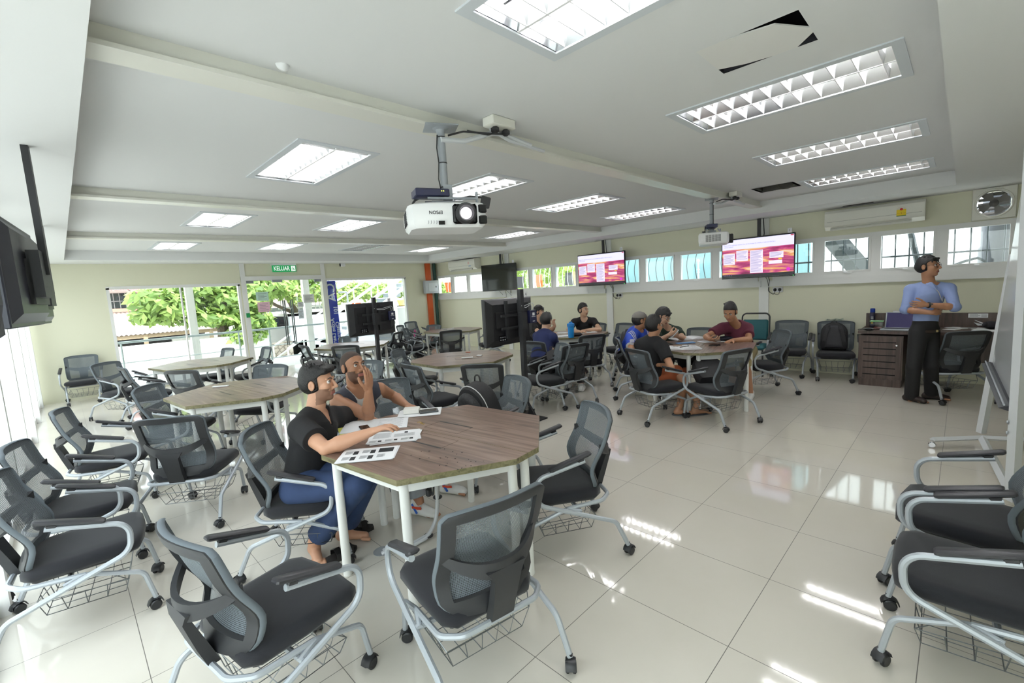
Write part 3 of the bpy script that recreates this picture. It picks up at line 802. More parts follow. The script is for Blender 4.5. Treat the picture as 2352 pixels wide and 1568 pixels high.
def wall_screen(cx, cy, cz, w, h, yaw, on, num, label):
    t = thing('television', label, 'television', (cx, cy, cz), yaw)       # face towards -y
    b = MB(); b.rbox((0, 0.02, 0), (w, 0.04, h), 0.006); b.rbox((0, 0.06, -0.05), (w*0.72, 0.05, h*0.6), 0.015); b.build('housing', BLKG, t)
    iw, ih = w-0.03, h-0.045
    s = MB(); y = -0.0012
    z0 = -ih/2+0.008
    s.quad((-iw/2, y, z0), (iw/2, y, z0), (iw/2, y, ih/2), (-iw/2, y, ih/2)); so = s.build('screen', SCRP if on else SCRO, t, smooth=0)
    if on:
        def R_(x0, x1, a, c, m, n, dy=0.0006):
            q = MB(); q.quad((x0*iw, y-dy, z0+a*(ih-0.008)), (x1*iw, y-dy, z0+a*(ih-0.008)), (x1*iw, y-dy, z0+c*(ih-0.008)), (x0*iw, y-dy, z0+c*(ih-0.008))); return q.build(n, m, so, smooth=0)
        R_(-.5, .5, .74, 1.0, SCRW, 'browser_page'); R_(-.5, .5, 0, .065, SCRK, 'task_bar')
        R_(.455, .495, .965, .995, SCRR, 'close_button', 0.0012)
        for x0, x1, a, c in ((-.485, -.31, .34, .64), (-.29, -.12, .42, .70), (-.09, .09, .08, .68), (.18, .365, .44, .60), (.17, .35, .29, .375)): R_(x0, x1, a, c, SCRG, 'note_card')
        R_(.30, .345, .395, .425, SCRY, 'yellow_mark')
        q = MB(); q.add([(0.43*iw+0.028*math.cos(k*PI/8), y-0.001, z0+0.13*ih+0.028*math.sin(k*PI/8)) for k in range(16)], [tuple(range(16))]); q.build('round_button', SCRM, so, smooth=0)
        M4 = axes((-0.475*iw, y-0.0016, z0+0.83*ih), (1, 0, 0), (0, 0, 1))
        text_mesh('heading_text', "despite all the weaknesses reported, how can we increase the reliability of reference check as a\nselection method?", 0.03, SCRT, M4, so, 0.0001, 'LEFT', 0.68*iw/1.08)
        tx = MB()
        for x0, x1, a, c, n in ((-.475, -.32, .36, .61, 9), (-.28, -.13, .45, .68, 7), (-.08, .08, .10, .66, 19), (.19, .355, .46, .58, 4)):
            for k in range(n):
                zz = z0+(c-(c-a)*(k+0.3)/n)*(ih-0.008); e = x1-(0.05 if k % 4 == 3 else 0.01*(k % 3))
                tx.quad((x0*iw, y-0.0012, zz-0.003), (e*iw, y-0.0012, zz-0.003), (e*iw, y-0.0012, zz+0.003), (x0*iw, y-0.0012, zz+0.003))
        for k in range(5): tx.quad((-.48*iw+k*0.03, y-0.0016, z0+0.02), (-.48*iw+k*0.03+0.012, y-0.0016, z0+0.02), (-.48*iw+k*0.03+0.012, y-0.0016, z0+0.032), (-.48*iw+k*0.03, y-0.0016, z0+0.032))
        tx.build('note_text', SCRT, so, smooth=0)
    l = MB(); l.box((w/2-0.02, -0.001, -h/2+0.01), (0.012, 0.004, 0.006)); l.build('status_light', mat('led_green', (0, 0.2, 0, 1), emit=(0.1, 1, 0.2), estr=1.5) if on else mat('led_red', (0.2, 0, 0, 1), emit=(1, 0.05, 0.05), estr=1.5), t)
    p = MB(); p.box((0.0, 0.13, (ZS-cz)/2-0.05), (0.05, 0.03, ZS-cz+0.1)); p.box((0, 0.10, 0), (0.3, 0.05, 0.28)); p.tube([(0.06, 0.14, ZS-cz), (0.075, 0.14, ZS-cz-0.25), (0.06, 0.14, h/2-0.05)], 0.008, 6)
    p.build('ceiling_pole', BLKP, t)
    c = MB(); c.box((w/2-0.075, -0.004, h/2+0.035), (0.06, 0.003, 0.07)); co_ = c.build('number_card', PAPER, t, smooth=0)
    text_mesh('number', num, 0.05, INKD, axes((w/2-0.075, -0.006, h/2+0.035), (1, 0, 0), (0, 0, 1)), co_, 0.0003)
    return t
wall_screen(-0.575, 6.34, 1.90, 1.11, 0.675, 0, True, '1', 'lit wall screen partly behind the farther projector, nearest the desk')
wall_screen(-3.62, 6.34, 1.915, 1.18, 0.68, 0, True, '2', 'lit wall screen between the dark screen and the farther projector')
wall_screen(-6.76, 6.33, 1.925, 1.10, 0.69, math.radians(12), False, '3', 'dark switched-off wall screen numbered 3')

# double sockets with plugs and leads below the screens
for sx, lab in ((-0.32, 'double wall socket with black plugs above the teal chair'), (-3.33, 'double wall socket with black plugs above the boy in the grey cap')):
    t = thing('wall_socket', lab, 'socket', (sx, YR, 1.345))
    b = MB(); b.rbox((0, -0.008, 0), (0.15, 0.016, 0.09), 0.004); b.build('face_plate', WHP, t)
    for k, dx in enumerate((-0.035, 0.035)):
        q = MB(); q.rbox((dx, -0.035, 0.0), (0.045, 0.04, 0.05), 0.012); q.build('plug', BLKP, t)
        q = MB(); q.tube(fillet([(dx, -0.045, -0.02), (dx-0.01, -0.05, -0.09), (-0.12-0.02*k, -0.04, -0.03), (-0.14+0.03*k, -0.06, 0.16), (-0.17+0.06*k, -0.2, 0.30)], 0.05), 0.004, 5); q.build('lead', BLKP, t)
# cables hanging from the dark screen
for dx in (0.0, 0.12):
    pass
b = MB(); b.tube([(-6.9, 6.45, 1.58), (-6.86, 6.57, 1.45), (-6.72, 6.585, 1.25)], 0.004, 5); b.tube([(-6.6, 6.42, 1.58), (-6.52, 6.57, 1.42), (-6.42, 6.585, 1.27)], 0.004, 5)
tag(b.build('hanging_cables', BLKP), 'two thin cables hanging below the switched-off wall screen', 'cable')

# ------------------------------------------------------------------ air conditioners
def aircon(cx, zc, w, h, d, label, sticker):
    t = thing('air_conditioner', label, 'air conditioner', (cx, YR, zc))
    prof = [(0, -h/2+0.02), (-d*0.55, -h/2), (-d*0.92, -h/2+0.05), (-d, -h/2+0.09), (-d, h/2-0.05), (-d+0.03, h/2-0.01), (-0.02, h/2), (0, h/2)]
    b = MB(); b.loft([[(-w/2, y, z) for y, z in prof], [(-w/2+0.012, y-0.003, z) for y, z in prof], [(w/2-0.012, y-0.003, z) for y, z in prof], [(w/2, y, z) for y, z in prof]])
    b.build('casing', IVORY, t, smooth=30)
    s = MB(); s.box((-0.03, -d*0.78, -h/2+0.02), (w*0.80, 0.03, 0.022), R=Matrix.Rotation(0.6, 3, 'X')); s.build('outlet_slot', BLKP, t, smooth=0)
    f = MB(); f.rbox((-0.03, -d*0.88, -h/2+0.012), (w*0.82, 0.07, 0.01), 0.004, R=Matrix.Rotation(0.75, 3, 'X')); f.build('outlet_flap', IVORY, t)
    g = MB(); g.box((0, -d-0.002, -h/2+0.115), (w-0.06, 0.003, 0.004)); g.build('panel_line', mat('line_grey', srgb(150, 150, 145), 0.6), t, smooth=0)
    if sticker:
        k = MB(); x0 = w/2-0.24
        k.box((x0, -d-0.003, -0.015), (0.10, 0.002, 0.09)); ko = k.build('rating_sticker', mat('sticker_yellow', srgb(236, 206, 40), 0.6), t, smooth=0)
        q = MB(); q.add([(x0+0.05*math.cos(a*PI/12), -d-0.0032, 0.03+0.04*math.sin(a*PI/12)) for a in range(13)], [tuple(range(13))]); q.build('sticker_dial', mat('sticker_pale', srgb(220, 215, 205), 0.6), ko, smooth=0)
        q = MB(); q.lathe([(0, 0), (0.016, 0), (0.016, 0.002), (0, 0.002)], (x0, -d-0.003, 0.033), 14, R=Matrix.Rotation(PI/2, 3, 'X')); q.build('sticker_badge', mat('sticker_red', srgb(200, 40, 40), 0.6), ko)
        q = MB(); q.box((x0, -d-0.0035, -0.055), (0.10, 0.002, 0.010)); q.build('sticker_foot', mat('sticker_green', srgb(40, 120, 70), 0.6), ko, smooth=0)
        text_mesh('sticker_text', '\u2014 5 \u2014', 0.03, mat('sticker_ink', srgb(150, 90, 30), 0.6), axes((x0, -d-0.0045, -0.02), (1, 0, 0), (0, 0, 1)), ko, 0.0002)
    else:
        k = MB(); k.box((w/2-0.25, -d-0.003, 0.03), (0.07, 0.002, 0.06)); k.build('rating_sticker', mat('sticker_pink', srgb(226, 196, 190), 0.6), t, smooth=0)
        k = MB(); k.box((w/2-0.2, -d-0.003, -0.055), (0.10, 0.002, 0.015)); k.build('blue_sticker', mat('sticker_blue', srgb(90, 130, 190), 0.6), t, smooth=0)
    return t
aircon(0.905, 2.355, 1.12, 0.29, 0.20, 'long ivory air conditioner with a yellow rating sticker, next to the fan', True)
aircon(-8.32, 2.365, 1.18, 0.30, 0.24, 'ivory air conditioner in the far corner next to the orange pipe', False)
b = MB(); b.box((0.75, 6.35, ZS-0.003), (0.35, 0.05, 0.006)); tag(b.build('ceiling_slot', BLKP, smooth=0), 'short dark slot in the lowered ceiling above the stickered air conditioner', 'slot')

# ------------------------------------------------------------------ exhaust fan
t = thing('exhaust_fan', 'square white exhaust fan high on the wall beside the whiteboard', 'fan', (FANC[0], YR, FANC[1]))
R = Matrix.Rotation(PI/2, 3, 'X')
b = MB()
n = 32; ring = [(0.158*math.cos(2*PI*k/n), 0.158*math.sin(2*PI*k/n)) for k in range(n)]
sq = []
for x, z in ring:
    s_ = 0.195/max(abs(x), abs(z)); sq.append((x*s_, z*s_))
b.loft([[(x, 0, z) for x, z in sq], [(x, -0.045, z) for x, z in sq], [(x*0.97, -0.055, z*0.97) for x, z in sq], [(x*1.12, -0.055, z*1.12) for x, z in ring], [(x*1.08, -0.085, z*1.08) for x, z in ring], [(x, -0.085, z) for x, z in ring], [(x*0.96, 0.0, z*0.96) for x, z in ring]], cap=False)
b.build('housing', IVORY, t, smooth=35)
l = MB()
for k in range(5):
    l.box((0, 0.06, -0.12+0.06*k), (0.28, 0.05, 0.004), R=Matrix.Rotation(0.9, 3, 'X'))
l.build('shutter', mat('shutter_grey', srgb(110, 108, 106), 0.5), t, smooth=0)
bl = MB(); bl.lathe([(0, -0.03), (0.035, -0.028), (0.045, 0.0), (0, 0.03)], (0, -0.03, 0), 18, R=R); bl.build('hub', mat('fan_grey', srgb(92, 90, 90), 0.5), t)
for k in range(4):
    q = MB(); a = k*PI/2+0.5
    pts = []
    for r_, wd in ((0.03, 0.4), (0.08, 0.42), (0.142, 0.40)):
        pts.append([(r_*math.cos(a-wd), -0.02+0.012, r_*math.sin(a-wd)), (r_*math.cos(a), -0.02, r_*math.sin(a)), (r_*math.cos(a+wd), -0.02-0.012, r_*math.sin(a+wd)),
                    (r_*math.cos(a+wd), -0.016-0.012, r_*math.sin(a+wd)), (r_*math.cos(a), -0.016, r_*math.sin(a)), (r_*math.cos(a-wd), -0.016+0.012, r_*math.sin(a-wd))])
    q.loft(pts); q.build('blade', mat('fan_blade', srgb(120, 118, 116), 0.45), t)

# ------------------------------------------------------------------ projectors on poles
def projector(x, y, yaw, label, plate_z=2.61, zb=2.075, box_dy=0.34):
    t = thing('projector', label, 'projector', (x, y, zb), yaw)          # lens looks to local -y
    w, d, h = 0.47, 0.36, 0.145
    b = MB()
    def ol(ins, z, sx=1.0):
        pts = [(-w/2, -d/2+0.10), (-w/2+0.03, -d/2+0.03), (-w/2+0.13, -d/2), (w/2-0.05, -d/2), (w/2-0.01, -d/2+0.02), (w/2, -d/2+0.06), (w/2, d/2-0.03), (w/2-0.03, d/2), (-w/2+0.03, d/2), (-w/2, d/2-0.03)]
        return [(px*(1-ins), py*(1-ins), z) for px, py in pts]
    b.loft([ol(0.10, -h/2), ol(0.03, -h/2+0.018), ol(0.0, -h/2+0.05), ol(0.0, h/2-0.03), ol(0.04, h/2-0.008), ol(0.10, h/2)])
    b.build('body', WHP, t, smooth=35)
    g = MB(); g.rbox((0.095, -d/2-0.001, 0.0), (0.145, 0.02, 0.115), 0.012); g.build('lens_recess', BLKG, t)
    q = MB(); Rm = Matrix.Rotation(PI/2, 3, 'X')
    q.lathe([(0.045, -0.02), (0.058, 0.0), (0.060, 0.045), (0.054, 0.055), (0.044, 0.056), (0.036, 0.035), (0.0, 0.03)], (0.095, -d/2, 0.0), 26, R=Rm); q.build('lens_barrel', BLKP, t)
    q = MB(); q.lathe([(0.0, 0.047), (0.02, 0.045), (0.034, 0.036), (0.034, 0.03), (0, 0.03)], (0.095, -d/2, 0), 22, R=Rm); q.build('lens', mat('lens_glass_lit', srgb(60, 50, 60), 0.03, emit=(1, 0.95, 1.0), estr=1.2), t)
    for z in (0.032, -0.032):
        q = MB(); q.rbox((0.203, -d/2+0.004, z), (0.05, 0.022, 0.05), 0.006); q.build('front_window', BLKG, t)
    v = MB()
    for i in range(5):
        for j in range(9): v.box((-w/2-0.0005, -d/2+0.115+i*0.036, -0.04+j*0.0095), (0.004, 0.03, 0.0045))
    v.build('side_vent', mat('vent_slot', srgb(34, 34, 38), 0.7), t, smooth=0)
    v = MB()
    for i in range(6): v.box((w/2+0.0005, -d/2+0.09+i*0.042, 0.0), (0.003, 0.034, 0.075))
    v.build('grille', mat('grille_grey', srgb(112, 112, 110), 0.6), t, smooth=0)
    text_mesh('maker_mark', 'EPSON', 0.026, INKD, axes((-0.075, -d/2-0.0006, 0.012), (-1, 0, 0), (0, 0, -1)), t, 0.0004, bold=0.0005)
    k = MB(); k.box((-0.045, -d/2-0.001, -0.048), (0.036, 0.006, 0.022)); k.build('button_cover', BLKG, t, smooth=0)
    k = MB()
    for i in range(4): k.tube([(-0.125+i*0.016, -d/2-0.001, -0.055), (-0.121+i*0.016, -d/2-0.0015, -0.045), (-0.122+i*0.016, -d/2-0.001, -0.035)], 0.0012, 4)
    k.build('indicator_marks', INK, t)
    for fx in (-0.18, 0.17):
        k = MB(); k.lathe([(0, 0), (0.012, 0), (0.012, 0.02), (0.018, 0.022), (0.018, 0.032), (0, 0.032)], (fx, 0.12, h/2-0.01), 14); k.build('foot', BLKP, t)
    m = MB(); m.box((0.0, 0.02, h/2+0.02), (0.14, 0.10, 0.03)); m.build('swivel_plate', GREYP, t)
    m = MB(); m.cyl((-0.10, -0.05, h/2+0.045), (0.20, -0.09, h/2+0.035), 0.008, 8); m.cyl((0.195, -0.088, h/2), (0.195, -0.088, h/2+0.075), 0.008, 8); m.cyl((-0.1, 0.08, h/2+0.045), (0.18, 0.08, h/2+0.04), 0.008, 8); m.build('mount_arm', GREYP, t)
    m = MB(); m.rbox((-0.07, 0.03, h/2+0.085), (0.21, 0.13, 0.045), 0.004, R=Matrix.Rotation(0.12, 3, 'Z')); so = m.build('signal_box', NAVYB, t)
    q = MB()
    for dx in (0.0, 0.012): q.box((dx-0.01, -0.041, h/2+0.09), (0.006, 0.004, 0.006))
    q.build('box_lights', mat('led_amber', (0.3, 0.3, 0, 1), emit=(0.8, 0.9, 0.2), estr=0.6), so)
    m = MB(); m.rbox((0.27, 0.0, h/2+0.03), (0.06, 0.025, 0.07), 0.004, R=Matrix.Rotation(0.25, 3, 'Y')); m.build('adapter_block', BLKP, t)
    m = MB(); m.tube(fillet([(0.08, 0.06, h/2+0.06), (0.18, 0.05, h/2+0.075), (0.25, 0.0, h/2+0.06)], 0.05), 0.006, 6); m.tube(fillet([(-0.19, 0.1, h/2-0.02), (-0.17, 0.1, h/2+0.06), (-0.08, 0.09, h/2+0.09)], 0.05), 0.007, 6); m.build('lead', BLKP, t)
    zt = plate_z-zb
    m = MB(); m.box((0.035, 0.02, h/2+0.09), (0.055, 0.06, 0.09)); m.build('pole_bracket', GREYP, t)
    m = MB(); m.cyl((0.02, 0.02, h/2+0.05), (0.02, 0.02, zt), 0.024, 18)
    m.build('pole', GREYP, t)
    m = MB()
    for z in (h/2+0.12, 0.62*zt, 0.90*zt): m.lathe([(0.0245, 0), (0.0265, 0), (0.0265, 0.006), (0.0245, 0.006)], (0.02, 0.02, z), 16)
    m.tube([(-0.006, 0.0, h/2+0.1), (-0.016, 0.0, 0.35*zt+0.05), (-0.008, 0.0, 0.62*zt), (-0.014, 0.0, 0.78*zt), (-0.006, 0.0, 0.92*zt)], 0.004, 6)
    m.build('pole_cable', BLKP, t)
    m = MB(); m.rbox((0.02, 0.02, zt+0.004), (0.20, 0.16, 0.008), 0.002); m.lathe([(0.024, -0.03), (0.03, -0.008), (0.05, 0)], (0.02, 0.02, zt), 16); m.build('ceiling_plate', GREYP, t)
    return t
PJ1 = projector(-0.44, -0.13, math.radians(62), 'white projector on a grey ceiling pole, the nearer of two', zb=2.065)
PJ2 = projector(-0.46, 4.22, math.radians(112), 'white projector on a ceiling pole in front of the screen numbered 1', zb=2.10)
# socket boxes and flexible conduit above the projectors
for (bx_, by_), s, lab in (((-0.30, 0.26), 1.0, 'ivory socket box with two black plugs on the ceiling above the nearer projector'), ((-0.30, 4.55), 1.0, 'ivory socket box with plugs on the ceiling above the projector before screen 1')):
    t = thing('ceiling_socket_box', lab, 'socket', (bx_, by_, ZC))
    b = MB(); b.rbox((0, 0, -0.028), (0.10, 0.20, 0.056), 0.004); b.build('box', IVORY, t)
    for dy in (-0.045, 0.05):
        q = MB(); q.rbox((0.005, dy, -0.075), (0.05, 0.05, 0.04), 0.012); q.build('plug', BLKP, t)
    q = MB(); q.tube(fillet([(0.005, 0.05, -0.085), (-0.02, -0.10, -0.10), (-0.08, -0.24, -0.10), (-0.12, -0.33, -0.13)], 0.06), 0.006, 6); q.tube(fillet([(0.005, -0.045, -0.09), (-0.01, -0.09, -0.11), (-0.09, -0.2, -0.085)], 0.04), 0.006, 6); q.build('lead', BLKP, t)
    q = MB(); q.tube(fillet([(-0.13, -0.38, -0.16), (-0.10, -0.22, -0.15), (-0.06, -0.02, -0.075), (-0.065, 0.08, -0.055), (-0.05, 0.35, -0.09)], 0.12), 0.016, 8); q.tube(fillet([(-0.03, -0.05, -0.06), (-0.06, 0.15, -0.09), (-0.055, 0.5, -0.10)], 0.1), 0.012, 8); q.build('conduit', CABLEW, t)

# ------------------------------------------------------------------ things on the far wall
t = thing('exit_sign', 'green exit sign reading KELUAR above the glass door', 'sign', (XF, fw(649, 612)[0], 0))
ya, za = fw(620, 602); yb, _ = fw(677, 602); yc, zb_ = fw(677, 624); _, zm = fw(650, 609.5)
yo = t.location[1]
b = MB(); b.bx(0.0, 0.07, ya-yo, yb-yo, zm, za); b.build('housing', WHP, t, smooth=0)
b = MB(); b.bx(0.025, 0.045, ya-yo+0.02, yb-yo, zb_, zm); p = b.build('panel', GREENSIGN, t, smooth=0)
hh = zm-zb_
text_mesh('letters', 'KELUAR', hh*0.92, LETTERW, axes((0.0465, (ya-yo)+0.05, (zb_+zm)/2), (0, 1, 0), (0, 0, 1)), p, 0.0005, 'LEFT', 0.86*(yb-ya)*0.74/(hh*0.92*3.6), 0.002)
q = MB(); q.box((0.046, yb-yo-0.07, (zb_+zm)/2), (0.003, 0.10, hh*0.8)); q.build('pictogram_panel', LETTERW, p, smooth=0)
q = MB()
yy, z_ = yb-yo-0.07, (zb_+zm)/2
q.tube([(0.049, yy-0.01, z_+0.015), (0.049, yy+0.005, z_-0.012), (0.049, yy-0.02, z_-0.04)], 0.007, 5); q.tube([(0.049, yy+0.005, z_-0.012), (0.049, yy+0.03, z_-0.035)], 0.007, 5); q.tube([(0.049, yy-0.035, z_+0.005), (0.049, yy-0.005, z_+0.012), (0.049, yy+0.025, z_-0.002)], 0.005, 5); q.ell((0.049, yy-0.012, z_+0.035), (0.004, 0.011, 0.011), 10)
q.build('running_figure', GREENSIGN, p)
y_, z_ = fw(786, 606.5)
t = thing('wall_detector', 'small white square unit on the wall right of the exit sign', 'detector', (XF, y_, z_))
b = MB(); b.rbox((0.03, 0, 0), (0.06, 0.13, 0.13), 0.014); b.build('body', WHP, t)
b = MB(); b.rbox((0.03, -0.075, -0.01), (0.04, 0.02, 0.10), 0.004); b.build('side_clip', BLKP, t)
# pipes and the distribution board
yo_, _ = fw(981, 620); yg, _ = fw(995, 620)
b = MB(); b.bx(XF, XF+0.06, yo_-0.085, yo_+0.085, 0, ZS); tag(b.build('orange_pipe', ORANGE, smooth=0), 'flat orange trunking running floor to ceiling in the far corner', 'pipe')
b = MB(); b.cyl((XF+0.05, yg, 0.0), (XF+0.05, yg, ZS), 0.05, 16); tag(b.build('green_pipe', DGREEN), 'dark green pipe next to the orange trunking', 'pipe')
y0, z1 = fw(968, 645); y1, z0 = fw(1000, 673)
t = thing('distribution_board', 'grey steel electrical box on the orange trunking', 'box', (XF, (y0+y1)/2, (z0+z1)/2))
b = MB(); b.rbox((0.13, 0, 0), (0.12, y1-y0, z1-z0), 0.006); b.build('cabinet', mat('board_grey', srgb(176, 180, 186), 0.4), t)
b = MB(); b.rbox((0.192, 0.03, -0.01), (0.01, (y1-y0)*0.66, (z1-z0)*0.66), 0.003); d_ = b.build('door', mat('board_grey2', srgb(190, 194, 199), 0.4), t)
b = MB(); b.box((0.199, (y1-y0)*0.3, 0.0), (0.008, 0.03, 0.05)); b.build('latch', BLKP, d_)

# notices taped inside the glass door
for n, ((x0, y0_), (x1, y1_), c, lab) in enumerate((((588, 671), (619, 690), srgb(196, 226, 212), 'pale green notice taped to the glass door'), ((592, 694), (623, 715), srgb(232, 190, 206), 'pink notice taped to the glass door below the green one'),
        ((697, 676), (724, 694), srgb(226, 228, 226), 'white notice near the top of the right door leaf'), ((684, 693.5), (699, 704), srgb(222, 226, 228), 'small white notice left of the larger one on the door'), ((686, 711), (700, 731), srgb(214, 224, 232), 'small pale blue notice with symbols low on the right door leaf'))):
    ya, za = fw(x0, y0_); yb, zb_ = fw(x1, y1_)
    t = MB(); t.bx(XF-0.036, XF-0.0345, ya, yb, zb_, za); o = tag(t.build('door_notice', mat('notice_%d' % n, c, 0.7), smooth=0), lab, 'notice', 'notices on the glass door')
    q = MB()
    for k in range(5):
        z_ = za-(za-zb_)*(0.2+0.15*k); q.bx(XF-0.0344, XF-0.034, ya+(yb-ya)*0.15, yb-(yb-ya)*(0.15+0.2*(k % 2)), z_-0.004, z_+0.004)
    q.build('print_lines', INK, o, smooth=0)

# blue sign on the glass: seen from inside, so it reads mirrored
ya, za = fw(748, 645); yb, _ = fw(772, 645)
t = MB(); t.bx(XF-0.058, XF-0.052, ya, yb, 0.05, za); o = tag(t.build('blue_sign', BLUE, smooth=0), 'tall blue sign with mirrored white lettering on the window beside the door', 'sign')
wB = yb-ya
SGW = mat('sign_white', srgb(236, 240, 250), 0.5)
for txt, s, yo_, zo in (('CA', 0.34*wB/0.27, 0.47, 0.06), ('101', 0.15*wB/0.27, 0.78, 0.66), ('Active Learning', 0.135*wB/0.27, 0.36, 0.98), ('Classroom', 0.135*wB/0.27, 0.79, 1.08)):
    text_mesh('lettering', txt, s, SGW, axes((XF-0.0505, ya+wB*yo_, za-zo), (0, 0, -1), (0, -1, 0)), o, 0.0004, 'LEFT', bold=0.003)

# ------------------------------------------------------------------ screens on floor poles (backs to us)
def pole_screen(pole, x, y0, y1, z0, z1, num, label):
    t = thing('screen_stand', label, 'screen', (pole[0], pole[1], 0))
    px, py = pole
    p = MB(); p.box((0, 0, 0.80), (0.055, 0.055, 1.6)); p.build('pole', BLKP, t, smooth=0)
    f = MB(); f.box((0, 0, 0.008), (0.36, 0.36, 0.016))
    for a in (0, PI/2, PI, -PI/2):
        d = Vector((math.cos(a), math.sin(a), 0)); n = Vector((-d.y, d.x, 0))*0.005
        f.add([d*0.02+n+Vector((0, 0, 0.016)), d*0.17+n+Vector((0, 0, 0.016)), d*0.02+n+Vector((0, 0, 0.26)), d*0.02-n+Vector((0, 0, 0.016)), d*0.17-n+Vector((0, 0, 0.016)), d*0.02-n+Vector((0, 0, 0.26))], [(0,1,2), (3,5,4), (0,3,4,1), (1,4,5,2), (2,5,3,0)])
    f.build('base', BLKP, t, smooth=0)
    cx, cy, cz = x-px, (y0+y1)/2-py, (z0+z1)/2; w, h = y1-y0, z1-z0
    b = MB()
    b.loft([[(cx-0.03, cy+s*w/2, cz+q*h/2) for s, q in ((-1,-1),(1,-1),(1,1),(-1,1))], [(cx, cy+s*w/2, cz+q*h/2) for s, q in ((-1,-1),(1,-1),(1,1),(-1,1))],
            [(cx+0.012, cy+s*(w/2-0.012), cz+q*(h/2-0.012)) for s, q in ((-1,-1),(1,-1),(1,1),(-1,1))], [(cx+0.045, cy+s*(w/2-0.1), cz+q*(h/2-0.07)) for s, q in ((-1,-1),(1,-1),(1,1),(-1,1))]])
    bo = b.build('television_back', mat('tv_back', srgb(32, 32, 36), 0.42), t, smooth=0)
    g = MB(); g.quad(*[(cx-0.031, cy+s*(w/2-0.012), cz+q*(h/2-0.012)) for s, q in ((-1,-1),(-1,1),(1,1),(1,-1))]); g.build('screen', SCRO, t, smooth=0)
    m = MB(); m.bx(cx+0.045, cx+0.06, cy-w*0.33, cy+w*0.22, cz-0.07, cz+0.12); m.build('port_panel', mat('tv_panel', srgb(26, 26, 29), 0.5), bo, smooth=0)
    m = MB()
    for dy in (-0.11, 0.11): m.bx(cx+0.06, cx+0.085, cy+dy-0.02, cy+dy+0.02, cz-0.2, cz+0.25)
    m.bx(cx+0.085, cx+0.10, cy-0.22, cy+0.22, cz+0.06, cz+0.09); m.bx(cx+0.085, cx+0.10, cy-0.22, cy+0.22, cz-0.09, cz-0.06); m.box((0.02 if cx < 0 else 0, 0, cz), (max(0.05, abs(cx)-0.08), 0.08, 0.2))
    m.build('bracket', BLKP, t, smooth=0)
    m = MB(); m.bx(cx+0.05, cx+0.054, cy-w*0.28, cy-w*0.13, cz-h*0.40, cz-h*0.28); lo = m.build('rating_label', BLKG, bo, smooth=0)
    m = MB()
    for k in range(3):
        for j in range(2): m.bx(cx+0.0545, cx+0.055, cy-w*0.27+k*0.035, cy-w*0.27+k*0.035+0.024, cz-h*0.385+j*0.03, cz-h*0.385+j*0.03+0.014)
    m.build('label_print', INK, lo, smooth=0)
    m = MB(); m.rbox((cx+0.10, cy+w*0.38, cz+0.03), (0.05, 0.12, 0.16), 0.004); so = m.build('receiver_box', NAVYB, t)
    m = MB(); m.bx(cx+0.1255, cx+0.1265, cy+w*0.38-0.02, cy+w*0.38+0.02, cz+0.045, cz+0.08); m.bx(cx+0.1255, cx+0.1265, cy+w*0.38-0.035, cy+w*0.38+0.035, cz+0.028, cz+0.034); m.bx(cx+0.1255, cx+0.1265, cy+w*0.38-0.02, cy+w*0.38+0.02, cz-0.03, cz-0.022); m.build('box_print', PAPER, so, smooth=0)
    m = MB(); m.tube(fillet([(cx+0.1, cy+w*0.38, cz+0.11), (cx+0.12, cy+w*0.35, cz+0.19), (cx+0.14, cy+w*0.2, cz+0.15), (0.03, 0.03, cz+0.16)], 0.05), 0.004, 5); m.tube(fillet([(cx+0.1, cy+w*0.42, cz+0.11), (cx+0.13, cy+w*0.38, cz+0.21), (cx+0.13, cy+w*0.16, cz+0.17), (0.03, -0.02, cz+0.18)], 0.05), 0.004, 5)
    m.build('white_cable', CABLEW, t)
    m = MB(); m.tube(fillet([(cx+0.05, cy+w*0.4, cz-0.02), (cx+0.11, cy+w*0.46, cz-0.1), (cx+0.06, cy+w*0.36, cz-0.2)], 0.05), 0.004, 5); m.build('black_cable', BLKP, t)
    m = MB(); m.box((cx-0.01, cy+w/2-0.075, cz+h/2+0.03), (0.003, 0.06, 0.06)); no = m.build('number_card', PAPER, t, smooth=0)
    text_mesh('number', num, 0.045, INKD, axes((cx-0.008, cy+w/2-0.075, cz+h/2+0.03), (0, 1, 0), (0, 0, 1)), no, 0.0003)
pole_screen((-5.29, 1.94), -5.46, 1.53, 2.41, 0.95, 1.51, '5', 'screen on a floor pole, back to us, in front of the blue sign')
pole_screen((-1.88, 2.02), -2.03, 1.55, 2.36, 0.945, 1.505, '4', 'screen numbered 4 on a floor pole, back to us, right of the middle table')

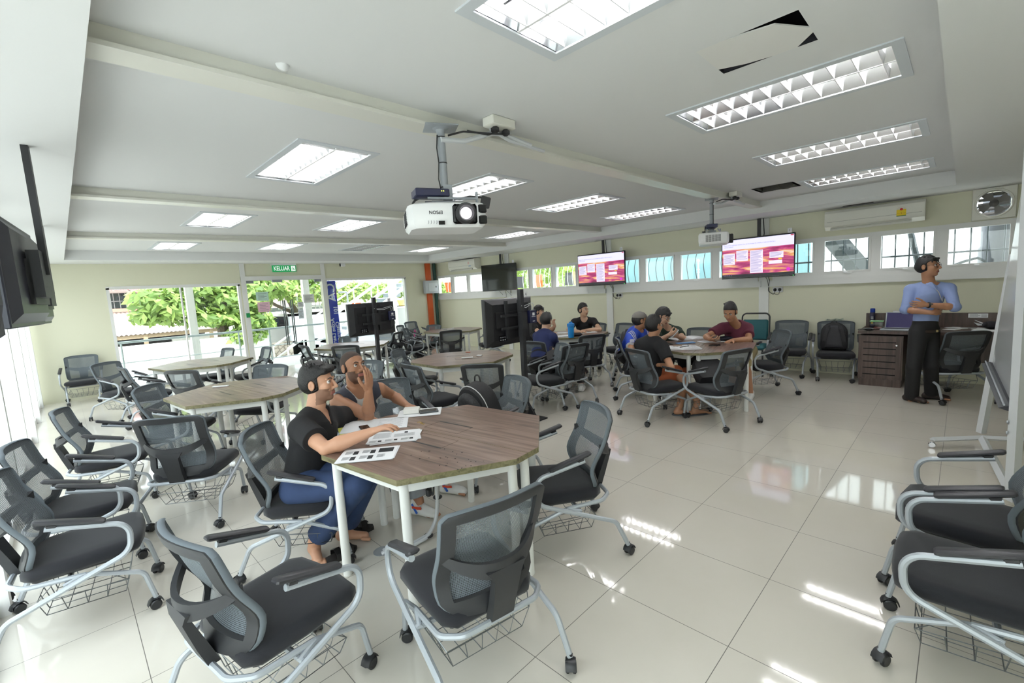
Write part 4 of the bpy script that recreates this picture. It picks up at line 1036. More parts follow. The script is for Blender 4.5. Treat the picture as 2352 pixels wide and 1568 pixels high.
# screens hung along the glazed wall, seen from behind and edge-on
def side_screen(E, dirv, w, z0, z1, label):
    d = Vector((dirv[0], dirv[1], 0)).normalized(); n = Vector((0, 0, 1)).cross(d)
    c = Vector((E[0], E[1], 0))+d*(w/2)-n*0.075
    t = thing('side_screen', label, 'screen', c, math.atan2(d.y, d.x), 'screens along the glazed wall')
    h, cz = z1-z0, (z0+z1)/2
    b = MB(); b.rbox((0, 0.0, cz), (w, 0.03, h), 0.006)
    b.loft([[(s*(w/2-0.02), 0.014, cz+q*(h/2-0.02)) for s, q in ((1,-1),(-1,-1),(-1,1),(1,1))], [(s*(w/2-0.09), 0.05, cz+q*(h/2-0.07)) for s, q in ((1,-1),(-1,-1),(-1,1),(1,1))]])
    b.build('housing', mat('side_tv_back', srgb(44, 46, 56), 0.4), t, smooth=0)
    p = MB(); p.bx(-0.3, 0.15, 0.05, 0.07, cz-0.16, cz+0.08); p.build('port_panel', BLKP, t, smooth=0)
    g = MB(); g.quad((-w/2+0.012, -0.0155, z0+0.012), (w/2-0.012, -0.0155, z0+0.012), (w/2-0.012, -0.0155, z1-0.012), (-w/2+0.012, -0.0155, z1-0.012)); g.build('screen', SCRO, t, smooth=0)
    p = MB(); p.box((0, 0.11, (ZS+cz)/2), (0.05, 0.03, ZS-cz)); p.box((0, 0.085, cz), (0.3, 0.05, 0.25)); p.build('ceiling_pole', BLKP, t, smooth=0)
for tt, pa, pb, w, lab in ((1.04, (72, 215), (101, 768), 0.95, 'large dark screen hung at the picture edge, seen from behind'), (2.9, (121, 543), (136, 742), 0.95, 'second dark hung screen, behind the large one at the edge'), (5.1, (131, 615), (137, 740), 0.95, 'third dark hung screen, a sliver past the second')):
    a, c = at(*pa, t=tt), at(*pb, t=tt)
    side_screen((c[0], c[1]-0.0), (0.95, -0.10 if tt > 2 else -0.28), w, min(a[2], c[2]), max(a[2], c[2]), lab)
# ------------------------------------------------------------------ outside
PAVE = mat('pale_paving', srgb(214, 214, 210), 0.8, noise=(2, 0.06))
RENDERW = mat('white_render', srgb(240, 240, 236), 0.85)
b = MB(); b.bx(-12.6, XF-0.12, -9, 12, -0.14, -0.02); struct(b.build('outside_walkway', PAVE, smooth=0))
b = MB(); b.bx(-34, -12.6, -30, 34, -1.3, -1.2); struct(b.build('outside_ground', PAVE, smooth=0))
b = MB(); b.bx(XF-0.1, 6, -9, YL-0.08, -0.14, -0.03); struct(b.build('outside_terrace', PAVE, smooth=0))
b = MB(); b.bx(-16, 6, -5.2, -5.0, -0.1, 3.6); struct(b.build('wall_outside_added', RENDERW, smooth=0))  # made-up white wall, catches the sun so the side glazing looks bright
b = MB(); b.bx(-15.15, -15.0, -9, 3.1, -1.2, 0.56); b.bx(-15.2, -14.95, -9, 3.1, 0.54, 0.60); struct(b.build('wall_outside_parapet', RENDERW, smooth=0))
# dry stone bank below the right part
def stone_mat():
    m = bpy.data.materials.new('rubble_stone'); m.use_nodes = True; nt = m.node_tree; bb = nt.nodes['Principled BSDF']
    tc = nt.nodes.new('ShaderNodeTexCoord'); v = nt.nodes.new('ShaderNodeTexVoronoi'); v.feature = 'DISTANCE_TO_EDGE'; v.inputs['Scale'].default_value = 4.5
    nt.links.new(tc.outputs['Object'], v.inputs['Vector'])
    nt.links.new(RAMP(nt, v.outputs['Distance'], [(0.0, srgb(90, 84, 76)), (0.08, srgb(150, 144, 134)), (0.5, srgb(186, 180, 170))]), bb.inputs['Base Color']); bb.inputs['Roughness'].default_value = 0.9
    return m
b = MB(); b.bx(-16.3, -16.0, -2, 6.5, -1.2, 0.12); struct(b.build('wall_outside_stone', stone_mat(), smooth=0))
b = MB(); b.bx(-16.35, -16.02, 3.0, 12, 0.12, 0.5) if False else b.bx(-19.2, -19.0, 1.0, 9.0, -1.2, 0.55); struct(b.build('wall_outside_garden', RENDERW, smooth=0))

# walkway railing
t = thing('walkway_railing', 'pale steel railing along the walkway outside the glass wall', 'railing', (-12.0, 1.5, -0.02))
RAILM = mat('rail_pale_green_steel', srgb(168, 180, 182), 0.4, 0.3)
b = MB(); b.cyl((0, -4.5, 0.90), (0, 3.1, 0.90), 0.028, 10); b.build('top_rail', RAILM, t)
b = MB()
for z in (0.42,): b.cyl((0, -4.5, z), (0, 3.1, z), 0.014, 8)
b.cyl((0, -4.5, 0.06), (0, 3.1, 0.06), 0.014, 8)
b.build('mid_rail', RAILM, t)
for y in (-4.2, -2.45, -0.02, 0.75, 2.75):
    b = MB(); b.cyl((0, y, 0), (0, y, 0.9), 0.02, 8); b.build('post', RAILM, t)
# white posts along the walkway
cn = ('white post outside the long window, in front of the tree', 'white post outside behind the right door leaf', 'white post outside beside the stairs')
for (px, w), lab in zip((((431), 0.17), ((700), 0.18), ((899), 0.20)), cn):
    p = at(px, 655, x=-12.4); b = MB(); b.bx(-w/2, w/2, -w/2, w/2, -0.02, 3.2); tag(b.build('outside_post', WHITE, loc=(-12.4, float(p[1]), 0), smooth=0), lab, 'post', 'white posts outside')
b = MB(); b.bx(-12.7, XF-0.1, -9, 12, 3.15, 3.25); struct(b.build('added_shade_roof', WHITE, smooth=0))  # unseen overhang, added to shade the walkway and cut daylight at the glazing

# house across the way
t = thing('neighbour_house', 'white house with barred window and tin lean-to roof seen through the long window', 'house', (-22, 0, -1.2))
b = MB(); b.bx(-0.2, 0, -12, 4.6, 0, 5.2); b.build('wall', RENDERW, t, smooth=0)
def hp(px, py, x): a = at(px, py, x=x); return float(a[1]), float(a[2])+1.2
y0, z1 = hp(248, 674, -22); y1, z0 = hp(318, 706, -22)
b = MB(); b.bx(0, 0.03, y0-0.6, y1, z0, z1); w_ = b.build('window', mat('dark_window', srgb(40, 46, 54), 0.25), t, smooth=0)
b = MB()
for k in range(9): yy = y0-0.6+(y1-y0+0.6)*k/8; b.bx(0.05, 0.06, yy-0.012, yy+0.012, z0, z1)
b.bx(0.05, 0.06, y0-0.6, y1, z0+(z1-z0)*0.45, z0+(z1-z0)*0.5); b.build('window_bars', mat('bar_grey', srgb(150, 150, 150), 0.5), w_, smooth=0)
b = MB(); b.bx(0.0, 0.1, y0-0.7, y1+0.14, z0-0.14, z0); b.bx(0.0, 0.06, y1, y1+0.12, z0, z1); b.build('window_surround', mat('salmon_trim', srgb(222, 170, 150), 0.7), w_, smooth=0)
def tin(name, c):
    return mat(name, c, 0.6)
b = MB(); ya, yb = y0-0.8, y1+0.35
for k in range(40):
    u0, u1 = ya+(yb-ya)*k/40, ya+(yb-ya)*(k+0.5)/40; u2 = ya+(yb-ya)*(k+1)/40
    b.add([(0, u0, z1+0.5), (0, u1, z1+0.53), (0, u2, z1+0.5), (0.9, u0, z1+0.08), (0.9, u1, z1+0.11), (0.9, u2, z1+0.08)], [(0,1,4,3), (1,2,5,4)])
b.build('awning', tin('red_tin', srgb(206, 110, 116)), t, smooth=0)
ya, za = hp(300, 737, -20.5); yb, zb_ = hp(300, 764, -19.0)
b = MB(); n = 90
for k in range(n):
    u0, u2 = -9+11.4*k/n, -9+11.4*(k+1)/n; u1 = (u0+u2)/2
    b.add([(0.05, u0, 2.75), (0.05, u1, 2.79), (0.05, u2, 2.75), (3.4, u0, 1.95), (3.4, u1, 1.99), (3.4, u2, 1.95)], [(0,1,4,3), (1,2,5,4)])
b.build('lean_to_roof', mat('weathered_tin', srgb(176, 160, 152), 0.7, noise=(1.2, 0.3)), t, smooth=0)
b = MB()
for y in (-8, -5, -2, 0.2, 2.2): b.bx(3.2, 3.32, y-0.06, y+0.06, 0, 1.95)
b.bx(3.2, 3.3, -9, 2.4, 1.82, 1.95); b.build('lean_to_post', mat('timber_pale', srgb(190, 168, 140), 0.7), t, smooth=0)
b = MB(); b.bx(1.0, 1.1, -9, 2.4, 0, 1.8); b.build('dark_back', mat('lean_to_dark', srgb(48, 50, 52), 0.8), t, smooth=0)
y0, z1 = hp(328, 692, -22); y1, z0 = hp(354, 708, -22)
t2 = thing('outdoor_unit', 'white air conditioning unit on the house wall beside the barred window', 'air conditioner', (-21.7, (y0+y1)/2, (z0+z1)/2-1.2))
b = MB(); b.rbox((0, 0, 0), (0.34, y1-y0, z1-z0), 0.02); b.build('casing', IVORY, t2)
b = MB(); b.lathe([(0, 0), (0.17, 0), (0.17, 0.01), (0.05, 0.012), (0, 0.012)], (0.172, -0.12, 0), 20, R=Matrix.Rotation(PI/2, 3, 'Y')); b.build('fan_guard', mat('guard_grey', srgb(150, 152, 154), 0.5), t2)
b = MB(); b.tube([(-0.1, -0.2, 0.3), (-0.02, -0.9, 0.9)], 0.01, 5) ; b.build('pipe', BLKP, t2)
# low house further right behind the garden wall
t = thing('low_house', 'low house with dark openings behind the tree trunks', 'house', (-23, 5.2, -1.2))
b = MB(); b.bx(-0.2, 0, -1.6, 4.0, 0, 2.7); b.build('wall', mat('grey_green_wall', srgb(176, 188, 180), 0.8), t, smooth=0)
b = MB(); b.bx(0, 0.03, -1.2, -0.2, 0.6, 2.3); b.build('doorway', mat('dark_opening', srgb(44, 46, 50), 0.8), t, smooth=0)
b = MB(); b.bx(0, 0.03, 0.3, 1.3, 1.2, 2.1); b.build('window', mat('dark_opening', srgb(44, 46, 50), 0.8), t, smooth=0)
b = MB(); b.prism([(-1.9, 2.5), (4.2, 2.5), (4.2, 2.6), (-1.9, 2.6)], 0, 1) ; b = MB(); b.add([(1.2, -2, 2.55), (1.2, 4.2, 2.55), (-0.3, 4.2, 3.3), (-0.3, -2, 3.3)], [(0, 1, 2, 3)]); b.build('roof', mat('roof_brown_grey', srgb(120, 110, 104), 0.8), t, smooth=0)

# foliage
def leaf_mat(n, a, c):
    m = bpy.data.materials.new(n); m.use_nodes = True; nt = m.node_tree; bb = nt.nodes['Principled BSDF']
    g = nt.nodes.new('ShaderNodeNewGeometry')
    nt.links.new(RAMP(nt, g.outputs['Random Per Island'], [(0.0, a), (1.0, c)]), bb.inputs['Base Color']); bb.inputs['Roughness'].default_value = 0.55
    bb.inputs['Subsurface Weight'].default_value = 0.0
    tl = nt.nodes.new('ShaderNodeBsdfTranslucent'); tl.inputs[0].default_value = c
    mx = nt.nodes.new('ShaderNodeMixShader'); mx.inputs[0].default_value = 0.35; out = nt.nodes['Material Output']
    nt.links.new(bb.outputs[0], mx.inputs[1]); nt.links.new(tl.outputs[0], mx.inputs[2]); nt.links.new(mx.outputs[0], out.inputs[0])
    return m
LEAF1 = leaf_mat('tree_leaf', srgb(86, 118, 62), srgb(170, 196, 110))
LEAF2 = leaf_mat('hedge_leaf', srgb(96, 132, 60), srgb(190, 212, 120))
LEAF3 = leaf_mat('ground_plant_leaf', srgb(150, 184, 70), srgb(214, 226, 120))
BARK = mat('grey_bark', srgb(112, 100, 88), 0.9, noise=(8, 0.3))
def leaves(blobs, n, size, r):
    """leaf quads scattered over the shells of ellipsoid clumps (cx,cy,cz,rx,ry,rz)"""
    vs, fs = [], []
    wts = [b_[3]*b_[4]+b_[4]*b_[5] for b_ in blobs]; tot = sum(wts)
    for (cx, cy, cz, rx, ry, rz), wt in zip(blobs, wts):
        for _ in range(int(n*wt/tot)):
            d = Vector((r.gauss(0, 1), r.gauss(0, 1), r.gauss(0, 1))).normalized(); k = 0.55+0.5*r.random()
            c = Vector((cx+d.x*rx*k, cy+d.y*ry*k, cz+d.z*rz*k))
            nrm = (d+Vector((r.gauss(0, .5), r.gauss(0, .5), r.gauss(0, .5)+0.5))).normalized()
            u = nrm.orthogonal().normalized(); u = Matrix.Rotation(r.random()*6.28, 3, nrm) @ u; v = nrm.cross(u)
            s = size*(0.6+0.8*r.random()); o = len(vs)
            vs += [c-u*s, c+v*s*0.42, c+u*s, c-v*s*0.42]; fs.append((o, o+1, o+2, o+3))
    return vs, fs
def tree(name, label, base, trunk, blobs, n, size, leafm, seed, group='trees outside'):
    t = thing(name, label, 'tree', base, 0, group); r = random.Random(seed)
    b = MB()
    for pts, rad in trunk: b.tube(pts, rad, 8)
    b.build('trunk', BARK, t)
    vs, fs = leaves(blobs, n, size, r); m = MB(); m.add(vs, fs); m.build('foliage', leafm, t, smooth=0)
    return t
a = at(512, 780, x=-15.8); y_ = float(a[1])
tree('broadleaf_tree', 'leafy tree with thick trunk seen through the long window', (-15.8, y_, -1.2),
     [([(0, 0, 0), (0.03, 0.02, 1.0), (0.0, 0.05, 2.2), (0.1, 0.3, 3.2)], [0.24, 0.2, 0.17, 0.1]), ([(0, 0.05, 2.0), (0.2, -0.8, 2.9), (0.2, -1.8, 3.3)], [0.12, 0.08, 0.04]), ([(0.0, 0.05, 2.1), (0.1, 1.2, 3.0), (0, 2.2, 3.5)], [0.12, 0.08, 0.04])],
     [(0.3, -1.1, 2.75, 0.9, 0.9, 0.5), (0.4, -1.7, 3.1, 0.8, 0.7, 0.45), (0.2, -0.4, 3.4, 0.9, 1.2, 0.5), (0.4, 0.5, 2.9, 0.9, 1.0, 0.45), (0.5, -0.3, 2.4, 0.8, 0.8, 0.25), (0.5, 0.9, 2.2, 0.8, 0.7, 0.35), (0.3, 1.3, 3.3, 0.9, 1.2, 0.45), (0.6, 0.5, 1.75, 0.6, 0.75, 0.28), (0.3, -1.9, 2.6, 0.6, 0.5, 0.25), (-0.4, 0, 3.9, 1.2, 1.9, 0.4)], 5200, 0.15, LEAF1, 3)
a = at(705, 760, x=-17.2); y2 = float(a[1])
tree('branching_tree', 'bare-stemmed tree with spreading branches seen through the glass door', (-17.2, y2, -1.2),
     [([(0, 0, 0), (0, -0.05, 1.2), (0, -0.2, 2.0), (0.1, -0.6, 2.9), (0, -1.0, 3.8)], [0.2, 0.17, 0.14, 0.1, 0.06]), ([(0, -0.2, 2.0), (0.1, 0.2, 2.8), (0, 0.5, 3.8)], [0.11, 0.08, 0.05]), ([(0, -0.35, 2.3), (0.1, -1.1, 2.7), (0.1, -1.9, 3.3)], [0.08, 0.06, 0.03]), ([(0, 0.1, 2.6), (0.1, -0.2, 3.2), (0.1, 0.1, 3.9)], [0.05, 0.04, 0.03])],
     [(0.2, -1.9, 3.3, 0.8, 0.9, 0.4), (0.2, -1.0, 3.7, 0.8, 0.9, 0.35), (0.3, 0.2, 3.8, 0.8, 0.8, 0.3), (0.2, -1.9, 2.7, 0.6, 0.6, 0.3), (0.1, 1.2, 3.1, 0.5, 0.5, 0.4)], 2200, 0.14, LEAF1, 5)
# raised terrace wall with hedge and pots, stairs in front
b = MB(); b.bx(-16.2, -16.0, 4.2, 14, -1.2, 1.15); struct(b.build('wall_outside_terrace', mat('pale_blue_grey_panel', srgb(206, 214, 222), 0.6), smooth=0))
b = MB(); b.bx(-22, -16.0, 4.2, 14, 1.05, 1.15); struct(b.build('terrace_floor', PAVE, smooth=0))
r = random.Random(11)
m = MB(); vs, fs = leaves([(-16.6, 4.9+0.62*k, 1.85+0.12*math.sin(k*2.1), 0.45, 0.55, 0.42) for k in range(12)], 5200, 0.11, r); m.add(vs, fs)
tag(m.build('terrace_hedge', LEAF2, smooth=0), 'bushy green hedge along the raised terrace outside', 'hedge')
m = MB(); vs, fs = leaves([(-14.1, 2.0+0.5*k, -0.62, 0.7, 0.45, 0.35) for k in range(6)], 1800, 0.09, r); m.add(vs, fs)
tag(m.build('yellow_green_bed', LEAF3, smooth=0), 'yellow-green plant bed below the stairs outside', 'plants')
POTM = mat('terracotta', srgb(200, 100, 60), 0.7)
for px, py, col, lab in ((752, 683, POTM, 'terracotta pot on the terrace ledge behind the first screen'), (818, 693, POTM, 'wide terracotta pot on the terrace above the first screen'), (922, 692, mat('yellow_pot', srgb(236, 204, 120), 0.6), 'pale yellow planter high on the terrace by the stairs')):
    a = at(px, py, x=-15.95); w = 0.35
    b = MB(); b.lathe([(0, 0), (w*0.34, 0), (w*0.5, 0.2), (w*0.54, 0.2), (w*0.54, 0.25), (w*0.44, 0.25), (w*0.4, 0.2), (0, 0.2)], n=18)
    tag(b.build('flower_pot', col, loc=(-15.95, float(a[1]), 1.15)), lab, 'pot', 'pots on the terrace')
# white picket fence behind the hedge and a red roof beyond
t = thing('terrace_fence', 'white picket fence behind the terrace hedge', 'fence', (-17.4, 8, 1.15))
for k in range(60):
    if k % 1 == 0: pass
b = MB()
for k in range(52): b.cyl((0, -3.6+0.17*k, 0), (0.06*math.sin(k), -3.6+0.17*k, 1.5), 0.018, 5)
b.build('pickets', WHITE, t)
b = MB(); b.cyl((0, -3.7, 0.2), (0, 5.3, 0.2), 0.025, 6); b.cyl((0, -3.7, 1.3), (0, 5.3, 1.3), 0.025, 6); b.build('rails', WHITE, t)
t = thing('red_roof_house', 'house with a pale red roof above the hedge', 'house', (-24, 9, -1.2))
b = MB(); b.bx(-3, 0, -6, 7, 0, 3.6); b.build('wall', RENDERW, t, smooth=0)
b = MB(); b.add([(1, -7, 3.9), (1, 8, 3.9), (-2.5, 8, 5.6), (-2.5, -7, 5.6)], [(0, 1, 2, 3)]); b.build('roof', mat('pale_red_tile', srgb(226, 150, 150), 0.7), t, smooth=0)
# outside stairs
t = thing('outside_stairs', 'white steel stairs with diagonal handrails outside the right window', 'stairs', (-13.6, 3.0, -0.6))
b = MB(); p0, p1 = Vector((0, 0.2, -0.2)), Vector((0, 6.4, 3.5))
d = (p1-p0)
for dx in (0, -1.3):
    o_ = Vector((dx, 0, 0))
    b.tube([p0+o_, p1+o_], 0.07, 6)
b.build('stringer', WHITE, t)
b = MB()
for dx in (0.05, -1.35):
    for hgt in (0.9, 0.45): b.tube([p0+Vector((dx, 0, hgt)), p1+Vector((dx, 0, hgt))], 0.035, 8)
b.build('handrail', WHITE, t)
b = MB()
for k in range(7):
    q = p0+d*(k/6)
    for dx in (0.05, -1.35): b.cyl((dx, q.y, q.z), (dx, q.y, q.z+0.9), 0.025, 6)
b.build('baluster', WHITE, t)
b = MB()
for k in range(20):
    q = p0+d*((k+0.5)/20); b.box((-0.65, q.y, q.z+0.02), (1.3, 0.3, 0.03)); b.box((-0.65, q.y+0.15, q.z-0.07), (1.3, 0.02, 0.15))
b.build('step', mat('step_grey', srgb(196, 204, 210), 0.6), t, smooth=0)
# floodlight on a post
a = at(788, 655, x=-14.5)
t = thing('post_floodlight', 'grey floodlight on a bent post beside the blue sign outside', 'lamp', (-14.5, float(a[1]), -1.2))
zz = float(a[2])+1.2
b = MB(); b.tube(fillet([(0, 0.12, 0), (0, 0.12, zz-0.25), (0, -0.2, zz-0.25)], 0.05), 0.035, 8); b.build('post', GREYP, t)
b = MB(); b.lathe([(0, 0.16), (0.12, 0.13), (0.2, 0.03), (0.22, -0.04), (0.0, -0.02)], (0, -0.05, zz), 18, R=Matrix.Rotation(0.5, 3, 'X')); b.build('lamp_head', mat('lamp_head_grey', srgb(168, 176, 184), 0.4), t)

# right-hand alley: window grilles, neighbouring walls, stair stringer, tank, terrace furniture
GRB = mat('grille_dark', srgb(52, 60, 64), 0.45, 0.3); GRL = mat('grille_light', srgb(196, 202, 206), 0.35, 0.5)
def grille(name, label, x0, x1, step, wavy, mtl, rails=()):
    b = MB(); x = x0
    while x < x1:
        if wavy: pts = [(x+0.03*math.sin((z-1.3)*7.5), YR+0.42-0.05*math.sin((z-1.3)*5), z) for z in np.linspace(1.25, 2.3, 13)]
        else: pts = [(x, YR+0.42, 1.2), (x+0.006, YR+0.42, 1.8), (x, YR+0.42, 2.35)]
        b.tube([tuple(map(float, p)) for p in pts], 0.0095, 6); x += step
    for z in rails: b.cyl((x0-0.1, YR+0.42, z), (x1+0.1, YR+0.42, z), 0.014, 6)
    tag(b.build(name, mtl), label, 'grille', 'window grilles outside')
grille('window_grille', 'straight dark window bars outside, behind the standing man', -0.3, 2.5, 0.158, False, GRB, (1.235, 1.765, 2.34))
grille('window_grille', 'wavy dark bars in front of the pale blue wall outside', -3.5, -0.62, 0.165, True, mat('grille_mid', srgb(84, 96, 102), 0.4, 0.4))
grille('window_grille', 'wavy pale bars between the screens numbered 2 and 3', -6.5, -3.75, 0.15, True, GRL)
grille('window_grille', 'wavy pale bars in the corner windows below the air conditioner', -9.8, -6.9, 0.15, True, GRL)
b = MB(); b.bx(-4.7, -0.15, 8.0, 8.15, -0.1, 3.2); struct(b.build('wall_outside_blue', mat('pale_blue_wall', srgb(150, 190, 200), 0.8), smooth=0))
b = MB(); b.bx(-0.15, 6, 10.4, 10.55, -0.1, 5.5); struct(b.build('wall_outside_right', RENDERW, smooth=0))
b = MB(); b.bx(-14, 6, YR+0.12, 12, -0.14, -0.04); struct(b.build('outside_alley', PAVE, smooth=0))
b = MB(); b.cyl((-2.16, 7.85, 0.6), (-2.16, 7.85, 1.97), 0.02, 8); b.lathe([(0.02, 0), (0.035, 0.02), (0.02, 0.06), (0, 0.07)], (-2.16, 7.85, 1.95), 10)
for z in (1.72, 1.78): b.lathe([(0.02, 0), (0.035, 0.01), (0.02, 0.025)], (-2.16, 7.85, z), 10)
tag(b.build('standpipe', WHP), 'white standpipe against the pale blue wall outside', 'pipe')
b = MB(); p, q = at(1912, 545, y=7.6), at(1985, 630, y=7.6)
dv = V3(q)-V3(p); b.tube([V3(p)-dv*0.6, V3(q)+dv*0.6], 0.0, 4, flat=(0.16, 0.05, (0, 0.02, 1)))
tag(b.build('stair_stringer', mat('stringer_dark', srgb(52, 60, 64), 0.6), smooth=0), 'wide dark stair stringer crossing the window bars diagonally', 'stairs')
b = MB(); p, q = at(2092, 536, y=7.5), at(2110, 612, y=7.5); dv = V3(q)-V3(p); b.tube([V3(p)-dv*0.5, V3(q)+dv*0.6], 0.04, 6); tag(b.build('brace_bar', GRB), 'dark slanting brace behind the window above the standing man', 'bar')
p = at(2300, 560, y=7.6); b = MB(); b.lathe([(0, 0), (0.26, 0), (0.26, 0.9), (0.24, 0.93), (0.24, 1.9), (0, 1.9)], (float(p[0])+0.03, 7.6, 0.9), 24)
tag(b.build('dark_tank', mat('tank_dark', srgb(58, 62, 68), 0.45)), 'dark ribbed drum outside the window next to the whiteboard', 'tank')
b = MB(); b.tube([V3(at(px, py, y=7.3)) for px, py in ((2185, 611), (2215, 600), (2245, 592), (2262, 600), (2268, 612))], 0.02, 8); tag(b.build('dark_hose', GRB), 'dark hose arching in front of the drum outside', 'hose')
# terrace beyond the corner windows
b = MB(); b.bx(-16, -4.7, 7.6, 14, -0.1, 1.12); struct(b.build('terrace_block', PAVE, smooth=0))
r = random.Random(23); m = MB()
vs, fs = leaves([(-10.6+0.75*k, 10.6+0.3*math.sin(k*3), 2.2, 0.5, 0.4, 0.9) for k in range(9)], 3600, 0.10, r); m.add(vs, fs); tag(m.build('corner_hedge', LEAF2, smooth=0), 'tall green bamboo-like hedge outside the corner windows', 'hedge')
b = MB(); b.bx(-16, -4.7, 12.2, 12.3, 1.1, 5); struct(b.build('wall_outside_back', RENDERW, smooth=0))
def cafe_chair(x, y, rz, mtl, label):
    t = thing('cafe_chair', label, 'chair', (x, y, 1.12), rz, 'cafe chairs on the terrace')
    b = MB(); b.rbox((0, 0, 0.44), (0.42, 0.42, 0.03), 0.01); b.build('seat', mtl, t)
    b = MB(); b.loft([[(-0.2, -0.19, 0.5), (0.2, -0.19, 0.5), (0.2, -0.21, 0.5), (-0.2, -0.21, 0.5)], [(-0.21, -0.25, 0.85), (0.21, -0.25, 0.85), (0.21, -0.27, 0.85), (-0.21, -0.27, 0.85)]]); b.build('backrest', mtl, t, smooth=0)
    for sx in (-1, 1):
        for sy in (-1, 1):
            b = MB(); b.cyl((sx*0.18, sy*0.18, 0.43), (sx*0.21, sy*0.22, 0), 0.012, 8); b.build('leg', GRL, t)
OR = mat('orange_plastic', srgb(226, 108, 50), 0.45); YE = mat('yellow_plastic', srgb(240, 190, 50), 0.45); BK = mat('dark_plastic', srgb(50, 54, 60), 0.5); TN = mat('tan_plastic', srgb(214, 186, 150), 0.5)
for x, y, a_, m_, l_ in ((-11.2, 8.3, 0.4, OR, 'orange chair outside the last corner window'), (-11.9, 8.6, 2.2, YE, 'yellow chair outside, beside the orange one in the corner'), (-8.2, 8.4, 1.2, BK, 'dark chair outside just left of the switched-off screen'), (-8.9, 8.7, -1.0, OR, 'orange chair outside the second corner window'),
        (-7.0, 8.2, 0.3, OR, 'orange chair outside to the right of the switched-off screen'), (-6.35, 8.5, 2.6, YE, 'yellow chair outside to the right of the switched-off screen'), (-5.9, 8.0, 3.0, BK, 'dark chair outside between the screens numbered 2 and 3'), (-5.3, 8.1, 0.1, TN, 'tan chair outside close to the screen numbered 2')):
    cafe_chair(x, y, a_, m_, l_)
# ------------------------------------------------------------------ teacher's desk and what lies on it
t = thing('teacher_desk', 'long dark wood desk against the wall behind the standing man', 'desk', (0.87, 5.9, 0))
X0, X1, Y0, Y1 = 0.0, 2.45, -0.02, 0.62
b = MB(); b.bx(X0-0.01, X1, Y0-0.02, Y1, 0.725, 0.765); b.build('worktop', DESKW, t, smooth=0)
b = MB(); b.bx(X0, X1, Y1-0.02, Y1+0.04, 0.765, 0.955); b.bx(X0, X1, Y1-0.01, Y1+0.02, 0.3, 0.725); b.build('back_panel', DESKW, t, smooth=0)
b = MB(); b.bx(X0, X0+0.47, Y0, Y1, 0.10, 0.70); b.bx(X0+0.01, X0+0.46, Y0+0.02, Y1, 0.0, 0.10); co_ = b.build('cabinet', DESKW, t, smooth=0)
b = MB(); b.bx(X1-0.03, X1, Y0, Y1, 0, 0.72); b.build('side_panel', DESKW, t, smooth=0)
b = MB(); b.bx(X0+0.015, X0+0.455, Y0-0.018, Y0, 0.115, 0.69); d_ = b.build('cabinet_door', DESKW, t, smooth=0)
b = MB()
for k in range(6): b.bx(X0+0.055, X0+0.40, Y0-0.0195, Y0-0.017, 0.165+0.088*k, 0.177+0.088*k)
b.build('vent_slots', mat('slot_black', srgb(12, 10, 10), 0.9), d_, smooth=0)
b = MB(); b.lathe([(0, 0), (0.010, 0), (0.010, 0.006), (0, 0.006)], (X0+0.405, Y0-0.018, 0.575), 14, R=Matrix.Rotation(PI/2, 3, 'X')); b.build('lock', CHROME, d_)
def drop(px, py, z=0.767): a = at(px, py, z=z); return float(a[0]), float(a[1])
# spray can
x, y = 0.955, 6.40
t = thing('spray_can', 'tall blue and black spray can at the left end of the desk', 'can', (x, y, 0.766))
b = MB(); b.lathe([(0, 0), (0.031, 0), (0.033, 0.005), (0.033, 0.20), (0.027, 0.215), (0, 0.216)], n=18); b.build('can', mat('can_dark', srgb(30, 26, 56), 0.3), t)
b = MB(); b.lathe([(0.028, 0.21), (0.03, 0.215), (0.03, 0.262), (0.022, 0.27), (0, 0.27)], n=18); b.build('cap', mat('can_cap_blue', srgb(30, 60, 150), 0.35), t)
b = MB()
for k, z in enumerate((0.10, 0.125, 0.145)): b.tube([(0.0336*math.sin(a), -0.0336*math.cos(a), z) for a in np.linspace(-0.5, 0.4, 6)], 0.003, 4)
b.build('print', PAPER, t)
b = MB(); b.lathe([(0, 0), (0.014, 0), (0.014, 0.001), (0, 0.001)], (0, -0.0332, 0.06), 12, R=Matrix.Rotation(PI/2, 3, 'X')); b.build('yellow_badge', mat('badge_yellow', srgb(230, 190, 60), 0.5), t)
# clear box with green lid
x, y = drop(2013, 756); t = thing('clear_box', 'clear plastic box with green-edged lid beside the laptop', 'box', (x, y+0.02, 0.766))
b = MB(); b.rbox((0, 0, 0.055), (0.14, 0.10, 0.105), 0.008); b.build('box', CLEARP, t)
b = MB(); b.rbox((0, 0, 0.113), (0.15, 0.11, 0.014), 0.004); b.build('lid', mat('lid_green', srgb(130, 180, 130), 0.5), t)
b = MB(); b.rbox((0.01, 0, 0.02), (0.09, 0.06, 0.03), 0.008); b.build('contents', mat('contents_red', srgb(130, 60, 60), 0.6), t)
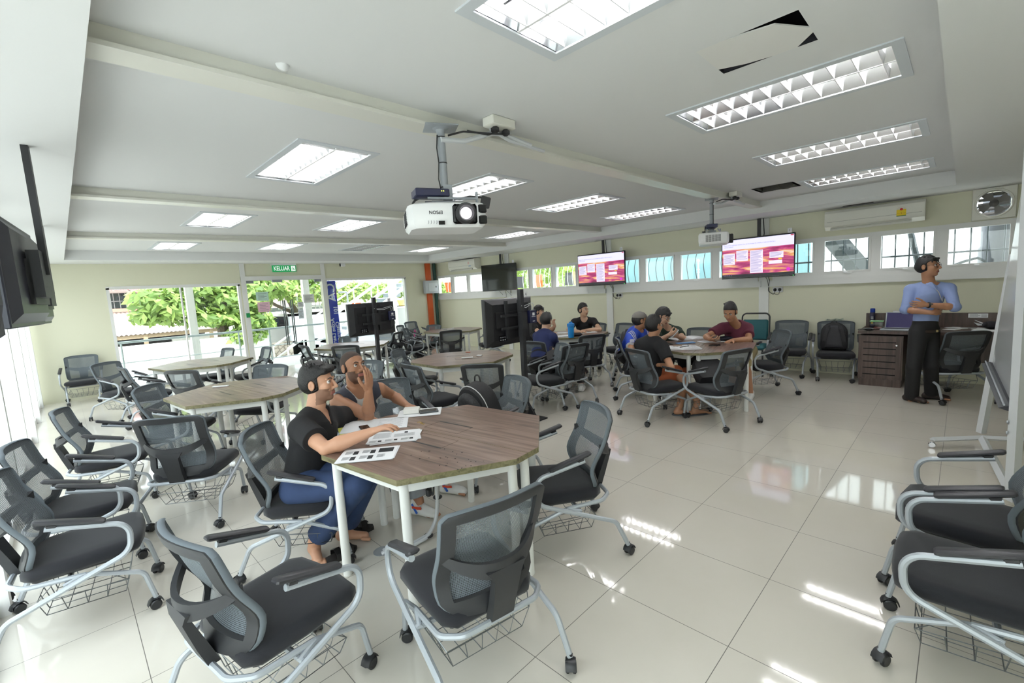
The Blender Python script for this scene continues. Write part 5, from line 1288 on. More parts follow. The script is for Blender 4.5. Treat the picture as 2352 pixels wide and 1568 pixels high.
# laptop
x, y = drop(2062, 758); t = thing('laptop', 'open silver laptop on the desk half hidden behind the standing man', 'laptop', (x, y+0.05, 0.766), -0.15)
b = MB(); b.rbox((0, -0.01, 0.01), (0.34, 0.23, 0.018), 0.004); b.build('base', SILV, t)
b = MB(); b.bx(-0.14, 0.14, -0.06, 0.07, 0.0192, 0.0198); b.build('keyboard', BLKP, t, smooth=0)
Rl = Matrix.Rotation(-0.25, 3, 'X'); b = MB(); b.rbox(Vector((0, 0.12, 0.12)), (0.34, 0.01, 0.22), 0.003, R=Rl); b.build('lid', SILV, t)
b = MB(); c = Vector((0, 0.12, 0.12)); b.add([c+Rl @ Vector((sx*0.155, -0.0056, sz*0.10)) for sx, sz in ((-1,-1),(1,-1),(1,1),(-1,1))], [(0, 1, 2, 3)]); b.build('screen', mat('laptop_screen', srgb(26, 24, 40), 0.2, emit=srgb(60, 56, 96), estr=0.25), t, smooth=0)
x, y = drop(1995, 760); b = MB(); b.ell((0, 0, 0.022), (0.06, 0.04, 0.022), 14); b.tube(fillet([(-0.05, 0, 0.015), (-0.12, 0.02, 0.008), (-0.14, 0.15, 0.006), (0.0, 0.25, 0.006)], 0.05), 0.004, 5); tag(b.build('computer_mouse', BLKG, loc=(x, y+0.03, 0.766)), 'black mouse with its lead at the left end of the desk', 'mouse')
b = MB(); b.rbox((0, 0, 0.02), (0.26, 0.04, 0.03), 0.006); x, y = drop(2058, 728, 0.96); tag(b.build('power_strip', WHP, loc=(1.30, 6.52, 0.955)), 'white power strip lying on the desk\'s back panel', 'power strip')
x0, y0 = 1.95, 6.5
b = MB(); b.bx(1.93, 2.11, 6.496, 6.499, 0.895, 0.950); o = tag(b.build('desk_notice', PAPER, smooth=0), 'white printed notice on the back panel of the desk', 'notice')
q = MB()
for k in range(3): q.bx(1.945, 2.02+0.02*(k % 2), 6.4950, 6.4958, 0.910+0.012*k, 0.914+0.012*k); q.bx(2.05, 2.10, 6.4950, 6.4958, 0.906+0.012*k, 0.910+0.012*k)
q.build('print_lines', INK, o, smooth=0)
rr = random.Random(4)
for k, (px, py) in enumerate(((2185, 757), (2200, 750), (2225, 754), (2245, 745), (2252, 757), (2262, 760))):
    x, y = drop(px, py); b = MB(); w, h = (0.21, 0.15) if k % 2 else (0.14, 0.10)
    b.prism([(-w/2, -h/2), (w/2, -h/2), (w/2, h/2), (-w/2, h/2)], 0, 0.004+0.003*(k % 3)); o = b.build('loose_paper', PAPER if k != 2 else mat('paper_grey', srgb(150, 150, 152), 0.7), loc=(x, min(max(y+0.03, 5.98), 6.4), 0.766), rz=rr.uniform(-1, 1), smooth=0)
    tag(o, 'loose paper strewn on the desk right of the standing man', 'paper', 'papers on the desk')
for k in range(2):
    b = MB(); R = Matrix.Rotation(0.6+0.5*k, 3, 'Z') @ Matrix.Rotation(0.5, 3, 'X'); b.box((0, 0, 0.05), (0.2, 0.14, 0.003), R=R); x, y = drop(2258, 752); tag(b.build('crumpled_sheet', PAPER, loc=(x+0.02*k, y+0.05, 0.78), smooth=0), 'white sheet standing up from the pile at the right end of the desk', 'paper', 'papers on the desk')
x, y = drop(2276, 756); b = MB(); b.ell((0, 0, 0.05), (0.08, 0.06, 0.05), 14); b.ell((-0.05, -0.03, 0.055), (0.03, 0.035, 0.035), 10); tag(b.build('dark_pouch', mat('pouch', srgb(50, 48, 54), 0.8), loc=(x, y+0.06, 0.766)), 'dark rounded pouch at the right end of the desk', 'pouch')

# ------------------------------------------------------------------ teal banquet chair
t = thing('banquet_chair', 'teal upholstered stacking chair with black frame against the wall', 'chair', (-0.55, 6.05, 0), math.radians(185))
TEAL = mat('teal_vinyl', srgb(30, 92, 100), 0.55)
b = MB(); b.rbox((0, 0, 0.45), (0.42, 0.42, 0.07), 0.025); b.build('seat', TEAL, t)
b = MB(); b.rbox((0, -0.245, 0.70), (0.38, 0.04, 0.34), 0.02, R=Matrix.Rotation(0.12, 3, 'X')); b.build('backrest', TEAL, t)
b = MB(); b.tube(fillet([(-0.21, -0.20, 0.43), (-0.205, -0.29, 0.97), (0.205, -0.29, 0.97), (0.21, -0.20, 0.43)], 0.07), 0.0125, 8); b.build('back_frame', BLKP, t)
for sx in (-1, 1):
    b = MB(); b.tube([(sx*0.21, -0.20, 0.43), (sx*0.22, -0.28, 0)], 0.0125, 8); b.build('leg', BLKP, t)
    b = MB(); b.tube([(sx*0.19, 0.18, 0.42), (sx*0.20, 0.21, 0)], 0.0125, 8); b.build('leg', BLKP, t)

# ------------------------------------------------------------------ whiteboard on its stand
WBF = mat('whiteboard_frame', srgb(206, 209, 212), 0.4)
t = thing('rolling_whiteboard', 'tall rolling whiteboard in a white frame at the picture edge', 'whiteboard', (2.1, 3.2, 0))
o_ = Vector((2.1, 3.2, 0))
A0, A1 = Vector((2.04, 3.96, 0.05))-o_, Vector((2.175, 4.08, 1.66))-o_
B0, B1 = Vector((2.15, 2.36, 0.05))-o_, Vector((2.13, 2.40, 2.35))-o_
def post(a, c, name):
    b = MB(); b.tube([a, c], 0.0, 4, flat=(0.05, 0.035, (0, 1, 0))); return b.build(name, WBF, t, smooth=0)
post(A0, A1, 'post'); post(B0, B1, 'post')
b = MB()
TA = A0.lerp(A1, 0.40)+Vector((0.0, -0.03, 0)); TBk = B0.lerp(B1, 0.26)+Vector((0.0, 0.04, 0))
UA = A1+Vector((0, -0.03, -0.02)); UB = B1+Vector((0, 0.04, -0.05)); UA = UA+(UA-TA)*0.0
th = Vector((0.012, 0, 0))
b.add([TA-th, TBk-th, UB-th, UA-th, TA+th, TBk+th, UB+th, UA+th], [(0,3,2,1), (4,5,6,7), (0,1,5,4), (1,2,6,5), (2,3,7,6), (3,0,4,7)]); b.build('board', mat('whiteboard_surface', srgb(214, 217, 220), 0.12), t, smooth=0)
b = MB(); b.tube([TA+Vector((-0.03, 0, 0)), TBk+Vector((-0.03, 0, 0))], 0.0, 4, flat=(0.018, 0.05, (0, 0, 1))); b.build('pen_tray', mat('tray_dark', srgb(48, 50, 56), 0.5), t, smooth=0)
b = MB(); b.tube([TA+Vector((-0.055, 0, 0.022)), TBk+Vector((-0.055, 0, 0.022))], 0.006, 6); b.build('tray_lip', SILV, t)
for nm, y in (('far', 3.96), ('near', 2.36)):
    z = 0.075; b = MB(); yy = y-3.2
    p0 = Vector((1.73, 3.42, z))-o_ if nm == 'far' else Vector((1.75, 2.0, z))-o_
    c0 = Vector((2.04, 3.70, z))-o_ if nm == 'far' else Vector((2.15, 2.36, z))-o_
    p1 = Vector((2.6, 3.95, z))-o_ if nm == 'far' else Vector((2.6, 2.6, z))-o_
    if nm == 'far':
        b.tube([p0, p0+(c0-p0)*1.0, p1], 0.0, 4, flat=(0.022, 0.03, (0, 0, 1))); b.build('foot', WBF, t, smooth=0)
        for q in (p0, p1):
            k = MB(); k.lathe([(0, -0.012), (0.022, -0.012), (0.028, 0), (0.022, 0.012), (0, 0.012)], (q.x, q.y, 0.028), 14, R=Matrix.Rotation(PI/2, 3, 'X')); k.cyl((q.x, q.y, 0.03), (q.x, q.y, 0.07), 0.012, 8); k.build('caster', CHROME, t)
b = MB(); b.tube([Vector((2.04, 3.70, 0.075))-o_, Vector((2.15, 2.42, 0.075))-o_], 0.0, 4, flat=(0.022, 0.03, (0, 0, 1))); b.build('base_bar', WBF, t, smooth=0)
b = MB()
for z in (0.50, 0.57): b.lathe([(0, 0), (0.012, 0), (0.010, 0.006), (0, 0.006)], (B0.x-0.04, B0.y, z), 12, R=Matrix.Rotation(-PI/2, 3, 'Y'))
b.build('bolt', SILV, t)

# ------------------------------------------------------------------ bags
BAGM = mat('bag_black', srgb(28, 28, 31), 0.7, bump=(120, 0.3)); BAGM2 = mat('bag_charcoal', srgb(44, 44, 48), 0.7); PIPE = mat('bag_piping_white', srgb(214, 214, 216), 0.5)
def hexcloth():
    m = bpy.data.materials.new('quilted_hexagons'); m.use_nodes = True; nt = m.node_tree; bb = nt.nodes['Principled BSDF']
    tc = nt.nodes.new('ShaderNodeTexCoord'); v = nt.nodes.new('ShaderNodeTexVoronoi'); v.feature = 'DISTANCE_TO_EDGE'; v.inputs['Scale'].default_value = 24; v.inputs['Randomness'].default_value = 0.25
    nt.links.new(tc.outputs['Object'], v.inputs['Vector'])
    nt.links.new(RAMP(nt, v.outputs['Distance'], [(0.0, srgb(18, 18, 20)), (0.12, srgb(40, 40, 43))]), bb.inputs['Base Color']); bb.inputs['Roughness'].default_value = 0.6
    bp = nt.nodes.new('ShaderNodeBump'); bp.inputs['Distance'].default_value = 0.006; nt.links.new(v.outputs['Distance'], bp.inputs['Height']); nt.links.new(bp.outputs[0], bb.inputs['Normal'])
    return m
def backpack(loc, rz, tilt, label, w=0.32, h=0.46, d=0.18, front=None, logo=None, straps=False, roll=0.0):
    t = thing('backpack', label, 'backpack', loc, rz); t.rotation_euler = (tilt, roll, rz)
    def arch(s, dd, zoff=0.0, n=10):
        r = w/2*s; pts = [(-r, dd, 0.015+zoff), (-r, dd, h-r-zoff*0.5)]
        pts = [(-r*0.9, dd, 0.02+zoff), (-r, dd, 0.06+zoff)]
        for k in range(n+1):
            a = PI-PI*k/n; pts.append((r*math.cos(a), dd, (h-w*0.5*0.95)*1.0+r*math.sin(a)*0.95-zoff))
        return pts+[(r, dd, 0.06+zoff), (r*0.9, dd, 0.02+zoff)]
    b = MB(); b.loft([arch(0.90, d/2), arch(1.0, d/2-0.03), arch(1.0, -d/2+0.05), arch(0.93, -d/2+0.01), arch(0.8, -d/2, 0.02)]); b.build('main_body', BAGM, t, smooth=50)
    b = MB(); b.loft([arch(0.80, -d/2+0.005, 0.01), arch(0.80, -d/2-0.03, 0.015), arch(0.7, -d/2-0.05, 0.03), arch(0.5, -d/2-0.056, 0.07)]); b.build('front_pocket', front or BAGM2, t, smooth=50)
    b = MB(); b.tube([Vector(p)+Vector((0, 0, 0.004)) for p in arch(0.985, -d/2+0.035)[1:-1]], 0.004, 5); b.build('zip_piping', PIPE if front else BAGM2, t)
    b = MB(); b.tube(fillet([(-0.04, d/2-0.02, h-0.02), (-0.03, d/2, h+0.04), (0.03, d/2, h+0.04), (0.04, d/2-0.02, h-0.02)], 0.03), 0.007, 6); b.build('grab_loop', BAGM, t)
    if logo:
        text_mesh('lettering', logo, 0.034, PIPE, axes((0.0, -d/2-0.0585, h*0.60), (1, 0, 0), (0, 0, 1)), t, 0.0008)
        b = MB(); b.tube([(0.085, -d/2-0.05, h*0.69), (0.09, -d/2-0.05, h*0.63)], 0.006, 6); b.build('zip_puller', PIPE, t)
    if straps:
        for sx in (-1, 1):
            b = MB(); b.tube(fillet([(sx*0.05, -d/2-0.02, h-0.06), (sx*0.085, -d/2-0.09, h*0.75), (sx*0.12, -d/2-0.08, h*0.3), (sx*0.14, -d/2-0.02, 0.03)], 0.08), 0.0, 6, flat=(0.006, 0.028, (0, 1, 0))); b.build('shoulder_strap', BAGM, t)
    return t
def on_chair(k, dx, dy, dz=0.42):
    x, y, a = CH[k][:3]; a = math.radians(a); return (x+dx*math.cos(a)-dy*math.sin(a), y+dx*math.sin(a)+dy*math.cos(a), dz), a
l, a = on_chair('J4', 0.02, 0.02); backpack(l, a+PI+0.25, 0.28, 'black backpack quilted in hexagons with white piping, on a chair at the students\' table', 0.36, 0.44, 0.17, hexcloth(), 'Just One', roll=-0.12)
l, a = on_chair('W2', 0.02, -0.02); backpack(l, a+PI, -0.22, 'black backpack with its straps to the front on the chair next to the desk', 0.33, 0.42, 0.16, straps=True)
b = MB(); rr = random.Random(8)
for k in range(5):
    pts = [(rr.uniform(-0.12, 0.12), rr.uniform(-0.02, 0.02), rr.uniform(-0.01, 0.03)) for _ in range(4)]; b.tube(pts, 0.0, 5, flat=(0.003, 0.02, (0, 0, 1)))
l, a = on_chair('W2', 0.0, -0.31, 0.85); tag(b.build('clear_bag', CLEARP, loc=l, rz=a), 'crumpled clear plastic lying over the back of the chair next to the desk', 'plastic bag')
l, a = on_chair('G', 0.0, 0.02); backpack(l, a+2.6, 1.05, 'slumped black bag on the chair nearest the aisle at the far table', 0.34, 0.42, 0.16)
l, a = on_chair('L2', -0.05, 0.0); backpack(l, a+2.9, 0.9, 'black bag sunk on the empty chair near the blue bottle\'s table', 0.32, 0.40, 0.15)
l, a = on_chair('L4', 0.0, 0.0); backpack(l, a+PI, -0.1, 'tall black backpack on the chair at the right end of the blue bottle\'s table', 0.36, 0.42, 0.2)
x, y, a = CH['K3'][:3]; b = MB(); b.ell((0, 0, 0), (0.16, 0.13, 0.075), 14); tag(b.build('basket_bag', BAGM, loc=(x, y, 0.215)), 'black bag stuffed in the wire basket of the edge-on chair', 'bag')
p = at(951, 764, t=None, x=-8.9); b = MB(); b.lathe([(0, 0), (0.035, 0), (0.038, 0.02), (0.036, 0.15), (0.015, 0.18), (0.018, 0.20), (0, 0.21)], n=14)
MAG = mat('magenta_plastic', srgb(170, 30, 110), 0.4)
l, a = on_chair('K6', 0.12, 0.02); tag(b.build('magenta_bottle', MAG, loc=l), 'magenta bottle on the chair by the orange pipe', 'bottle')
l, a = on_chair('K9', 0.0, 0.05); b = MB(); b.ell((0, 0, 0.06), (0.11, 0.09, 0.06), 14); tag(b.build('maroon_pouch', mat('maroon_cloth', srgb(110, 20, 60), 0.8), loc=l), 'maroon pouch on the chair at the right end of the farthest corner table', 'pouch')

# ------------------------------------------------------------------ things on the tables
ZT = 0.7462
def sheet_print(o, w, h, blocks, lines, z):
    q = MB()
    for x0, x1, y0, y1 in blocks: q.bx(x0*w, x1*w, y0*h, y1*h, z, z+0.0003)
    if blocks: q.build('printed_block', INKD, o, smooth=0)
    q = MB()
    for x0, x1, y0, y1, n in lines:
        for k in range(n):
            yy = y1-(y1-y0)*(k+0.5)/n; q.bx(x0*w, (x1-(0.03 if k % 3 == 2 else 0))*w, yy*h-0.0009, yy*h+0.0009, z, z+0.0002)
    if lines: q.build('print_lines', INK, o, smooth=0)
def paper(px, py, rz, w, h, label, group=None, stack=1, blocks=(), lines=(), mtl=None, dz=0.0, skew=0.05):
    a = at(px, py, z=ZT); t = None
    b = MB(); rr = random.Random(int(px))
    for k in range(stack):
        b.T = Matrix.Translation((rr.uniform(-1, 1)*0.01*(k > 0 and k < stack-1), rr.uniform(-1, 1)*0.01*(k > 0 and k < stack-1), 0)) @ Matrix.Rotation(rr.uniform(-skew, skew)*(k < stack-1), 4, 'Z')
        b.prism([(-w/2, -h/2), (w/2, -h/2), (w/2, h/2), (-w/2, h/2)], 0.0008*k, 0.0008*k+0.0005)
    b.T = None
    o = b.build('paper_sheets', mtl or PAPER, loc=(float(a[0]), float(a[1]), ZT+dz), rz=rz, smooth=0); tag(o, label, 'papers', group)
    sheet_print(o, w, h, blocks, lines, 0.0008*stack)
    return o
six = [(-.46+.31*i, -.20+.31*i, .05-.42*j, .38-.42*j) for i in range(3) for j in range(2)]
ctr = lambda q: [(a_+0.02, b_-0.10, c_+0.06, d_-0.04, 9) for a_, b_, c_, d_ in q]
th = math.atan2(CR[1], CR[0])
paper(846, 1044, th+0.12, 0.30, 0.205, 'printed sheets with six picture boxes at the near corner of the students\' table', None, 5, [(x1-0.09, x1, y0, y0+0.26) for x0, x1, y0, y1 in six[:4]]+[(0.17, 0.44, .06, .38)], ctr(six))
paper(905, 1003, th+0.16, 0.30, 0.205, 'fanned printed handouts in front of the barefoot student\'s hands', None, 7, [(x0+0.17, x0+0.24, -0.42, -0.30) for x0 in (-.46, -.15, .16)]+[(0.2, 0.27, 0.22, 0.36)], [(-.42, -.06, -.1, .4, 12), (.0, .42, -.1, .2, 8)]+[(x0, x0+0.15, -.45, -.27, 6) for x0 in (-.46, -.15, .16)], dz=0.0, skew=0.16)
o = paper(862, 975, th+0.18, 0.42, 0.27, 'open exercise book under the barefoot student\'s forearms', None, 4, (), [(.05, .44, -.4, .4, 14)], dz=0.0)
paper(806, 988, th+0.45, 0.15, 0.21, 'yellow leaflet sticking out beneath the open exercise book', None, 1, (), [(-.4, .4, -.3, .3, 6)], mat('yellow_paper', srgb(226, 226, 110), 0.7), dz=-0.0)
o = paper(966, 947, th+0.10, 0.30, 0.20, 'open blank notebook at the far edge of the students\' table', None, 5, (), [], dz=0.0)
def phone(px, py, rz, label, mtl, w=0.075, d=0.15, h=0.009, dz=0.0, cat='phone', name='phone'):
    a = at(px, py, z=ZT+dz); b = MB(); b.rbox((0, 0, h/2), (w, d, h), 0.003); o = b.build(name, mtl, loc=(float(a[0]), float(a[1]), ZT+dz), rz=rz); tag(o, label, cat)
    if cat == 'phone':
        q = MB(); q.bx(-w/2+0.004, w/2-0.004, -d/2+0.012, d/2-0.012, h, h+0.0004); q.build('screen', BLKG, o, smooth=0)
    return o
phone(985, 945, th-1.3, 'dark grey phone case on the open blank notebook', mat('case_grey', srgb(66, 70, 72), 0.5), 0.085, 0.135, 0.012, 0.0045)
b = MB(); b.rbox((0, 0, 0.0175), (0.115, 0.085, 0.035), 0.004); a = at(946, 947, z=ZT+0.005); o = tag(b.build('white_box', mat('carton_white', srgb(226, 224, 218), 0.5), loc=(float(a[0]), float(a[1]), ZT+0.0045), rz=th+0.1), 'small white carton on the open blank notebook', 'box')
phone(838, 984, th+0.5, 'black phone lying on the open exercise book', BLKG, 0.06, 0.11, 0.01, 0.004)
b = MB(); rr = random.Random(2)
for k in range(26):
    x, y = rr.uniform(-.12, .3), rr.uniform(-.12, .08); b.box((x, y, 0.0006), (rr.uniform(.003, .012), 0.003, 0.0012), rz=rr.uniform(0, 3))
a = at(1010, 1040, z=ZT); o = b.build('eraser_crumbs', INKD, loc=(float(a[0]), float(a[1]), 0.7451), smooth=0); tag(o, 'dark rubbings scattered on the students\' table', 'crumbs', None, 'stuff')
a = at(967, 971, z=ZT); b = MB()
for k in range(14): b.box((rr.uniform(-.04, .04), rr.uniform(-.012, .012), 0.001), (0.012, 0.006, 0.002), rz=rr.uniform(0, 3))
tag(b.build('glue_residue', mat('glue_tan', srgb(176, 150, 96), 0.8), loc=(float(a[0]), float(a[1]), 0.7451), smooth=0), 'tan glue residue next to the farther cable flap', 'residue', None, 'stuff')
# cable duct flips / white socket lids on the other tables
for px, py, rz, w, lab in ((507, 888, 0.9, 0.16, 'white strip lying beside the cable slot of the second table'), (1073, 822, 0.9, 0.15, 'white power strip on the middle table'), (1101, 817, 0.4, 0.07, 'small white paper on the middle table, next to the strip'), (1020, 756, 0.9, 0.14, 'white strip on the farthest corner table'), (1040, 754, 0.5, 0.05, 'small white plug on the farthest corner table')):
    a = at(px, py, z=ZT); b = MB(); b.rbox((0, 0, 0.006), (w, 0.04 if w > 0.1 else 0.05, 0.012), 0.003); tag(b.build('table_strip', WHP, loc=(float(a[0]), float(a[1]), ZT), rz=rz), lab, 'strip')
a = at(1075, 809, z=ZT); b = MB(); b.rbox((0, 0, 0.003), (0.07, 0.025, 0.006), 0.001); tag(b.build('orange_scrap', mat('scrap_orange', srgb(190, 100, 60), 0.7), loc=(float(a[0]), float(a[1]), ZT), rz=0.3), 'small orange scrap on the middle table', 'scrap')
# far table with the textbooks
def book(px, py, rz, w, h, label, cover=None, openb=True, th_=0.03):
    a = at(px, py, z=ZT); t = thing('open_book' if openb else 'closed_book', label, 'book', (float(a[0]), float(a[1]), ZT), rz)
    if openb:
        for s in (-1, 1):
            b = MB(); n = 8; top, bot = [], []
            rings = []
            for k in range(n+1):
                u = k/n; x = s*u*w/2; z = th_*(0.35+0.65*math.sin(min(1, u*2.2)*PI/2))*(1-0.45*u*u)
                rings.append([(x, -h/2, 0.001), (x, h/2, 0.001), (x, h/2, z), (x, -h/2, z)])
            b.loft(rings); o = b.build('page_block', PAPER, t, smooth=40)
            q = MB()
            for k in range(11):
                yy = h*0.38-h*0.76*k/10
                for (u0, u1) in ((0.35, 0.6), (0.6, 0.85)):
                    z0 = th_*(0.35+0.65*math.sin(min(1, u0*2.2)*PI/2))*(1-0.45*u0*u0)+0.0006; z1 = th_*(0.35+0.65*math.sin(min(1, u1*2.2)*PI/2))*(1-0.45*u1*u1)+0.0006
                    q.quad((s*u0*w/2, yy-0.002, z0), (s*u1*w/2, yy-0.002, z1), (s*u1*w/2, yy+0.002, z1), (s*u0*w/2, yy+0.002, z0))
            q.build('print_lines', INK, o, smooth=0)
    else:
        b = MB(); b.rbox((0, 0, th_/2), (w, h, th_), 0.002); b.build('cover', cover, t)
    return t
book(1580, 778, th+0.15, 0.46, 0.27, 'open textbook at the far side of the table in front of the phone user')
book(1562, 801, th-0.1, 0.46, 0.25, 'open textbook nearest us on the far table, a pen across it')
book(1574, 788, th+0.05, 0.24, 0.10, 'blue and white booklet between the two open textbooks', mat('cover_blue', srgb(110, 150, 196), 0.5), False, 0.012)
paper(1633, 784, th+0.05, 0.30, 0.20, 'white papers in front of the boy in maroon', None, 3, (), [(-.4, .3, -.3, .3, 7)])
a = at(1655, 782, z=ZT); b = MB(); b.rbox((0, 0, 0.025), (0.30, 0.16, 0.05), 0.02); tag(b.build('pencil_case', mat('case_navy', srgb(26, 28, 44), 0.7), loc=(float(a[0]), float(a[1])+0.02, ZT), rz=th+0.3), 'dark navy pouch under the boy in maroon\'s hand', 'pouch')
a = at(1682, 771, z=ZT); b = MB(); b.rbox((0, 0, 0.04), (0.13, 0.05, 0.06), 0.018, R=Matrix.Rotation(0.2, 3, 'Y')); tag(b.build('red_pouch', mat('pouch_red', srgb(150, 34, 44), 0.7), loc=(float(a[0]), float(a[1]), ZT), rz=th), 'red and navy pouch in front of the maroon shirt', 'pouch')
b = MB(); a = at(1572, 797, z=ZT+0.03); b.cyl((-0.07, 0, 0), (0.07, 0, 0.004), 0.005, 8); tag(b.build('black_pen', BLKG, loc=(float(a[0]), float(a[1]), ZT+0.036), rz=th+0.4), 'black pen lying across the nearest open textbook', 'pen')
b = MB(); a = at(1556, 795, z=ZT+0.03); b.rbox((0, 0, 0.006), (0.11, 0.03, 0.012), 0.003); tag(b.build('pencil_box', mat('tan_metal', srgb(150, 130, 110), 0.5), loc=(float(a[0]), float(a[1]), ZT+0.032), rz=th+0.1), 'tan pencil tin on the nearest open textbook', 'tin')
phone(1535, 790, th+0.3, 'black phone at the left edge of the far table', BLKG, 0.07, 0.14)
phone(1641, 793, th+1.2, 'black phone on the seam of the far table', BLKG, 0.07, 0.14)
# blue shaker and papers on the next table
a = at(1312, 775, z=ZT); t = thing('shaker_bottle', 'bright blue shaker bottle standing on the table of four boys', 'bottle', (float(a[0]), float(a[1]), ZT))
SHK = mat('shaker_blue', srgb(34, 140, 214), 0.3)
b = MB(); b.lathe([(0, 0), (0.045, 0), (0.048, 0.01), (0.055, 0.19), (0, 0.19)], n=22); b.build('cup', SHK, t)
b = MB(); b.lathe([(0.055, 0.185), (0.062, 0.19), (0.062, 0.23), (0.05, 0.24), (0.03, 0.245), (0.025, 0.265), (0, 0.268)], n=22); b.build('lid', mat('shaker_lid', srgb(40, 130, 205), 0.4), t)
b = MB()
for k in range(8): b.box((0.0545*math.cos(-1.2+0.02*k), 0.0545*math.sin(-1.2+0.02*k), 0.05+0.014*k), (0.004, 0.018, 0.002), rz=-1.2)
b.build('scale_marks', mat('marks_blue', srgb(20, 90, 160), 0.5), t)
paper(1290, 772, th+0.1, 0.34, 0.22, 'thick white papers pushed towards the boy in navy', None, 8, (), [], skew=0.1)
paper(1290, 764, th-0.1, 0.3, 0.2, 'flat white sheet at the far left of the blue bottle\'s table', None, 2, (), [(-.4, .4, -.3, .3, 5)])
paper(1346, 763, th+0.2, 0.36, 0.24, 'spread worksheets in front of the boy in black facing us', None, 4, [(-.3, -.1, -.3, -.1), (.1, .3, 0, .2)], [(-.4, .4, .1, .4, 6)], skew=0.3)
a = at(1324, 772, z=ZT); b = MB(); b.rbox((0, 0, 0.03), (0.2, 0.09, 0.06), 0.025); tag(b.build('black_pencil_case', BAGM, loc=(float(a[0]), float(a[1]), ZT), rz=th), 'black pencil case right of the blue bottle', 'pencil case')

# ------------------------------------------------------------------ floor clutter at the students' table
t = thing('floor_outlet', 'round floor outlet with white flexible conduit rising to the students\' table', 'outlet', (float(at(878, 1266, z=0)[0]), float(at(878, 1266, z=0)[1]), 0))
b = MB(); b.lathe([(0.035, 0.0005), (0.055, 0.0005), (0.055, 0.004), (0.035, 0.004)], n=24); b.build('ring', GREYP, t)
b = MB(); b.lathe([(0, 0.0006), (0.036, 0.0006), (0.036, 0.001), (0, 0.001)], n=20); b.build('opening', BLKG, t)
o_ = np.array(t.location)
pts = [at(880, 1265, z=0.01), at(905, 1252, z=0.03), at(945, 1250, z=0.02), at(985, 1228, z=0.02), at(1004, 1190, z=0.06), at(1006, 1140, z=0.25), at(1004, 1100, z=0.45), at(1002, 1075, z=0.62)]
for dx in (0, 0.022):
    b = MB(); b.tube(fillet([tuple(p-o_+np.array([dx, -dx, 0.002])) for p in pts], 0.12), 0.012, 8); b.build('conduit', CABLEW, t)
b = MB()
for f_ in (3, 5): 
    p = pts[f_]-o_; b.lathe([(0.028, 0), (0.031, 0), (0.031, 0.008), (0.028, 0.008)], tuple(p+np.array([0.01, -0.01, 0])), 12)
b.build('cable_tie', BLKP, t)
b = MB(); p = at(985, 1085, z=0.55); b.tube(fillet([tuple(p), tuple(p+np.array([-0.03, 0.02, -0.10])), tuple(p+np.array([0.02, 0.0, -0.16])), tuple(p+np.array([0.05, 0, -0.03])), tuple(p+np.array([0.02, 0, 0.1]))], 0.05), 0.006, 6); b.rbox(tuple(p+np.array([-0.02, 0, -0.13])), (0.03, 0.03, 0.05), 0.006)
tag(b.build('black_lead', BLKP), 'black plug lead looped under the students\' table', 'cable')
SAND = mat('sandal_black', srgb(36, 33, 32), 0.55)
def sandal(px, py, rz, label):
    a = at(px, py, z=0.0); t = thing('sandal', label, 'sandal', (float(a[0]), float(a[1]), 0), rz, 'black strap sandals')
    out = [(-0.032, -0.13), (-0.04, -0.06), (-0.038, 0.02), (-0.05, 0.09), (-0.03, 0.14), (0.01, 0.15), (0.045, 0.11), (0.048, 0.04), (0.036, -0.04), (0.034, -0.12), (0.0, -0.142)]
    b = MB(); b.prism(out, 0.0, 0.022); b.build('sole', SAND, t, smooth=0)
    for y0, dy in ((0.07, 0.03), (0.02, -0.01)):
        b = MB(); b.tube([(-0.047, y0, 0.015), (-0.04, y0+dy*0.3, 0.05), (0, y0+dy*0.5, 0.068), (0.04, y0+dy*0.8, 0.048), (0.046, y0+dy, 0.015)], 0.0, 6, flat=(0.004, 0.022, (0, 0, 1))); b.build('strap', mat('strap_black', srgb(28, 26, 26), 0.4), t)
    return t
sandal(808, 1222, th-1.35, 'black sandal beyond the barefoot student\'s heel')
sandal(770, 1285, th-0.65, 'black strap sandal beneath the bare toes')
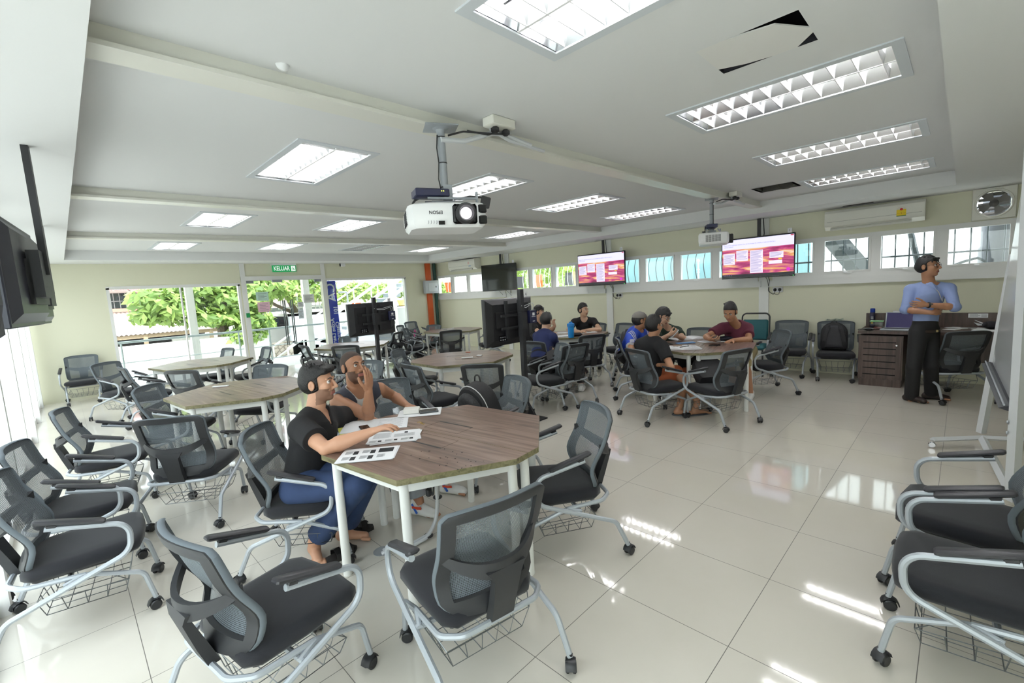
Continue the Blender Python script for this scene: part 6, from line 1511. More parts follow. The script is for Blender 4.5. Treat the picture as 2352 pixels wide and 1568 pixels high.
# ------------------------------------------------------------------ people: one smooth implicit surface per body, meshed with surface nets
def _n(v): v = np.asarray(v, float); return v/np.linalg.norm(v)
class Field:
    def __init__(s, lo, hi, h):
        s.h = h; s.lo = np.asarray(lo, float)-2*h; s.n = np.ceil((np.asarray(hi)-s.lo)/h).astype(int)+3
        s.v = np.full(tuple(s.n), 0.5, np.float32)
    def sub(s, lo, hi):
        a = np.clip(np.floor((np.asarray(lo)-s.lo)/s.h).astype(int), 0, s.n-1); b_ = np.clip(np.ceil((np.asarray(hi)-s.lo)/s.h).astype(int)+1, 1, s.n)
        sl = tuple(slice(int(i), int(j)) for i, j in zip(a, b_))
        ax = [s.lo[k]+s.h*np.arange(a[k], b_[k]) for k in range(3)]
        return sl, np.stack(np.meshgrid(*ax, indexing='ij'), -1)
    def put(s, fn, lo, hi, k=0.012, op='u'):
        pad = 2.5*k+3*s.h
        sl, P = s.sub(np.asarray(lo)-pad, np.asarray(hi)+pad)
        if P.size == 0: return
        d = fn(P).astype(np.float32); v = s.v[sl]
        if op == 'u':
            hh = np.clip(0.5+0.5*(v-d)/k, 0, 1); s.v[sl] = v*(1-hh)+d*hh-k*hh*(1-hh)
        elif op == 's':
            hh = np.clip(0.5-0.5*(v+d)/k, 0, 1); s.v[sl] = v*(1-hh)-d*hh+k*hh*(1-hh)
    def cap(s, a, c, ra, rb=None, k=0.012, flat=None, op='u', cut=None):
        """tapered capsule; flat=(axis, f) squashes it along axis by f; cut=plane (point, normal) keeps the side behind the normal"""
        a, c = np.asarray(a, float), np.asarray(c, float); rb = ra if rb is None else rb
        def fn(P):
            q = P-a; e = c-a
            if flat is not None:
                ax, f_ = flat; ax = _n(ax); q = q+(q@ax)[..., None]*ax*(f_-1); e = e+(e@ax)*ax*(f_-1)
            t = np.clip((q@e)/max(e@e, 1e-9), 0, 1); d = np.linalg.norm(q-t[..., None]*e, axis=-1)-(ra+(rb-ra)*t)
            if cut is not None: d = np.maximum(d, (P-np.asarray(cut[0]))@_n(cut[1]))
            return d
        r = max(ra, rb); s.put(fn, np.minimum(a, c)-r, np.maximum(a, c)+r, k, op)
    def ell(s, c, ax, r, k=0.012, op='u', cuts=()):
        c, ax, r = np.asarray(c, float), np.asarray(ax, float), np.asarray(r, float)
        def fn(P):
            q = ((P-c)@ax.T)/r; k0 = np.linalg.norm(q, axis=-1); k1 = np.linalg.norm(q/r, axis=-1)+1e-9
            d = k0*(k0-1)/k1
            for p, n_ in cuts: d = np.maximum(d, (P-np.asarray(p))@_n(n_))
            return d
        e = np.abs(ax.T)@r; s.put(fn, c-e, c+e, k, op)
    def mesh(s):
        v = s.v; ins = v < 0
        n0, n1, n2 = [i-1 for i in v.shape]
        cnt = np.zeros((n0, n1, n2), np.uint8)
        for i in (0, 1):
            for j in (0, 1):
                for l in (0, 1): cnt += ins[i:n0+i, j:n1+j, l:n2+l]
        act = (cnt > 0) & (cnt < 8); idx = np.argwhere(act)
        ids = np.full(act.shape, -1, np.int64); ids[act] = np.arange(len(idx))
        acc = np.zeros((len(idx), 3)); num = np.zeros(len(idx))
        co = [(i, j, l) for i in (0, 1) for j in (0, 1) for l in (0, 1)]
        vals = {o: v[idx[:, 0]+o[0], idx[:, 1]+o[1], idx[:, 2]+o[2]] for o in co}
        for o in co:
            for d in range(3):
                if o[d]: continue
                p = list(o); p[d] = 1; a, b_ = vals[o], vals[tuple(p)]
                m = (a < 0) != (b_ < 0); t = np.where(m, a/np.where(m, a-b_, 1), 0)
                q = np.tile(np.array(o, float), (len(idx), 1)); q[:, d] = t
                acc[m] += q[m]; num[m] += 1
        V = s.lo+s.h*(idx+acc/num[:, None])
        F = []
        for d in range(3):
            e1, e2 = (d+1) % 3, (d+2) % 3
            sh = [slice(0, None)]*3; A = ins; 
            s0 = [slice(None)]*3; s1 = [slice(None)]*3; s0[d] = slice(0, -1); s1[d] = slice(1, None)
            m = A[tuple(s0)] != A[tuple(s1)]
            g = np.argwhere(m); fl = A[tuple(s0)][m]
            ok = (g[:, e1] > 0) & (g[:, e2] > 0) & (g[:, e1] < ids.shape[e1]) & (g[:, e2] < ids.shape[e2]) & (g[:, d] < ids.shape[d]); g, fl = g[ok], fl[ok]
            def I(a, b_):
                q = g.copy(); q[:, e1] -= a; q[:, e2] -= b_; return ids[q[:, 0], q[:, 1], q[:, 2]]
            quad = np.stack([I(0, 0), I(1, 0), I(1, 1), I(0, 1)], 1); quad[~fl] = quad[~fl][:, ::-1]
            F.append(quad)
        F = np.concatenate(F); F = F[(F >= 0).all(1)]
        return V, F
def smooth_mesh(V, F, it=2, lam=0.5):
    n = len(V); e = np.concatenate([F[:, [0, 1]], F[:, [1, 2]], F[:, [2, 3]], F[:, [3, 0]]]); e = np.concatenate([e, e[:, ::-1]])
    deg = np.bincount(e[:, 0], minlength=n)[:, None]+1e-9
    for _ in range(it):
        for l in (lam, -lam*0.95):
            s = np.stack([np.bincount(e[:, 0], V[e[:, 1], k], n) for k in range(3)], 1)/deg
            V = V+l*(s-V)
    return V
def mesh_from(name, V, F, mats, origin, parent=None, matfn=None, it=2):
    V = smooth_mesh(V, F, it)
    me = bpy.data.meshes.new(name); W = (V-np.asarray(origin)).astype(np.float32)
    me.vertices.add(len(W)); me.vertices.foreach_set('co', W.ravel())
    me.loops.add(F.size); me.loops.foreach_set('vertex_index', F.ravel().astype(np.int32))
    me.polygons.add(len(F)); me.polygons.foreach_set('loop_start', np.arange(0, F.size, 4, dtype=np.int32)); 
    for m in (mats if isinstance(mats, (list, tuple)) else [mats]): me.materials.append(m)
    if matfn is not None:
        me.polygons.foreach_set('material_index', matfn(V[F].mean(1)).astype(np.int32))
    me.polygons.foreach_set('use_smooth', np.ones(len(F), bool)); me.update(calc_edges=True); me.validate()
    o = bpy.data.objects.new(name, me); COL.objects.link(o)
    if parent is not None: o.parent = parent
    return o
SKIN = {k: mat('skin_'+k, c, 0.5, noise=(9, 0.05)) for k, c in dict(a=srgb(196, 148, 120), b=srgb(170, 122, 94), c=srgb(206, 166, 140), d=srgb(178, 130, 100)).items()}
STUB = {k: mat('stubble_'+k, c, 0.65) for k, c in dict(a=srgb(140, 104, 84), b=srgb(104, 76, 62), c=srgb(190, 150, 126), d=srgb(164, 120, 94)).items()}
LIPS = mat('lips', srgb(160, 98, 90), 0.45); EYEW = mat('eye_white', srgb(225, 220, 214), 0.25); IRIS = mat('iris_dark', srgb(30, 20, 16), 0.2)
HAIRB = mat('hair_black', srgb(22, 20, 21), 0.5, bump=(140, 0.5), noise=(40, 0.3)); HAIRS = mat('hair_shaved', srgb(66, 52, 46), 0.75, noise=(60, 0.2)); BROW = mat('brow_black', srgb(34, 26, 24), 0.8)
LENS = glass('spectacle_lens', (0.95, 0.96, 1.0), 0.0, 0.08)
UPV = np.array([0, 0, 1.0]); RTH = _n([CR[0], CR[1], 0]); FWH = _n([CF[0], CF[1], 0])
def facing(a, tow, up): return _n(a*RTH-tow*FWH+up*UPV)
def onray(par, px, L, pref):
    d = ray(*px); w = par-CAM; A = d@d; B = d@w; Cc = w@w-L*L; D = B*B-A*Cc
    if D <= 0:
        p = CAM+d*(B/A); return par+_n(p-par)*L
    t = (B+(-1 if pref == 'n' else 1)*math.sqrt(D))/A
    return CAM+d*t
def hand(f, w, d, pn, thumb, curl=0.5, s=1.0, k=0.004, spread=0.12, clench=None):
    """palm plus five separate tapering fingers; d along the hand, pn = palm side, thumb = thumb side"""
    d = _n(d); pn = _n(pn-d*(pn@d)); th = _n(np.cross(pn, d)); th = th if th@thumb > 0 else -th
    ax = np.array([th, d, pn])
    f.cap(w, w+d*0.02*s, 0.024*s, 0.027*s, 0.012, flat=(pn, 1.35))
    f.ell(w+d*0.048*s, ax, np.array([0.040, 0.048, 0.0155])*s, 0.008)
    f.ell(w+d*0.03*s+th*0.024*s+pn*0.006*s, ax, np.array([0.018, 0.03, 0.015])*s, 0.008)
    for i, (off, ln_) in enumerate(((0.030, 0.072), (0.0105, 0.080), (-0.010, 0.075), (-0.029, 0.060))):
        c = curl[i] if isinstance(curl, (list, tuple)) else curl
        p = w+d*0.086*s+th*off*s-(th*0+d*0.008*s*abs(i-1.2))
        dirv = _n(d+th*spread*(1.2-i)*0.6); a = 0.0
        for seg, fr in enumerate((0.45, 0.30, 0.25)):
            a += c*(0.75 if seg == 0 else 0.9)
            v = dirv*math.cos(a)+pn*math.sin(a); q = p+v*ln_*fr*s
            f.cap(p, q, (0.0092-0.0008*seg)*s, (0.0085-0.0008*seg)*s, k); p = q
    p = w+d*0.025*s+th*0.030*s; c = curl[-1] if isinstance(curl, (list, tuple)) else curl
    for seg, ln_ in enumerate((0.036, 0.030, 0.024)):
        a = 0.75-0.25*seg; v = _n(th*math.sin(a)+d*math.cos(a)+pn*(0.25+0.35*c)); q = p+v*ln_*s; f.cap(p, q, (0.0115-0.001*seg)*s, (0.0105-0.001*seg)*s, k+0.002); p = q
def head_prims(f, c, F, s, beard=False):
    F = _n(F); U = UPV-F*(UPV@F); U = _n(U); R_ = np.cross(F, U); ax = np.array([R_, F, U])
    W = lambda x, y, z: c+s*(R_*x+F*y+U*z)
    f.ell(W(0, -0.018, 0.034), ax, np.array([0.075, 0.094, 0.082])*s, 0.01)
    f.ell(W(0, 0.022, -0.035), ax, np.array([0.060, 0.068, 0.078])*s, 0.02)
    f.ell(W(0, 0.010, -0.068), ax, np.array([0.052, 0.058, 0.040])*s, 0.018)
    f.ell(W(0, 0.058, -0.094), ax, np.array([0.026, 0.024, 0.020])*s, 0.014)
    for x in (-1, 1):
        f.ell(W(x*0.038, 0.060, -0.020), ax, np.array([0.024, 0.026, 0.024])*s, 0.014)
        f.cap(W(x*0.012, 0.086, 0.030), W(x*0.044, 0.074, 0.028), 0.0085*s, 0.007*s, 0.01)
        f.ell(W(x*0.031, 0.100, 0.010), ax, np.array([0.017, 0.016, 0.011])*s, 0.010, 's')
        f.ell(W(x*0.0785, -0.012, -0.004), ax, np.array([0.0085, 0.021, 0.032])*s, 0.005)
        f.ell(W(x*0.0865, -0.006, -0.002), ax, np.array([0.006, 0.010, 0.018])*s, 0.004, 's')
        f.cap(W(x*0.011, 0.098, -0.030), W(x*0.009, 0.090, -0.034), 0.009*s, 0.008*s, 0.006)
    f.cap(W(0, 0.086, 0.018), W(0, 0.110, -0.024), 0.0075*s, 0.0115*s, 0.008)
    f.cap(W(-0.019, 0.083, -0.0575), W(0.019, 0.083, -0.0575), 0.0062*s, 0.0062*s, 0.006)
    f.cap(W(-0.016, 0.082, -0.068), W(0.016, 0.082, -0.068), 0.0075*s, 0.0075*s, 0.006)
    f.cap(W(-0.026, 0.096, -0.0628), W(0.026, 0.096, -0.0628), 0.002*s, 0.002*s, 0.005, op='s')
    return ax
PEOPLE = {}
def person(key, label, sp):
    hs = sp.get('hs', 1.0); h = sp.get('h', 0.006); sc = sp.get('sc', 1.0)
    nk, hd = at(*sp['neck'][:2], t=sp['neck'][2]), at(*sp['head'][:2], t=sp['head'][2])
    F = facing(*sp['face'])
    L = dict(ua=0.29*sc, fa=0.25*sc, th=0.43*sc, sh=0.42*sc); L.update(sp.get('L', {}))
    J = dict(nk=nk)
    def get(name, par, ln_):
        q = sp[name]
        if len(q) == 3 and not isinstance(q[2], str): J[name] = np.array(q, float)
        else: J[name] = onray(J[par], q[:2], ln_, q[2])
    get('sR', 'nk', 0.185*sc); get('sL', 'nk', 0.185*sc)
    get('pel', 'nk', sp.get('torso', 0.50*sc))
    get('eR', 'sR', L['ua']); get('eL', 'sL', L['ua']); get('wR', 'eR', L['fa']); get('wL', 'eL', L['fa'])
    r = _n((J['sR']-J['sL'])*np.array([1, 1, 0.0])); fwd = np.cross(UPV, r)
    if 'fwd' in sp: fwd = facing(*sp['fwd']); fwd = _n(fwd*np.array([1, 1, 0])); r = np.cross(fwd, UPV)
    hr = sp.get('hipr', r)
    J['hR'], J['hL'] = J['pel']+r*0.09*sc-UPV*0.03, J['pel']-r*0.09*sc-UPV*0.03
    get('kR', 'hR', L['th']); get('kL', 'hL', L['th']); get('aR', 'kR', L['sh']); get('aL', 'kL', L['sh'])
    pts = np.array(list(J.values())+[hd+UPV*0.2, hd-UPV*0.1]); lo, hi = pts.min(0)-0.26, pts.max(0)+0.26; lo[2] = max(lo[2], -0.02)
    org = np.array([J['pel'][0], J['pel'][1], 0.0])
    fb = sp.get('fat', 1.0)
    chest = J['pel']*0.30+nk*0.70+fwd*0.015; waist = J['pel']*0.72+nk*0.28; upt = _n(nk-J['pel'])
    def torso(f, o, sleeves=None, neckhole=True):
        f.cap(J['pel'], waist, (0.142+o)*fb*sc, (0.130+o)*fb*sc, 0.03, flat=(fwd, 1.32)); f.cap(waist, chest, (0.130+o)*fb*sc, (0.150+o)*fb*sc, 0.03, flat=(fwd, 1.35))
        f.cap(chest, nk-upt*0.085*sc, (0.150+o)*fb*sc, (0.10+o)*sc, 0.03, flat=(fwd, 1.35))
        for s_ in 'RL':
            sh = J['s'+s_]; f.cap(sh-upt*0.025, nk-upt*0.05*sc+(sh-nk)*0.15, (0.058+o)*sc, (0.062+o)*sc, 0.035)
            f.cap(nk-upt*0.0+(sh-nk)*0.22, nk+(sh-nk)*0.8-upt*0.005, (0.040+o)*sc, (0.038+o)*sc, 0.03)
    # ---- body
    f = Field(lo, hi, h)
    torso(f, -0.006)
    f.cap(nk-upt*0.05, hd-F*0.012-UPV*0.05*hs, 0.060*hs, 0.055*hs, 0.02)
    ax = head_prims(f, hd, F, hs)
    for s_ in 'RL':
        f.cap(J['s'+s_]-upt*0.02, J['e'+s_], 0.050*sc*sp.get('arm', 1), 0.038*sc, 0.012); f.cap(J['e'+s_], J['e'+s_]*0.7+J['w'+s_]*0.3, 0.038*sc, 0.041*sc, 0.012)
        f.cap(J['e'+s_]*0.7+J['w'+s_]*0.3, J['w'+s_], 0.041*sc*sp.get('arm', 1), 0.0255*sc, 0.012)
        if 'hand'+s_ in sp:
            dd, pn, tm, cu = sp['hand'+s_]
            V_ = lambda q: q(J, r, fwd) if callable(q) else facing(*q)
            fa = _n(J['w'+s_]-J['e'+s_])
            dv = fa if dd is None else V_(dd); hand(f, J['w'+s_]+fa*0.005, dv, V_(pn), V_(tm), cu, 1.0*sc)
        f.cap(J['h'+s_], J['k'+s_], 0.082*sc, 0.053*sc, 0.02); f.cap(J['k'+s_], J['k'+s_]*0.65+J['a'+s_]*0.35, 0.053*sc, 0.056*sc, 0.015); f.cap(J['k'+s_]*0.65+J['a'+s_]*0.35, J['a'+s_], 0.056*sc, 0.036*sc, 0.015)
        td = _n(sp['toe'+s_](J, r, fwd) if 'toe'+s_ in sp else fwd); a_ = J['a'+s_]; g = np.array([a_[0], a_[1], 0.03])
        f.cap(a_-UPV*0.03, g-td*0.04+UPV*0.008, 0.036*sc, 0.034*sc, 0.015); f.cap(g-td*0.03+UPV*0.012, g+td*0.12-UPV*0.002, 0.036*sc, 0.026*sc, 0.02, flat=(UPV, 1.1))
        sd = np.cross(td, UPV)*(1 if s_ == 'R' else -1)
        for i in range(5):
            q = g+td*(0.135-0.010*i)+sd*(-0.030+0.0155*i); f.cap(q-td*0.02-UPV*0.008, q+td*0.022-UPV*0.014, 0.0125-0.0014*i, 0.0115-0.0014*i, 0.004)
    V, Fc = f.mesh()
    sk = sp.get('skin', 'c')
    def mf(P):
        q = (P-hd)@ax.T/hs; m = np.zeros(len(P), int)
        face = (q[:, 1] > 0.0) & (q[:, 2] < -0.03) & (q[:, 2] > -0.13) & (np.abs(q[:, 0]) < 0.085)
        if sp.get('beard'):
            up = -0.040-0.02*np.clip((0.06-np.abs(q[:, 0]))/0.06, 0, 1)*(q[:, 1] > 0.05)
            b_ = face & (q[:, 2] < np.where(np.abs(q[:, 0]) > 0.04, -0.012, up)) & (q[:, 1] < 0.108); b_ |= (q[:, 1] > 0.07) & (q[:, 2] < -0.046) & (q[:, 2] > -0.054) & (np.abs(q[:, 0]) < 0.03)
            m[b_] = 1
        lp = (np.abs(q[:, 0]) < 0.024) & (q[:, 1] > 0.076) & (q[:, 2] < -0.053) & (q[:, 2] > -0.0745); m[lp] = 2
        return m
    body = mesh_from('person', V, Fc, [SKIN[sk], STUB[sk], LIPS], org, None, mf, 3)
    body.location = tuple(org); tag(body, label, 'person')
    o3 = lambda p: V3(np.asarray(p)-org)
    W = lambda x, y, z: o3(hd+hs*(ax[0]*x+ax[1]*y+ax[2]*z))
    # ---- eyes and brows
    if sp.get('eyes', True):
        for x in (-1, 1):
            b = MB(); b.ell(W(x*0.031, 0.0775, 0.0095), (0.0115*hs,)*3, 12); b.build('eye', EYEW, body)
            g = sp.get('gaze', (0, 0)); b = MB(); b.ell(W(x*0.031+0.004*g[0], 0.0855, 0.0095+0.003*g[1]), (0.0052*hs,)*3, 10); b.build('iris', IRIS, body)
            b = MB(); b.tube([W(x*0.013, 0.0925, 0.030), W(x*0.030, 0.0895, 0.0355), W(x*0.047, 0.076, 0.029)], [0.003*hs, 0.0038*hs, 0.002*hs], 6); b.build('eyebrow', BROW, body)
            b = MB(); b.tube([W(x*0.019, 0.0855, 0.0125), W(x*0.031, 0.0885, 0.0175), W(x*0.044, 0.0795, 0.012)], [0.0016*hs, 0.0024*hs, 0.0016*hs], 5); b.build('eyelid', BROW, body)
    # ---- hair
    hk = sp.get('hair', 'short')
    if hk:
        f = Field(hd-0.17, hd+0.2, min(h, 0.005))
        if hk == 'shaved':
            f.ell(hd+hs*(ax[1]*-0.0185+ax[2]*0.0345), ax, np.array([0.0758, 0.0945, 0.0828])*hs, 0.004, cuts=((hd+hs*ax[2]*0.052+hs*ax[1]*0.03, -ax[2]-ax[1]*-0.85),))
            f.ell(hd+hs*(ax[1]*-0.0195+ax[2]*0.02), ax, np.array([0.0762, 0.0945, 0.085])*hs, 0.004, cuts=((hd+hs*ax[1]*0.016, ax[1]), (hd-hs*ax[2]*0.045, -ax[2]+0.4*ax[1])))
        else:
            t_ = sp.get('top', 0.016); sd = sp.get('side', 0.006)
            f.ell(hd+hs*(ax[1]*-0.018+ax[2]*(0.034+t_*0.4)), ax, (np.array([0.075+sd*0.8, 0.094+t_*0.55, 0.080+t_])*hs), 0.010, cuts=((hd+hs*(ax[2]*0.062+ax[1]*0.05), -ax[2]+ax[1]*0.62),))
            f.ell(hd+hs*(ax[1]*-0.028+ax[2]*0.012), ax, (np.array([0.0785+sd, 0.095+sd, 0.090])*hs), 0.010, cuts=((hd+hs*(ax[1]*(0.004+sp.get('burn', 0.012))), ax[1]), (hd-hs*ax[2]*0.062, -ax[2]+0.45*ax[1])))
            if sp.get('quiff'):
                f.cap(hd+hs*(ax[0]*-0.04+ax[1]*0.062+ax[2]*0.085), hd+hs*(ax[0]*0.045+ax[1]*0.062+ax[2]*0.082), 0.026*hs, 0.024*hs, 0.014)
            if sp.get('fringe'):
                for x in np.linspace(-0.055, 0.055, 7): f.cap(hd+hs*(ax[0]*x+ax[1]*0.065+ax[2]*0.085), hd+hs*(ax[0]*(x+0.008)+ax[1]*(0.089-9*x*x)+ax[2]*(0.052+0.01*math.sin(x*190))), 0.014*hs, 0.006*hs, 0.006)
            rr = random.Random(len(key)+ord(key[-1]))
            for i in range(sp.get('spikes', 46)):
                th_, ph = rr.uniform(0, 6.28), rr.uniform(0.1, 1.0); dv = _n(ax[0]*math.cos(th_)*ph+ax[1]*math.sin(th_)*ph*0.9+ax[2]*1.0); dv2 = _n(dv+0.35*(ax[1]*rr.uniform(-.2, 1)+ax[0]*rr.uniform(-.6, .6)))
                b0 = hd+hs*(ax[1]*-0.018+ax[2]*0.036)+dv*np.array([0.082])*hs; f.cap(b0, b0+dv2*(0.012+t_*0.75)*hs, 0.010*hs, 0.003*hs, 0.005)
            # ears stay free
            for x in (-1, 1): f.ell(hd+hs*(ax[0]*x*0.083+ax[1]*-0.008+ax[2]*-0.008), ax, np.array([0.02, 0.024, 0.036])*hs, 0.004, 's')
        V, Fc = f.mesh(); mesh_from('hair', V, Fc, HAIRS if hk == 'shaved' else HAIRB, org, body, None, 2)
    if sp.get('glasses'):
        b = MB()
        for x in (-1, 1):
            pts = [W(x*(0.032+0.024*math.cos(a)), 0.101-0.35*max(0, 0.032+0.024*math.cos(a)-0.03), 0.007+0.0165*math.sin(a)) for a in np.linspace(0, 2*PI, 17)[:-1]]
            b.tube(pts, 0.0013*hs, 5, closed=True)
            b.tube([W(x*0.056, 0.093, 0.012), W(x*0.076, 0.06, 0.012), W(x*0.083, -0.012, 0.010)], 0.0014*hs, 5)
        b.tube([W(-0.009, 0.1015, 0.012), W(0, 0.104, 0.014), W(0.009, 0.1015, 0.012)], 0.0013*hs, 5)
        b.build('glasses', mat('spectacle_metal', srgb(60, 60, 66), 0.3, 0.6) if sp['glasses'] == 1 else BLKG, body)
    # ---- shirt
    if sp.get('shirt'):
        m_, sl = sp['shirt'], sp.get('sleeve', 0.55)
        f = Field(lo, hi, h); o = sp.get('loose', 0.008)
        torso(f, o)
        if sl:
            for s_ in 'RL':
                a_, e_, w_ = J['s'+s_]-upt*0.015, J['e'+s_], J['w'+s_]
                if sl <= 1:
                    c_ = a_+(e_-a_)*sl; f.cap(a_, a_+(e_-a_)*(sl+0.2), (0.060+o)*sc, (0.050+o*1.4)*sc*(sp.get('arm', 1)), 0.025, cut=(c_, e_-a_))
                else:
                    f.cap(a_, e_, (0.060+o)*sc, (0.046+o)*sc, 0.025); c_ = e_+(w_-e_)*(sl-1); f.cap(e_, e_+(w_-e_)*(sl-1+0.2), (0.046+o)*sc, (0.044+o)*sc, 0.02, cut=(c_, w_-e_))
                    f.cap(c_-(w_-e_)*0.12, c_+(w_-e_)*0.1, (0.050+o)*sc, (0.050+o)*sc, 0.006, cut=(c_, w_-e_))
        else:
            for s_ in 'RL':        # armholes of a sleeveless top
                f.cap(J['s'+s_]*1.0+(J['s'+s_]-nk)*0.22, J['s'+s_]+(J['s'+s_]-nk)*0.7-upt*0.12, 0.075*sc, 0.085*sc, 0.008, op='s')
        nb = sp.get('neckr', 0.068)
        f.cap(nk-upt*0.02+fwd*0.015, nk+upt*0.2+fwd*0.03, nb*hs, (nb+0.02)*hs, 0.006, op='s')
        if sp.get('vneck'): f.cap(nk-upt*sp['vneck']+fwd*0.11, nk+upt*0.02+fwd*0.09, 0.004, 0.055, 0.008, op='s', flat=(fwd, 0.35))
        f.ell(J['pel']-upt*0.02, np.eye(3), (0.0001,)*3, 0.001)
        hem = J['pel']-upt*sp.get('hem', 0.02)
        sl_, P = f.sub(f.lo, f.lo+f.h*f.n); f.v[sl_] = np.maximum(f.v[sl_], ((P-hem)@(-upt)).astype(np.float32))
        rr = np.random.default_rng(3)
        V, Fc = f.mesh()
        so = mesh_from('shirt', V, Fc, m_, org, body, sp.get('shirtmat', None) and (lambda P: sp['shirtmat'](P, J, r, fwd, upt, nk)), 2)
        PEOPLE[key+'_shirt'] = so
    # ---- trousers
    if sp.get('pants'):
        f = Field(lo, hi, h); o = 0.012
        f.cap(J['pel']+upt*0.05, J['pel']-UPV*0.02, (0.142+o-0.008)*fb*sc, 0.140*sc+o, 0.03, flat=(fwd, 1.30))
        pl = sp.get('plen', 0.92)
        for s_ in 'RL':
            f.cap(J['h'+s_], J['k'+s_], 0.088*sc+o, 0.062*sc+o, 0.03)
            if pl > 0.1:
                k_, a_ = J['k'+s_], J['a'+s_]; c_ = k_+(a_-k_)*pl; f.cap(k_, k_+(a_-k_)*(pl+0.15), 0.062*sc+o, sp.get('cuff', 0.052)*sc+o, 0.02, cut=(c_, a_-k_))
        V, Fc = f.mesh(); mesh_from('trousers', V, Fc, sp['pants'], org, body, None, 2)
    if sp.get('shoes'):
        for s_ in 'RL':
            td = _n(sp['toe'+s_](J, r, fwd) if 'toe'+s_ in sp else fwd); td = _n(td*np.array([1, 1, 0])); a_ = J['a'+s_]; g = np.array([a_[0], a_[1], 0.0])
            f = Field(g-0.25, g+0.25, min(h, 0.005))
            f.cap(g-td*0.05+UPV*0.035, g+td*0.13+UPV*0.03, 0.043, 0.036, 0.012, flat=(UPV, 1.15)); f.cap(g-td*0.035+UPV*0.04, g-td*0.02+UPV*0.085, 0.044, 0.046, 0.02); f.cap(g+td*0.02+UPV*0.05, g+td*0.1+UPV*0.035, 0.04, 0.034, 0.02)
            sl_, P = f.sub(f.lo, f.lo+f.h*f.n); f.v[sl_] = np.maximum(f.v[sl_], (-(P[..., 2]-0.003)).astype(np.float32))
            V, Fc = f.mesh(); so = mesh_from('shoe', V, Fc, sp['shoes'], org, body, lambda P: (P[:, 2] < 0.022).astype(int), 2)
            PEOPLE[key+'_shoe'+s_] = so
    PEOPLE[key] = (body, J, org, ax, hd, r, fwd, upt, o3, W)
    return body
BLKT = mat('tshirt_black', srgb(27, 27, 30), 0.9, bump=(35, 0.12)); DENIM = mat('dark_denim', srgb(44, 62, 98), 0.85, noise=(14, 0.28), bump=(40, 0.1))
GRYT = mat('sleeveless_charcoal', srgb(62, 64, 76), 0.85); TRIM = mat('shirt_trim_white', srgb(206, 206, 204), 0.8); SWEAT = mat('grey_sweatpants', srgb(150, 154, 160), 0.9)
OXF = mat('blue_oxford_cloth', srgb(142, 160, 206), 0.8, bump=(30, 0.12)); BTRO = mat('black_trousers', srgb(24, 24, 26), 0.8); BSHO = mat('dark_brown_leather', srgb(48, 36, 34), 0.35); BSOL = mat('shoe_sole_black', srgb(20, 19, 19), 0.6)
NAVYP = mat('navy_polo', srgb(30, 40, 84), 0.85); JER = mat('royal_blue_jersey', srgb(24, 66, 178), 0.6); RUST = mat('rust_shorts', srgb(158, 82, 48), 0.85); DGRN = mat('dark_green_shirt', srgb(34, 54, 44), 0.85); MARO = mat('maroon_tshirt', srgb(96, 40, 58), 0.85)
KHAK = mat('khaki_shorts', srgb(150, 136, 96), 0.85); SNEW = mat('sneaker_white', srgb(222, 222, 220), 0.5); SNES = mat('sneaker_sole', srgb(206, 204, 198), 0.6)
dn = lambda J, r, f: -UPV
person('P1', 'barefoot young man in black t-shirt and jeans, forearms on the nearest table', dict(h=0.0042, neck=(724, 945, 2.92), head=(733, 879, 2.92), face=(1.0, 0.06, 0.0), sR=(694, 978, 'n'), sL=(768, 952, 'f'), pel=(-1.03, -0.92, 0.50),
    eR=(748, 1030, 'n'), wR=(851, 992, 'n'), eL=(822, 955, 'f'), wL=(872, 973, 'n'), kR=tuple(at(826, 1108, z=0.53)), kL=tuple(at(846, 1090, z=0.53)), aR=tuple(at(721, 1243, z=0.10)), aL=tuple(at(795, 1208, z=0.10)), L=dict(ua=0.30, fa=0.26, th=0.44, sh=0.43),
    handR=(None, dn, (-0.3, -1, 0), 0.42), handL=((1, 0.15, -0.1), dn, (0.0, 1, 0.0), 0.5), skin='a', beard=True, hair='short', top=0.024, side=0.008, quiff=True, burn=0.02, shirt=[BLKT], sleeve=0.6, vneck=0.10, loose=0.014, hem=0.08, pants=DENIM, plen=0.88, cuff=0.06, arm=1.12, hs=1.02,
    toeR=lambda J, r, f: _n(RTH*0.55-FWH*0.85), toeL=lambda J, r, f: RTH, gaze=(0.5, 0)))
def sm2(P, J, r, fwd, upt, nk):
    m = np.zeros(len(P), int); q = P-nk; a = q@r; u = q@upt; fr = q@fwd
    rad = np.linalg.norm(q-np.outer(q@upt, upt)-fwd*0.015, axis=1)
    m[(rad < 0.088) & (u > -0.06)] = 1; m[(np.abs(a) < 0.02+0.10*np.clip(u+0.17, 0, 1)) & (fr > 0) & (u < -0.02) & (u > -0.19)] = 1
    for s_ in 'RL':
        c = J['s'+s_]+(J['s'+s_]-nk)*0.25-upt*0.06; d = np.linalg.norm(P-c, axis=1); m[(d < 0.105) & (np.abs(a) > 0.13)] = 1
    return m
